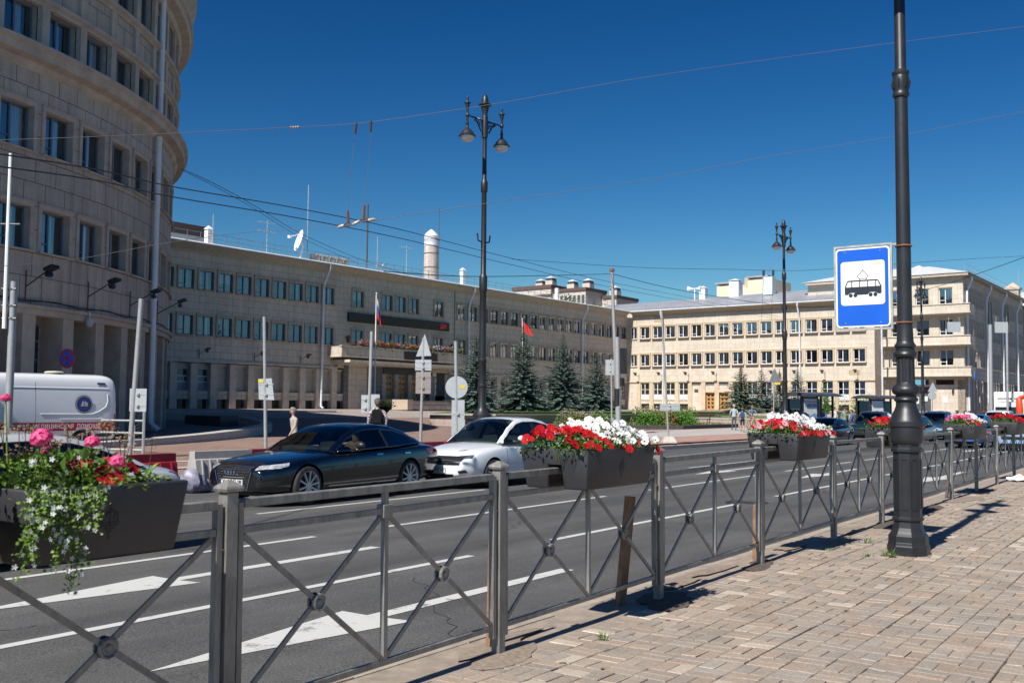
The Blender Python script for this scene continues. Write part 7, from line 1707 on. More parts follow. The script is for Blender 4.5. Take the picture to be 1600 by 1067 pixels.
shrub(1290, 88, 1.1, 3.6, 'tall narrow green thuja between the two bus shelters', BGR, 31, None, .6, 1300, .12)
shrub(1340, 92, 3.0, 2.6, 'round green bush left of the second bus shelter', BGR, 32, None, .4, 1500, .16)
gv = MB()
for i in range(1800):
    a = R.uniform(-38.5, -33.2); b = R.uniform(57, 74); 
    if a > -38.8+(b-54)*.8: continue
    z = zq(a, b)+.2; c = Vector((a+37, b-60, z)); l = R.uniform(.08, .25); t = R.uniform(0, 6.3); d = Vector((cos(t)*.4, sin(t)*.4, 1))*l; s_ = Vector((-sin(t), cos(t), 0))*.03; gv.face([c-s_, c+s_, c+d])
o = gv.build('ground_cover', BGR, e, fix=False) if False else gv.build('ground_cover', OLV, None, AB(-37, 60, 0), (0, 0, RG), fix=False, label='low green ground cover plants along the flower bed edge', cat='plants', kind='stuff')
# tree crown beyond the roofs
bt = at(912, 462, 175); e = empty('roadside_tree', (bt.x, 175, 8), 0, 'rounded green tree top rising behind the grey roof, left of the wire mast', 'tree'); rg = random.Random(5); g = MB()
for i in range(2600):
    k = i % 14; rr = random.Random(k); c0 = Vector((rr.gauss(0, 2.0), rr.gauss(0, 1.5), rr.uniform(6.5, 12.2))); d = Vector((rg.gauss(0, 1), rg.gauss(0, 1), rg.gauss(0, .8)))*.85; c = c0+d; l = rg.uniform(.2, .5); a_ = Vector((rg.gauss(0, 1), rg.gauss(0, 1), rg.gauss(0, 1))).normalized(); s_ = a_.orthogonal().normalized()*l*.4; g.face([c, c+a_*l*.5+s_, c+a_*l, c+a_*l*.5-s_])
g.build('crown', OLV, e, fix=False); g = MB(); g.tube([(0, 0, -7), (.1, 0, 4), (.3, .2, 11)], [.4, .3, .06], 8); [g.tube([(0, 0, 5+k), (rr2*1.5, .5*rr2, 9+k*.5)], [.12, .03], 5) for k, rr2 in enumerate((-1, 1, -.6, .9))]; g.build('trunk', BARK, e)
# benches in front of the steps
for k, (px, Y) in enumerate(((1092, 82), (1108, 84))):
    p = at(px, 655, Y); z0 = gz(p.x, p.y); bt = empty('park_bench', (p.x, p.y, z0+.1), RG, ['left dark wooden park bench on the paving before the steps', 'right dark wooden park bench on the paving before the steps'][k], 'bench', 'benches before the steps')
    mb = MB()
    for j in range(3): mb.box(-1.0, 1.0, -.25+j*.16, -.12+j*.16, .42, .46)
    mb.build('seat', mat('dark bench wood', (.05, .03, .022), .6, var=.2), bt); mb = MB(); mb.box(-1, 1, .22, .26, .58, .68); mb.box(-1, 1, .24, .28, .75, .86); mb.build('backrest', MATS['dark bench wood'], bt)
    for sx_ in (-.85, .85): mb = MB(); mb.bar((sx_, -.2, 0), (sx_, -.2, .42), .05); mb.bar((sx_, .2, 0), (sx_, .28, .86), .05); mb.bar((sx_, -.2, .40), (sx_, .22, .40), .04); mb.build('leg', BLACKM, bt)

# ------------------------------------------------------------ people
SKIN = mat('skin', (.42, .25, .18), .6, var=.08)
def person(px, Y, h, az, label, shirt, pants, hair=(.05, .03, .02), stride=.12, arms_=((-.05, .1), (.05, -.1)), short=False, bag=None, z=None, sitting=False, shoes=(.05, .05, .05), skirt=False, slv=True, armlift=0, head_tilt=0, hat=None, bent=0):
    p = at(px, 650, Y); z0 = gz(p.x, p.y)+.008 if z is None else z; s = h/1.75
    e = empty('person', (p.x, p.y, z0), az, label, 'person', None)
    V = []; E = []; RD = []
    def v(x, y, zz, r): V.append((x*s, y*s, zz*s)); RD.append(r*s); return len(V)-1
    b = bent
    pel = v(0, 0, .93, .125); wa = v(0, -.01+b*.05, 1.08, .115); ch = v(0, b*.14, 1.30, .135); nk = v(0, b*.2, 1.445, .055); ne = v(0, b*.24, 1.50, .043)
    E += [(pel, wa), (wa, ch), (ch, nk), (nk, ne)]
    hd = [v(0, b*.26+.015, 1.565, .070), v(0, b*.27+.004, 1.64, .108), v(0, b*.27-.004, 1.70, .085)]; E += [(ne, hd[0]), (hd[0], hd[1]), (hd[1], hd[2])]
    st = stride
    for sg_, k in ((-1, 1), (1, -1)):
        if sitting: hip = v(sg_*.09, 0, .88, .09); kn = v(sg_*.14, .32, .80-.08*k, .058); an = v(sg_*.13, .22+.12*k, .42-.1*k, .04); to = v(sg_*.13, .36+.12*k, .38-.1*k, .036)
        else: hip = v(sg_*.09, 0, .86, .088); kn = v(sg_*.095, st*k*.5+.03, .48, .058); an = v(sg_*.09, st*k-.02*(k < 0), .085+.03*(k < 0)*(st > .1), .04); to = v(sg_*.10, st*k+.14, .045, .038)
        E += [(pel, hip), (hip, kn), (kn, an), (an, to)]
        (sx_, sy_) = arms_[0 if sg_ < 0 else 1]
        sh = v(sg_*.195, b*.14, 1.385, .066); el = v(sg_*(.23+.03), sy_*.6+b*.2+armlift*.18, 1.12+armlift*.06, .043); wr = v(sg_*(.22-armlift*.06), sy_*1.4+.06+b*.25+armlift*.36, .87+armlift*.28, .030); hn = v(sg_*(.215-armlift*.06), sy_*1.5+.09+b*.25+armlift*.42, .79+armlift*.33, .034)
        E += [(ch, sh), (sh, el), (el, wr), (wr, hn)]
        base_h = hn
        for f in range(4): fv = v(sg_*(.20+.012*f-armlift*.06), sy_*1.5+.10+b*.25+armlift*.44, .70+.006*f+armlift*.33, .0085); E.append((base_h, fv))
        th = v(sg_*(.18-armlift*.06), sy_*1.5+.12+b*.25+armlift*.42, .76+armlift*.33, .009); E.append((base_h, th))
    me = bpy.data.meshes.new('body'); me.from_pydata(V, E, []); o = put('body', me, e)
    sk = o.modifiers.new('skin', 'SKIN'); sk.use_smooth_shade = True
    lay = me.skin_vertices[0].data
    for i, r in enumerate(RD): lay[i].radius = (r*(.85 if i in (pel, wa, ch) else 1)*(1.28 if i in (pel, wa, ch) else 1), r*(.8 if i in (pel, wa, ch) else 1)); lay[i].use_root = (i == pel)
    su = o.modifiers.new('sub', 'SUBSURF'); su.levels = su.render_levels = 2
    dg = bpy.context.evaluated_depsgraph_get(); nm = bpy.data.meshes.new_from_object(o.evaluated_get(dg)); o.modifiers.clear(); o.data = nm
    k_ = label[:18]
    for mm in (SKIN, mat('top '+k_, shirt, .85, var=.15, vs=12), mat('legs '+k_, pants, .85, var=.12, vs=8), mat('shoes '+k_, shoes, .6), mat('hair '+k_, hair, .8, var=.2)): nm.materials.append(mm)
    for f in nm.polygons:
        c = f.center/s; ax_ = abs(c.x); arm = ax_ > .165 and c.z < 1.45 and (c.z > .62)
        if c.z > 1.475: mi = 4 if (c.z > 1.69 or (c.z > 1.56 and c.y < b*.27+.02)) else 0
        elif arm and not (ax_ < .2 and c.z < .92): mi = 1 if (c.z > (.9 if slv else 1.18)+armlift*.3) else 0
        elif c.z > .93: mi = 1
        elif c.z > .09: mi = 2 if (not short or c.z > .50) else 0
        else: mi = 3
        f.material_index = mi; f.use_smooth = True
    hr = MB(); vs = []; n1, n2 = 8, 14; hc = Vector((0, (b*.27-.004)*s, 1.662*s))
    for i in range(n1+1):
        for j in range(n2):
            a_ = (pi*.62)*i/n1; t_ = 2*pi*j/n2; dn = -.035*max(0, -sin(t_))*(i/n1); fr = max(0, sin(t_))*(i/n1)*.075
            vs.append(hc+Vector((.103*sin(a_)*cos(t_)*(1-.02*i/n1), .118*sin(a_)*sin(t_)-.004, .112*cos(a_)+dn+fr))*s)
    hr.add(vs, [(i*n2+j, i*n2+(j+1) % n2, (i+1)*n2+(j+1) % n2, (i+1)*n2+j) for i in range(n1) for j in range(n2)]); hr.build('hair', mat('hair '+k_, hair, .8, var=.2), o, smooth=True)
    fm = MB()
    hz_ = Vector((0, b*.27*s, 1.645*s))
    for sg_ in (-1, 1): fm.box(sg_*.032*s-.01*s, sg_*.032*s+.01*s, (b*.27+.088)*s, (b*.27+.104)*s, 1.632*s, 1.645*s, 0)
    fm.box(-.02*s, .02*s, (b*.27+.075)*s, (b*.27+.096)*s, 1.573*s, 1.582*s, 1); fm.prism([(-.014*s, 1.592*s), (.014*s, 1.592*s), (0, 1.637*s)], (b*.27+.08)*s, (b*.27+.122)*s, mi=2)
    fm.build('face_features', [mat('eye dark', (.03, .02, .015), .4), mat('lips', (.32, .12, .1), .6), SKIN], o)
    if bag:
        col, (bw, bd, bh), back = bag; g = MB(); g.box(-bw/2*s, bw/2*s, -.13*s-bd*s, -.10*s, (1.02)*s, (1.02+bh)*s, bev=.05*s)
        for sg_ in (-1, 1): g.tube([(sg_*.1*s, -.1*s, 1.42*s), (sg_*.12*s, .06*s, 1.45*s), (sg_*.14*s, .15*s, 1.25*s), (sg_*.12*s, -.08*s, 1.05*s)], .014*s, 5)
        tag(g.build('backpack', mat('bag '+k_, col, .7), None, (p.x, p.y, z0), (0, 0, az)), 'backpack worn by the '+label.split(',')[0][:40].lower(), 'backpack') if False else g.build('backpack', mat('bag '+k_, col, .9, spec=.1), e)
    return e
AWAY = 0.0      # facing +Y
person(460, 29.5, 1.52, 2.2, 'elderly woman in a striped beige sweater standing behind the black sedan', (.42, .30, .24), (.42, .40, .27), (.20, .19, .18), .10, skirt=True, bent=.15)
m_ = MATS['top elderly woman in a']; n = m_.node_tree; b = n.nodes['Principled BSDF']; wv_ = N(n, 'ShaderNodeTexWave'); wv_.bands_direction = 'Z'; wv_.inputs['Scale'].default_value = 9; tc = N(n, 'ShaderNodeTexCoord'); n.links.new(tc.outputs['Object'], wv_.inputs[0]); cr = N(n, 'ShaderNodeValToRGB'); cr.color_ramp.elements[0].color = (.26, .19, .16, 1); cr.color_ramp.elements[1].color = (.48, .44, .40, 1); n.links.new(wv_.outputs['Fac'], cr.inputs[0]); n.links.new(cr.outputs[0], b.inputs['Base Color'])
person(590, 30, 1.84, AWAY, 'man in a checked shirt with a black backpack walking away behind the black sedan', (.25, .22, .24), (.30, .30, .31), (.08, .06, .05), .1, short=True, bag=((.012, .012, .014), (.26, .14, .44), True))
m_ = MATS['top man in a checked s']; n = m_.node_tree; b = n.nodes['Principled BSDF']; ck = N(n, 'ShaderNodeTexChecker'); ck.inputs['Scale'].default_value = 22; ck.inputs['Color1'].default_value = (.08, .06, .08, 1); ck.inputs['Color2'].default_value = (.55, .5, .5, 1); tc = N(n, 'ShaderNodeTexCoord'); n.links.new(tc.outputs['Object'], ck.inputs[0]); n.links.new(ck.outputs[0], b.inputs['Base Color'])
person(1147, 70, 1.80, AWAY+.2, 'man in a pale blue shirt and dark jeans walking away beside a boy', (.36, .44, .47), (.06, .075, .09), (.3, .25, .2), .08, slv=False)
person(1160, 66, 1.62, AWAY-.2, 'boy in black shorts with a blue backpack beside the man in jeans', (.40, .36, .34), (.015, .015, .018), (.10, .06, .04), .13, short=True, bag=((.03, .07, .18), (.28, .15, .44), True))
cy = person(1174, 71.5, 1.72, pi+.15, 'cyclist in a blue shirt riding toward the camera', (.12, .17, .24), (.30, .20, .13), (.12, .07, .04), .0, sitting=True, armlift=.8, bent=.7)
p = at(1174, 650, 71.5); bk = empty('bicycle', (p.x, p.y, gz(p.x, p.y)), pi+.15, 'orange-framed bicycle ridden by the cyclist in a blue shirt', 'bicycle')
for y, nm_ in ((-.52, 'w'), (.55, 'w')):
    mb = MB(); mb.tube([(0, y+.33*cos(t), .34+.33*sin(t)) for t in [i*pi/14 for i in range(28)]], .018, 6, closed=True)
    for i in range(8): mb.tube([(0, y, .34), (0, y+.32*cos(i*pi/4), .34+.32*sin(i*pi/4))], .003, 3)
    mb.build('wheel', DARK, bk)
mb = MB(); 
for a, b_ in (((0, .45, .9), (0, -.2, .82)), ((0, .45, .85), (0, -.02, .30)), ((0, -.2, .84), (0, -.02, .30)), ((0, -.52, .34), (0, -.02, .30)), ((0, -.52, .34), (0, -.2, .8)), ((0, .55, .34), (0, .43, .98))): mb.tube([a, b_], .02, 6)
mb.build('frame', mat('orange bicycle paint', (.5, .2, .04), .4), bk)
mb = MB(); mb.tube([(-.28, .40, 1.03), (0, .44, 1.0), (.28, .40, 1.03)], .014, 6); mb.build('handlebar', BLKPL, bk); mb = MB(); mb.box(-.07, .07, -.33, -.08, .86, .90, bev=.02); mb.build('saddle', BLKPL, bk)
cy.location.z += .06
person(1207, 64, 1.68, AWAY+.5, 'brown-haired person in a white top above the red petunias, left of the double lamp', (.62, .60, .58), (.1, .1, .12), (.12, .06, .035))
ppl = [(1271, 74, 1.62, 'dark-haired person in an olive top at the right end of the first bus shelter', (.10, .09, .06)), (1279, 76, 1.6, 'person in dark clothes half hidden inside the first bus shelter', (.03, .03, .035)), (1286, 66, 1.66, 'person in a bright blue jacket beside the white petunias and bus shelter', (.03, .12, .42)), (1303, 70, 1.80, 'man in a grey-white shirt with a shoulder strap behind the navy sedan', (.50, .50, .50)), (1312, 74, 1.74, 'person in a black top between the white-shirted and green-shirted men', (.03, .03, .035)), (1320, 70, 1.72, 'man in a sage green shirt behind the navy sedan roof', (.14, .24, .18)), (1324, 69, 1.5, 'short person in black right of the green-shirted man', (.02, .02, .022)), (1331, 70, 1.62, 'person in a bright yellow top behind the navy sedan roof', (.62, .58, .03)), (1345, 73, 1.72, 'person in black standing left of the second bus shelter', (.02, .02, .025)), (1364, 78, 1.78, 'person with auburn hair in front of the white shelter poster', (.12, .12, .15)), (1390, 78, 1.76, 'person in a pale pink top right of the second bus shelter', (.5, .36, .36)), (1496, 60, 1.72, 'person in a purple jacket among the cars right of the foreground lamp post', (.10, .04, .20)), (1508, 62, 1.7, 'person in a light blue top behind the far pink and white flowers', (.2, .3, .45)), (1540, 70, 1.7, 'person in dark clothes near the white box truck', (.06, .06, .07))]
for px, Y, h, lb_, c in ppl: person(px, Y, h, R.uniform(0, 6.3), lb_, c, (.06, .06, .08), (.05, .03, .022))
cv = MB(); p = at(597, 640, 33)
# flower bowl on a post seen above the man's head
bw = empty('flower_bowl', (at(597, 640, 62).x, 62, gz(at(597, 640, 62).x, 62)), 0, 'dark bowl of yellow-green flowers beside the entrance steps, above the man in the checked shirt', 'planter'); mb = MB(); mb.lathe([(.2, 0), (.12, .2), (.12, .6), (.35, .85), (.62, 1.15), (.66, 1.2), (.6, 1.2)], 16); mb.build('bowl', BLACKM, bw, smooth=True)
g = MB()
for i in range(300): c = Vector((R.gauss(0, .3), R.gauss(0, .3), 1.2+abs(R.gauss(0, .12)))); a_ = Vector((R.gauss(0, 1), R.gauss(0, 1), R.gauss(.5, .5))).normalized()*.14; s_ = a_.orthogonal().normalized()*.05; g.face([c, c+a_*.5+s_, c+a_, c+a_*.5-s_])
g.build('flowers', leafmat('yellow green', (.15, .2, .03), (.5, .5, .08), .2), bw, fix=False)
# balcony flower boxes
BALM = [leafmat('balcony leaf', (.03, .07, .015), (.10, .17, .03), .2), leafmat('balcony bloom', (.3, .03, .08), (.6, .2, .3), .2), leafmat('balcony red', (.25, .02, .02), (.5, .05, .04), .2), leafmat('balcony white', (.4, .3, .4), (.6, .55, .6), .2)]
for k in range(9):
    y0 = 67.0+k*1.72; c0 = AB(A0+1.8, y0+.8, 7.04); e = empty('balcony_flower_box', c0, RG, 'flower box on the balcony rail over the entrance, number %s from the left' % ['one', 'two', 'three', 'four', 'five', 'six', 'seven', 'eight', 'nine'][k], 'flower box', 'flower boxes along the entrance balcony')
    mb = MB(); mb.box(-.12, .12, -.8, .8, 0, .18); mb.build('box', mat('brown box', (.12, .08, .06), .7), e)
    for j, (n2, mm, sg) in enumerate(((240, BALM[0], .3), (130, BALM[[1, 2, 2, 1, 2, 1, 3, 1, 0][k]], .18))):
        g = MB()
        for i in range(n2):
            c = Vector((R.gauss(.02, .13), R.uniform(-.85, .85), .2+R.gauss(.12, .12)-(.45*R.random() if (j == 0 and R.random() < .35) else 0))); a_ = Vector((R.gauss(0, 1), R.gauss(0, 1), R.gauss(0, 1))).normalized()*.16; s_ = a_.orthogonal().normalized()*.06; g.face([c, c+a_*.5+s_, c+a_, c+a_*.5-s_])
        g.build(['foliage', 'blooms'][j], mm, e, fix=False)
# ------------------------------------------------------------ poles, signs, flags, wires, barriers, shelters
def base_at(px, py_top, Y): p = at(px, py_top, Y); return p
def pole(px_t, py_t, px_b, Y, r, label, m=GALV, name='sign_post', cat='post', grp=None, zb=None, extra=None):
    t = at(px_t, py_t, Y); pb = at(px_b, 680, Y); zb = gz(pb.x, Y) if zb is None else zb
    e = empty(name, (pb.x, Y, zb), 0, label, cat, grp); mb = MB(); mb.tube([(0, 0, -.1), (t.x-pb.x, 0, t.z-zb)], r, 12); mb.build('shaft', m, e, smooth=True)
    return e, Vector((pb.x, Y, zb)), t
def onp(e, base, px, py, Y=None): p = at(px, py, Y or base.y); return p-base
def plate_on(e, base, px0, py0, px1, py1, m=SIGNB, dy=-.04, name='sign_plate', label=None, poly=None, yaw=0, ribs=True):
    a = onp(e, base, px0, py0); b = onp(e, base, px1, py1); mb = MB()
    if poly is None: mb.box(a.x, b.x, dy-.004, dy+.004, b.z, a.z, bev=0)
    else: mb.prism([(onp(e, base, x, y).x, onp(e, base, x, y).z) for x, y in poly], dy-.004, dy+.004)
    if ribs:
        zc = (a.z+b.z)/2; w_ = abs(b.x-a.x)*.45
        for z in (zc+(a.z-b.z)*.25, zc-(a.z-b.z)*.25): mb.box((a.x+b.x)/2-w_, (a.x+b.x)/2+w_, dy-.012, dy-.0045, z-.015, z+.015); mb.tube([((a.x+b.x)/2, dy-.02, z-.03), ((a.x+b.x)/2, dy-.02, z+.03)], .045, 8)
    return mb.build(name, m, e, label=label)
G_ = 'bare metal sign posts on the square'
e, b0, t = pole(22, 440, 12, 20.5, .075, 'thick galvanised mast at the left edge with a thin white rod clamped to it', zb=-.2)
mb = MB(); p1 = onp(e, b0, 22, 242); p2 = onp(e, b0, 12, 514); p1.x -= .02; mb.tube([p2+Vector((-.02, -.1, 0)), p1+Vector((0, -.1, 0))], [.045, .035], 8); mb.build('thin_rod', WHITEP, e, smooth=True)
mb = MB(); 
for py in (452, 478, 498): q = onp(e, b0, 20, py); mb.tube([q+Vector((-.2, -.06, 0)), q+Vector((.1, -.06, 0))], .02, 6); mb.tube([q+Vector((0, 0, -.02)), q+Vector((0, 0, .02))], .085, 10)
q = onp(e, b0, 20, 352); mb.tube([q+Vector((-.2, -.1, 0)), q+Vector((.2, -.1, .0))], .022, 5); mb.build('clamp', mat('dark clamp', (.12, .12, .12), .5, .4), e)
e, b0, t = pole(221, 467, 203, 29, .075, 'leaning pale post with a grey sign back before the tower', zb=-.12); plate_on(e, b0, 204, 607, 229, 643, name='sign_plate'); 
e, b0, t = pole(413, 495, 416, 33, .058, 'slim post with a tilted sign plate and yellow sticker left of centre', zb=-.12); pl_ = plate_on(e, b0, 404, 592, 429, 625, poly=[(404, 592), (425, 591), (429, 625), (405, 624)])
q0 = onp(e, b0, 405, 593); q1 = onp(e, b0, 412, 598); mb = MB(); mb.box(q0.x, q1.x, -.055, -.050, q1.z, q0.z); mb.build('sticker', mat('yellow sticker', (.75, .5, .02), .5), e)
e, b0, t = pole(581, 518, 575, 34, .06, 'slim post carrying two grey boxes above the man in the checked shirt', zb=-.1); plate_on(e, b0, 565, 617, 577, 645, m=SIGNB, name='sign_plate'); plate_on(e, b0, 580, 616, 593, 644, m=SIGNB)
q0 = onp(e, b0, 583, 637); q1 = onp(e, b0, 588, 641); mb = MB(); mb.box(q0.x, q1.x, -.055, -.050, q1.z, q0.z); mb.build('sticker', WHITEP, e)
e, b0, t = pole(662, 528, 657, 36, .055, 'post with the back of a triangular sign over two plates', zb=-.05); plate_on(e, b0, 650, 524, 675, 558, poly=[(650, 557), (664, 522), (674, 556)], ribs=False); plate_on(e, b0, 649, 562, 674, 579); plate_on(e, b0, 650, 581, 673, 615, m=mat('brownish plate', (.30, .26, .24), .5, .2))
e, b0, t = pole(712, 533, 715, 31, .058, 'post with the back of a round sign above a tall narrow plate', zb=-.22)
c_ = onp(e, b0, 713.5, 605); mb = MB(); mb.prism([(c_.x+.345*cos(t_), c_.z+.345*sin(t_)) for t_ in [i*pi/16 for i in range(32)]], -.045, -.037); mb.build('round_plate', SIGNB, e)
mb = MB(); q0 = onp(e, b0, 720, 604); mb.box(q0.x-.02, q0.x+.13, -.052, -.0475, q0.z-.06, q0.z+.04); mb.build('sticker', MATS['yellow sticker'], e); plate_on(e, b0, 706, 625, 725, 712, ribs=True)
e, b0, t = pole(1034, 487, 1045, 47, .045, 'thin post with a wide grey plate standing on a concrete foot', zb=-.2)
plate_on(e, b0, 1031, 631, 1062, 642); mb = MB(); mb.lathe([(.46, 0), (.46, .06), (.28, .30), (.1, .32)], 4, ph=pi/4); mb.build('concrete_foot', CONC, e)
e, b0, t = pole(1209, 577, 1209, 62, .04, 'small distant post with a triangular sign back beside the double lamp', zb=-.1); plate_on(e, b0, 1202, 577, 1220, 597, poly=[(1201, 597), (1210, 575), (1221, 597)], ribs=False, m=mat('mid grey sign back', (.20, .21, .22), .5, .3)); q = onp(e, b0, 1217, 597.5); mb = MB(); mb.box(q.x-.25, q.x+.08, -.03, -.02, q.z-.12, q.z-.0); mb.build('yellow_edge', MATS['yellow sticker'], e)
e, b0, t = pole(955, 560, 956, 60, .05, 'thin post with a pale plate left of the traffic light mast', zb=-.02); plate_on(e, b0, 946, 562, 960, 586)
# catenary mast with traffic light
e, b0, t = pole(956, 425, 966, 58, .10, 'tall catenary mast with wires and a traffic light near the corner', zb=0, name='catenary_mast', cat='mast')
mb = MB(); p1 = onp(e, b0, 963, 527); mb.tube([(0, -.12, -.1), (p1.x+.03, -.12, p1.z)], .16, 12); mb.build('lower_mast', GALV, e, smooth=True)
mb = MB(); a = onp(e, b0, 968, 544); b_ = onp(e, b0, 979, 584); mb.box(a.x, b_.x, -.2, .1, b_.z, a.z, bev=.02); mb.build('advert_box', mat('black box', (.012, .012, .014), .5), e)
mb = MB(); a = onp(e, b0, 968, 590); b_ = onp(e, b0, 975, 601); mb.box(a.x, b_.x, -.3, .0, b_.z-.1, a.z, bev=.03); mb.tube([(0.05, -.15, a.z-.1), (a.x+.1, -.15, a.z-.1)], .03, 6)
for k in range(3): mb.tube([(a.x+.12, -.30, a.z-.1-k*.17), (a.x+.12, -.42, a.z-.12-k*.17)], .07, 8)
mb.build('traffic_light', BLACKM, e)
mb = MB(); a = onp(e, b0, 965, 618); mb.tube([(a.x-.03, -.12, a.z-.6), (a.x-.03, -.12, a.z+.4)], .18, 10); mb.build('black_band', BLACKM, e)
mb = MB(); a = onp(e, b0, 956, 424); mb.tube([a, a+Vector((0, 0, .15))], .16, 8); mb.build('mast_cap', RUST, e)
# right hand street masts
for (px, pt, Y, r, lb_) in ((1547, 504, 76, .14, 'thick pale catenary mast before the corner block side'), (1573, 505, 90, .10, 'slimmer mast right of the thick pale one')):
    e, b0, t = pole(px, pt, px+2, Y, r, lb_, zb=-.2, name='catenary_mast', cat='mast')
    mb = MB(); a = onp(e, b0, px, pt); mb.tube([a+Vector((0, 0, -.1)), a+Vector((0, 0, 1.6))], [.2, .12], 8); mb.build('dark_top', BLACKM, e)
for (x0, y0, x1, y1, Y, lb_) in ((1480, 503, 1501, 519, 73, 'blank pale road sign hanging in front of the corner block'), (1554, 503, 1575, 520, 71, 'blank pale road sign between the two street masts')):
    a = at(x0, y0, Y); b_ = at(x1, y1, Y); mb = MB(); mb.box(0, b_.x-a.x, -.02, .02, b_.z-a.z, 0); o = empty('hanging_sign', a, 0, lb_, 'sign'); mb.build('sign_plate', SIGNB, o); mb = MB(); mb.bar((.1, 0, 0), (.1, 0, .4), .03); mb.bar((b_.x-a.x-.1, 0, 0), (b_.x-a.x-.1, 0, .4), .03); mb.build('hanger', GALV, o)
e, b0, t = pole(1457, 598, 1457, 68, .04, 'distant post with a triangular and a round sign back right of the lamp post', zb=0); plate_on(e, b0, 1449, 598, 1464, 612, poly=[(1449, 612), (1457, 597), (1465, 612)], ribs=False)
c_ = onp(e, b0, 1456.5, 618); mb = MB(); mb.prism([(c_.x+.29*cos(t_), c_.z+.29*sin(t_)) for t_ in [i*pi/12 for i in range(24)]], -.04, -.03); mb.build('round_plate', mat('dull round back', (.36, .36, .35), .6), e)
# no stopping sign near the tower
Y = 36; c_ = at(105, 560, Y); e = empty('no_stopping_sign', (c_.x, Y, .0), 0, 'round blue no-stopping sign with red cross above the ambulance roof', 'sign')
mb = MB(); mb.tube([(0, .04, 0), (0, .04, c_.z+.2)], .03, 8); mb.build('shaft', GALV, e)
def disc(r, y, m, nm): mb = MB(); mb.prism([(r*.8*cos(t_), c_.z+r*sin(t_)) for t_ in [i*pi/16 for i in range(32)]], y, y+.004); mb.build(nm, m, e)
disc(.36, -.0, mat('sign red', (.45, .02, .03), .4), 'red_rim'); disc(.29, -.006, BLUE, 'blue_disc')
mb = MB()
for sg_ in (-1, 1): mb.bar((-.16*sg_, -.010, c_.z-.2), (.16*sg_, -.010, c_.z+.2), .05, .004, upv=(0, 1, 0))
mb.build('red_cross', MATS['sign red'], e)
# flagpoles
def flag(px_t, py_t, px_b, Y, label, cols, fpts, zb):
    t = at(px_t, py_t, Y); pb = at(px_b, 640, Y); e = empty('flagpole', (pb.x, Y, zb), 0, label, 'flagpole'); mb = MB(); mb.tube([(0, 0, 0), (t.x-pb.x, 0, t.z-zb)], [.06, .03], 8); mb.lathe([(0, 0), (.06, .06), (0, .14)], 8, c=(t.x-pb.x, 0, t.z-zb)); mb.build('shaft', WHITEP, e, smooth=True)
    nC = len(cols); g = MB(); nu = 5*nC; nv = 10; L_ = [[None]*(nv+1) for _ in range(nu+1)]
    for i in range(nu+1):
        for j in range(nv+1):
            u, v_ = i/nu, j/nv; P_ = [(fpts[0][q]*(1-u)+fpts[1][q]*u)*(1-v_)+(fpts[3][q]*(1-u)+fpts[2][q]*u)*v_ for q in (0, 1)]
            p = at(P_[0], P_[1], Y); L_[i][j] = Vector((p.x-pb.x, .12*sin(v_*9+u*2.5)*v_+.05, p.z-zb))
    for i in range(nu):
        for j in range(nv): g.face([L_[i][j], L_[i+1][j], L_[i+1][j+1], L_[i][j+1]], min(nC-1, i//5))
    g.build('flag', cols, e, smooth=True); return e
FW, FB, FR = mat('flag white', (.7, .7, .7), .8), mat('flag blue', (.03, .08, .4), .8), mat('flag red', (.5, .02, .03), .8)
flag(588, 460, 585, 66, 'tall white flagpole with a hanging white, blue and red flag before the entrance', [FW, FB, FR], [(589, 463), (589.5, 497), (596, 512), (592, 476)], .7)
e = flag(816, 500, 818, 84, 'flagpole with a red banner flying behind the spruces', [mat('banner red', (.60, .03, .03), .8)], [(817, 502), (818, 520), (834, 525), (824, 508)], .9)
for (px, py, lb_, cols, dx) in ((594, 577, 'small white, blue and red flag on a slanted staff by the doors', [FW, FB, FR], 1), (683, 577, 'small red flag on a slanted staff right of the doors', [mat('deep red cloth', (.5, .01, .01), .8)], -1)):
    p = at(px, py, 108 if dx > 0 else 114); e = empty('wall_flag', p, RG, lb_, 'flag'); mb = MB(); mb.tube([(-.9, .0, -2.1), (.2, .3, .1)], .03, 5); mb.build('staff', WHITEP, e); g = MB(); n3 = len(cols)
    for k in range(6):
        for j in range(4):
            q = []
            for (kk, jj) in ((k, j), (k+1, j), (k+1, j+1), (k, j+1)): q.append(Vector((.2-.9*kk/6*.6, .3-.1*kk/6+.12*sin(jj*1.7), .1-1.0*kk/6-1.3*jj/4)))
            g.face(q, min(n3-1, j*n3//4))
    g.build('flag', cols, e, smooth=True)
# wires
WIR = mat('dark wire', (.02, .02, .022), .6); WIL = mat('twisted bright cable', (.19, .17, .155), .5, .4); PORC = mat('porcelain insulator', (.34, .27, .20), .4, var=.2, vs=30)
wires = {}
def wire(pts, r, label, m=WIR, name='overhead_wire', grp='overhead tram wires'):
    P_ = [at(*p) for p in pts]; Q = []
    for i in range(len(P_)-1):
        for k in range(8):
            t = k/8; p0 = P_[max(i-1, 0)]; p1 = P_[i]; p2 = P_[i+1]; p3 = P_[min(i+2, len(P_)-1)]
            Q.append(.5*((2*p1)+(-p0+p2)*t+(2*p0-5*p1+4*p2-p3)*t*t+(-p0+3*p1-3*p2+p3)*t**3))
    Q.append(P_[-1]); mb = MB(); mb.tube(Q, r, 5); return mb.build(name, m, None, label=label, cat='wire', group=grp, fix=False)
o = wire([(-60, 221, 14), (120, 215, 15), (280, 208, 16), (460, 199, 17), (560, 193, 17.5), (680, 177, 18), (800, 158, 18.5), (1010, 121, 19.5), (1300, 80, 21), (1600, 42, 22), (1700, 30, 23)], .0048, 'topmost bright twisted cable crossing the whole sky above the tall lamp', WIL)
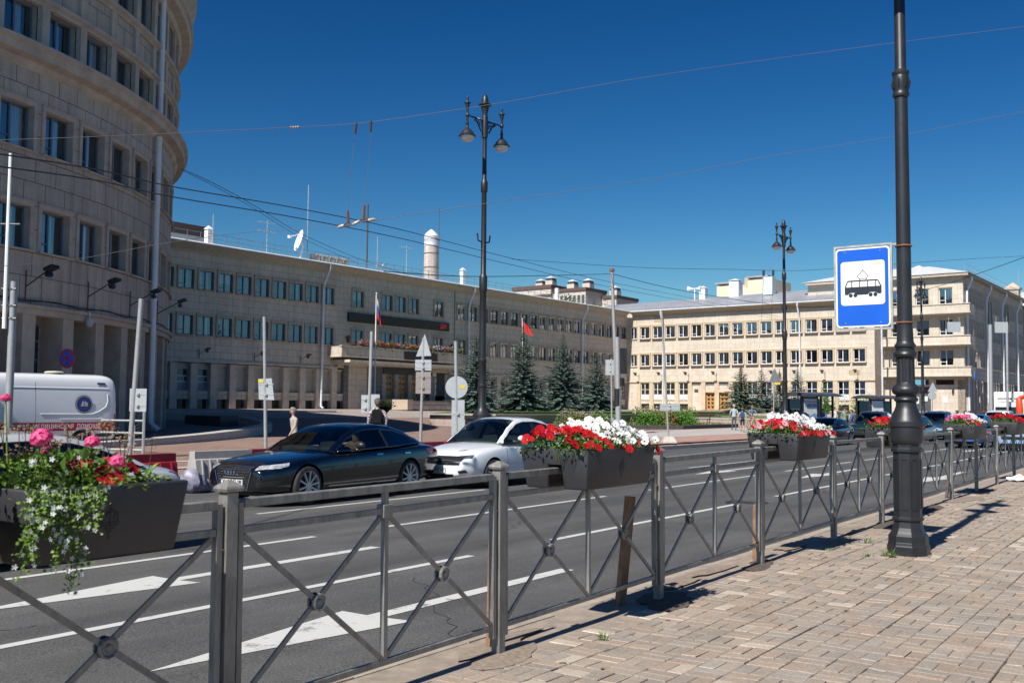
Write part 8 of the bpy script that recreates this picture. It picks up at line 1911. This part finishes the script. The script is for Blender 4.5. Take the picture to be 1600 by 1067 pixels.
def insul(pa, pb, Y, parent, r=.03, name='insulator'):
    a, b_ = at(*pa, Y), at(*pb, Y); mb = MB(); d = b_-a; n_ = 4
    for k in range(n_): p0 = a+d*(k/n_+.03); p1 = a+d*((k+1)/n_-.03); mb.tube([p0, (p0+p1)/2, p1], [r*.6, r, r*.6], 8)
    return mb.build(name, PORC, parent, smooth=True)
insul((453, 200), (468, 199), 17, o)
o2 = wire([(0, 416, 14), (120, 405, 15), (270, 378, 16), (400, 362, 17), (528, 354, 17.5)], .004, 'lower bright span cable left of the hanging insulator knot', WIL)
o3 = wire([(585, 344, 17.7), (700, 327, 18.2), (800, 312, 18.6), (1000, 283, 19.5), (1200, 245, 20.5), (1400, 213, 21.3), (1600, 175, 22.3), (1700, 160, 23)], .005, 'span cable from the insulator knot rising to the right edge', WIL)
kn = empty('insulator_knot', at(555, 350, 17.6), 0, 'rusty knot of insulators hanging on two thin wires left of the tall lamp', 'insulator')
kb0 = kn.location.copy()
def T_(px, py): return at(px, py, 17.6)-kb0
mb = MB(); mb.tube([T_(527, 356), T_(530, 355), T_(537, 352.5), T_(538, 352)], [.01, .03, .03, .01], 8); mb.tube([T_(549, 352), T_(551, 351), T_(561, 346), T_(563, 345)], [.01, .028, .028, .01], 8); mb.tube([T_(574, 345), T_(576, 344.5), T_(584, 343), T_(587, 343)], [.01, .03, .03, .01], 8); mb.build('insulator', PORC, kn, smooth=True)
mb = MB(); mb.tube([T_(543, 330), T_(544, 349)], .028, 6); mb.tube([T_(569, 321), T_(568, 344)], .028, 6); mb.tube([T_(538, 351), T_(544, 347), T_(550, 351), T_(544, 353)], .02, 5, closed=True); mb.tube([T_(562, 344), T_(569, 340), T_(575, 345), T_(568, 347)], .02, 5, closed=True); mb.build('rusty_fitting', mat('dark rusty fitting', (.10, .06, .045), .8, var=.3), kn)
mb = MB(); mb.tube([T_(557, 192), T_(555, 209)], .024, 6); mb.tube([T_(580, 190), T_(579, 206)], .024, 6); mb.build('upper_fitting', mat('dark brown porcelain', (.05, .03, .028), .4), kn)
mb = MB(); mb.tube([T_(555, 209), T_(549, 260), T_(545, 290), T_(544, 330)], .004, 4); mb.tube([T_(579, 206), T_(577, 250), T_(572, 290), T_(570, 320)], .004, 4); mb.build('hanger_wire', WIL, kn)
wire([(-20, 238, 11), (150, 265, 13.5), (270, 292, 16), (450, 323, 20), (600, 353, 24), (700, 378, 29), (800, 404, 36), (950, 440, 50), (1100, 470, 75), (1230, 498, 110)], .010, 'upper of the two black contact wires sweeping down to the right')
wire([(-20, 258, 11), (150, 282, 13.5), (270, 308, 16), (450, 338, 20), (600, 367, 24), (700, 390, 29), (800, 414, 36), (950, 448, 50), (1100, 476, 75), (1230, 502, 110)], .010, 'lower of the two black contact wires sweeping down to the right')
wire([(284, 264, 40), (340, 290, 46), (400, 323, 55), (470, 365, 65), (560, 404, 75), (640, 430, 85)], .016, 'thin black wire from the tower cornice down to the grey roof', grp='thin building wires')
wire([(284, 266, 40), (340, 294, 46), (400, 328, 55), (470, 371, 65), (560, 412, 75)], .012, 'second thin black wire just below the one from the tower cornice', grp='thin building wires')
wire([(956, 428, 58), (880, 430, 50), (780, 432, 42), (700, 431, 36), (600, 424, 30)], .016, 'dark wire running left from the mast cap over the grey roof')
wire([(956, 428, 58), (1060, 453, 62), (1200, 475, 68), (1290, 480, 72), (1400, 477, 78)], .018, 'dark wire running right from the mast cap to the tram sign')
wire([(1700, 360, 30), (1600, 402, 36), (1500, 437, 44), (1450, 452, 50), (1440, 455, 52)], .012, 'dark wire at upper right crossing in front of the corner block')
wire([(800, 405, 60), (1000, 418, 66), (1140, 421, 70), (1235, 423, 72), (1300, 420, 74), (1480, 407, 80), (1600, 400, 84)], .014, 'faint straight wire low in the sky above the sunlit wing')
for (px, lb_) in ((1193, 'left'), (1208, 'right')):
    pass
e = empty('hanging_insulators', at(1200, 425, 72), 0, 'pair of small dark insulators hanging over the sunlit wing roof', 'insulator'); b0 = e.location.copy()
for px in (1193, 1208): mb = MB(); mb.tube([at(px, 422, 72)-b0, at(px, 431, 72)-b0], .09, 6); mb.tube([at(px, 431, 72)-b0, at(px-3, 500, 72)-b0], .012, 4); mb.build('insulator', MATS['dark brown porcelain'], e)
# water-filled road barriers
def barrier(s, q, col, label, L=2.0, yaw=0, z=None):
    e = empty('road_barrier', SQ(s, q, fq(q) if z is None else z), RS+yaw, label, 'barrier', 'plastic road barriers along the far kerb'); mb = MB()
    sec = [(-.28, 0), (-.28, .10), (-.22, .14), (-.13, .62), (-.10, .64), (-.09, .8), (.09, .8), (.10, .64), (.13, .62), (.22, .14), (.28, .10), (.28, 0)]
    mb.prism([(u, v) for u, v in sec], 0, L, fn=lambda u, v, d: Vector((d, u, v))); mb.build('shell', col, e)
    mb = MB()
    for k in range(7):
        x = .15+k*(L-.3)/6
        for sg_ in (-1, 1): mb.bar((x, sg_*.232, .14), (x, sg_*.142, .62), .05, .03, upv=(1, 0, 0))
    mb.build('rib', col, e); return e
RB = mat('red plastic', (.27, .014, .026), .45, var=.12, vs=6); WB_ = mat('dusty white plastic', (.36, .345, .33), .6, var=.15, vs=4)
barrier(10.95, 17.3, RB, 'red plastic road barrier between the nearest planter and the white barrier', 1.9, .05)
barrier(8.7, 17.5, RB, 'red plastic road barrier mostly hidden behind the nearest flowers', 2.1, .03)
barrier(13.55, 17.7, WB_, 'dusty white plastic road barrier behind the black sedan nose', 1.5, -.03)
barrier(15.1, 17.7, RB, 'red plastic road barrier hidden behind the black sedan hood', 2.0, 0)
barrier(20.2, 17.9, RB, 'red plastic road barrier seen between the black and the white car', 2.0, 0)
barrier(22.3, 17.9, RB, 'red plastic road barrier behind the white car', 2.0, 0)
bgp = SQ(13.0, 17.0, fq(17)); bg_ = MB(); rg = random.Random(3)
for k in range(3):
    c = Vector((k*.16, rg.uniform(-.05, .05), 0)); n1, n2 = 8, 12; vs = []
    for i in range(n1+1):
        for j in range(n2): a = pi*i/n1; t_ = 2*pi*j/n2; rr = .2*(1+.18*sin(3*t_+k)+.15*rg.random()); vs.append(c+Vector((rr*sin(a)*cos(t_), rr*sin(a)*sin(t_), .24-.06*k+.26*cos(a)*(1-.2*k))))
    bg_.add(vs, [(i*n2+j, i*n2+(j+1) % n2, (i+1)*n2+(j+1) % n2, (i+1)*n2+j) for i in range(n1) for j in range(n2)])
bg_.build('rubbish_bag', mat('crumpled grey plastic', (.20, .20, .27), .5, var=.7, vs=7), None, bgp, (0, 0, RS), smooth=True, label='crumpled grey bag between the red and the white road barrier', cat='bag')
# barrier rails by the ambulance
e = empty('hand_rail', at(205, 690, 31), 0, 'low white tube railing right of the ambulance tail', 'railing'); b0 = e.location.copy(); mb = MB()
for z in (.1, .62, 1.0): mb.tube([(-1.1, .4, z-.35), (.45, -.2, z-.35)], .035, 6)
mb.tube([(.45, -.2, -.6), (.45, -.2, .95)], .045, 6); mb.tube([(.1, -.05, -.5), (.1, -.05, .5)], .035, 6); mb.build('rail', GALV, e)
mb = MB(); 
for k in range(5): mb.tube([(.18+.0*k, -.1, .1+k*.1), (.32, -.15, .14+k*.1)], .02, 5)
mb.build('chain', DARK, e)
# bus shelters
POST = mat('shelter graphite', (.05, .052, .056), .4, .4); SHG = glassmat('shelter glass', (.7, .75, .75), .1)
def shelter(px, Y, label, poster, w_=4.4, yaw=-.45):
    p = at(px, 640, Y); z0 = gz(p.x, Y)+.0; e = empty('bus_shelter', (p.x, Y, z0), yaw, label, 'bus shelter', 'bus shelters across the street'); H = 2.55
    mb = MB(); sec = [(-.9, H-.02), (-.5, H+.10), (0, H+.16), (.5, H+.10), (.9, H-.02), (.9, H-.1), (-.9, H-.1)]; mb.prism(sec, -.2, w_, fn=lambda u, v, d: Vector((d, u, v))); mb.build('roof', mat('smoked roof', (.06, .06, .065), .25, .2, var=.2, vs=3), e)
    for (x, y) in ((0, .6), (w_-.2, .6), (1.55, -.55), (0, -.55), (w_-.2, -.3)): mb = MB(); mb.box(x-.06, x+.06, y-.05, y+.05, 0, H-.1); mb.build('post', POST, e)
    mb = MB(); mb.box(.1, w_-.3, .58, .6, .3, 2.3); mb.build('glass_wall', SHG, e)
    mb = MB(); mb.box(.06, 1.49, -.62, -.48, .4, 2.42); lb2 = mb.build('poster_case', POST, e); mb = MB(); mb.box(.16, 1.39, -.632, -.622, .55, 2.28); po = mb.build('poster', poster, lb2)
    mb = MB(); mb.box(1.8, w_-.5, .2, .5, .42, .48); mb.bar((2.2, .35, 0), (2.2, .35, .42), .05); mb.bar((w_-.9, .35, 0), (w_-.9, .35, .42), .05); mb.build('bench_seat', WOODP, e)
    return e, po
e, po = shelter(1241, 62, 'first bus shelter, with a poster reading 1 300 000, behind the white petunias', mat('poster white', (.66, .66, .66), .4), 3.6, .62)
for body_, sz, x, z in (('1 300 000', .30, .78, 1.86),): text_obj('poster_number', body_, sz, mat('poster navy', (.02, .04, .12), .5), po, (x, -.636, z), (pi/2, 0, 0), .001, spacing=.95, bold=.004)
mb = MB(); mb.prism([(.5, .85), (.8, 1.25), (1.15, 1.42), (1.38, 1.3), (1.2, .9), (.9, .7)], -.640, -.634); mb.build('poster_shape', mat('poster blue', (.18, .32, .5), .5), po); mb = MB(); mb.prism([(.18, .95), (.26, 1.5), (.32, 1.2), (.42, 1.3), (.5, .95)], -.640, -.634); mb.prism([(.2, 2.08), (1.35, 2.08), (1.35, 2.12), (.2, 2.12)], -.640, -.634); mb.build('poster_shape', mat('poster crimson', (.35, .02, .04), .5), po)
e, po = shelter(1349, 72, 'second bus shelter, with a blank white poster, left of the foreground lamp post', mat('blank poster', (.72, .74, .76), .4), 4.0, .55)
# litter on the pavement at the right edge
p = at(1592, 762, 22); e = empty('litter_bag', (at(1594, 764, 20.6).x, 20.6, 0.01), .6, 'torn orange and white plastic bag on the pavement at the right edge', 'litter'); mb = MB(); rg = random.Random(8)
for k in range(9):
    a = rg.uniform(-.3, .3); c = Vector((rg.uniform(-.3, .3), rg.uniform(-.15, .15), .02)); mb.face([c, c+Vector((.35, a*.3, .02)), c+Vector((.3, .12+a*.2, .10*rg.random()+.03)), c+Vector((-.02, .14, .06))], k % 2)
mb.build('torn_film', [mat('orange film', (.62, .14, .02), .5), WHITEP], e, fix=False)
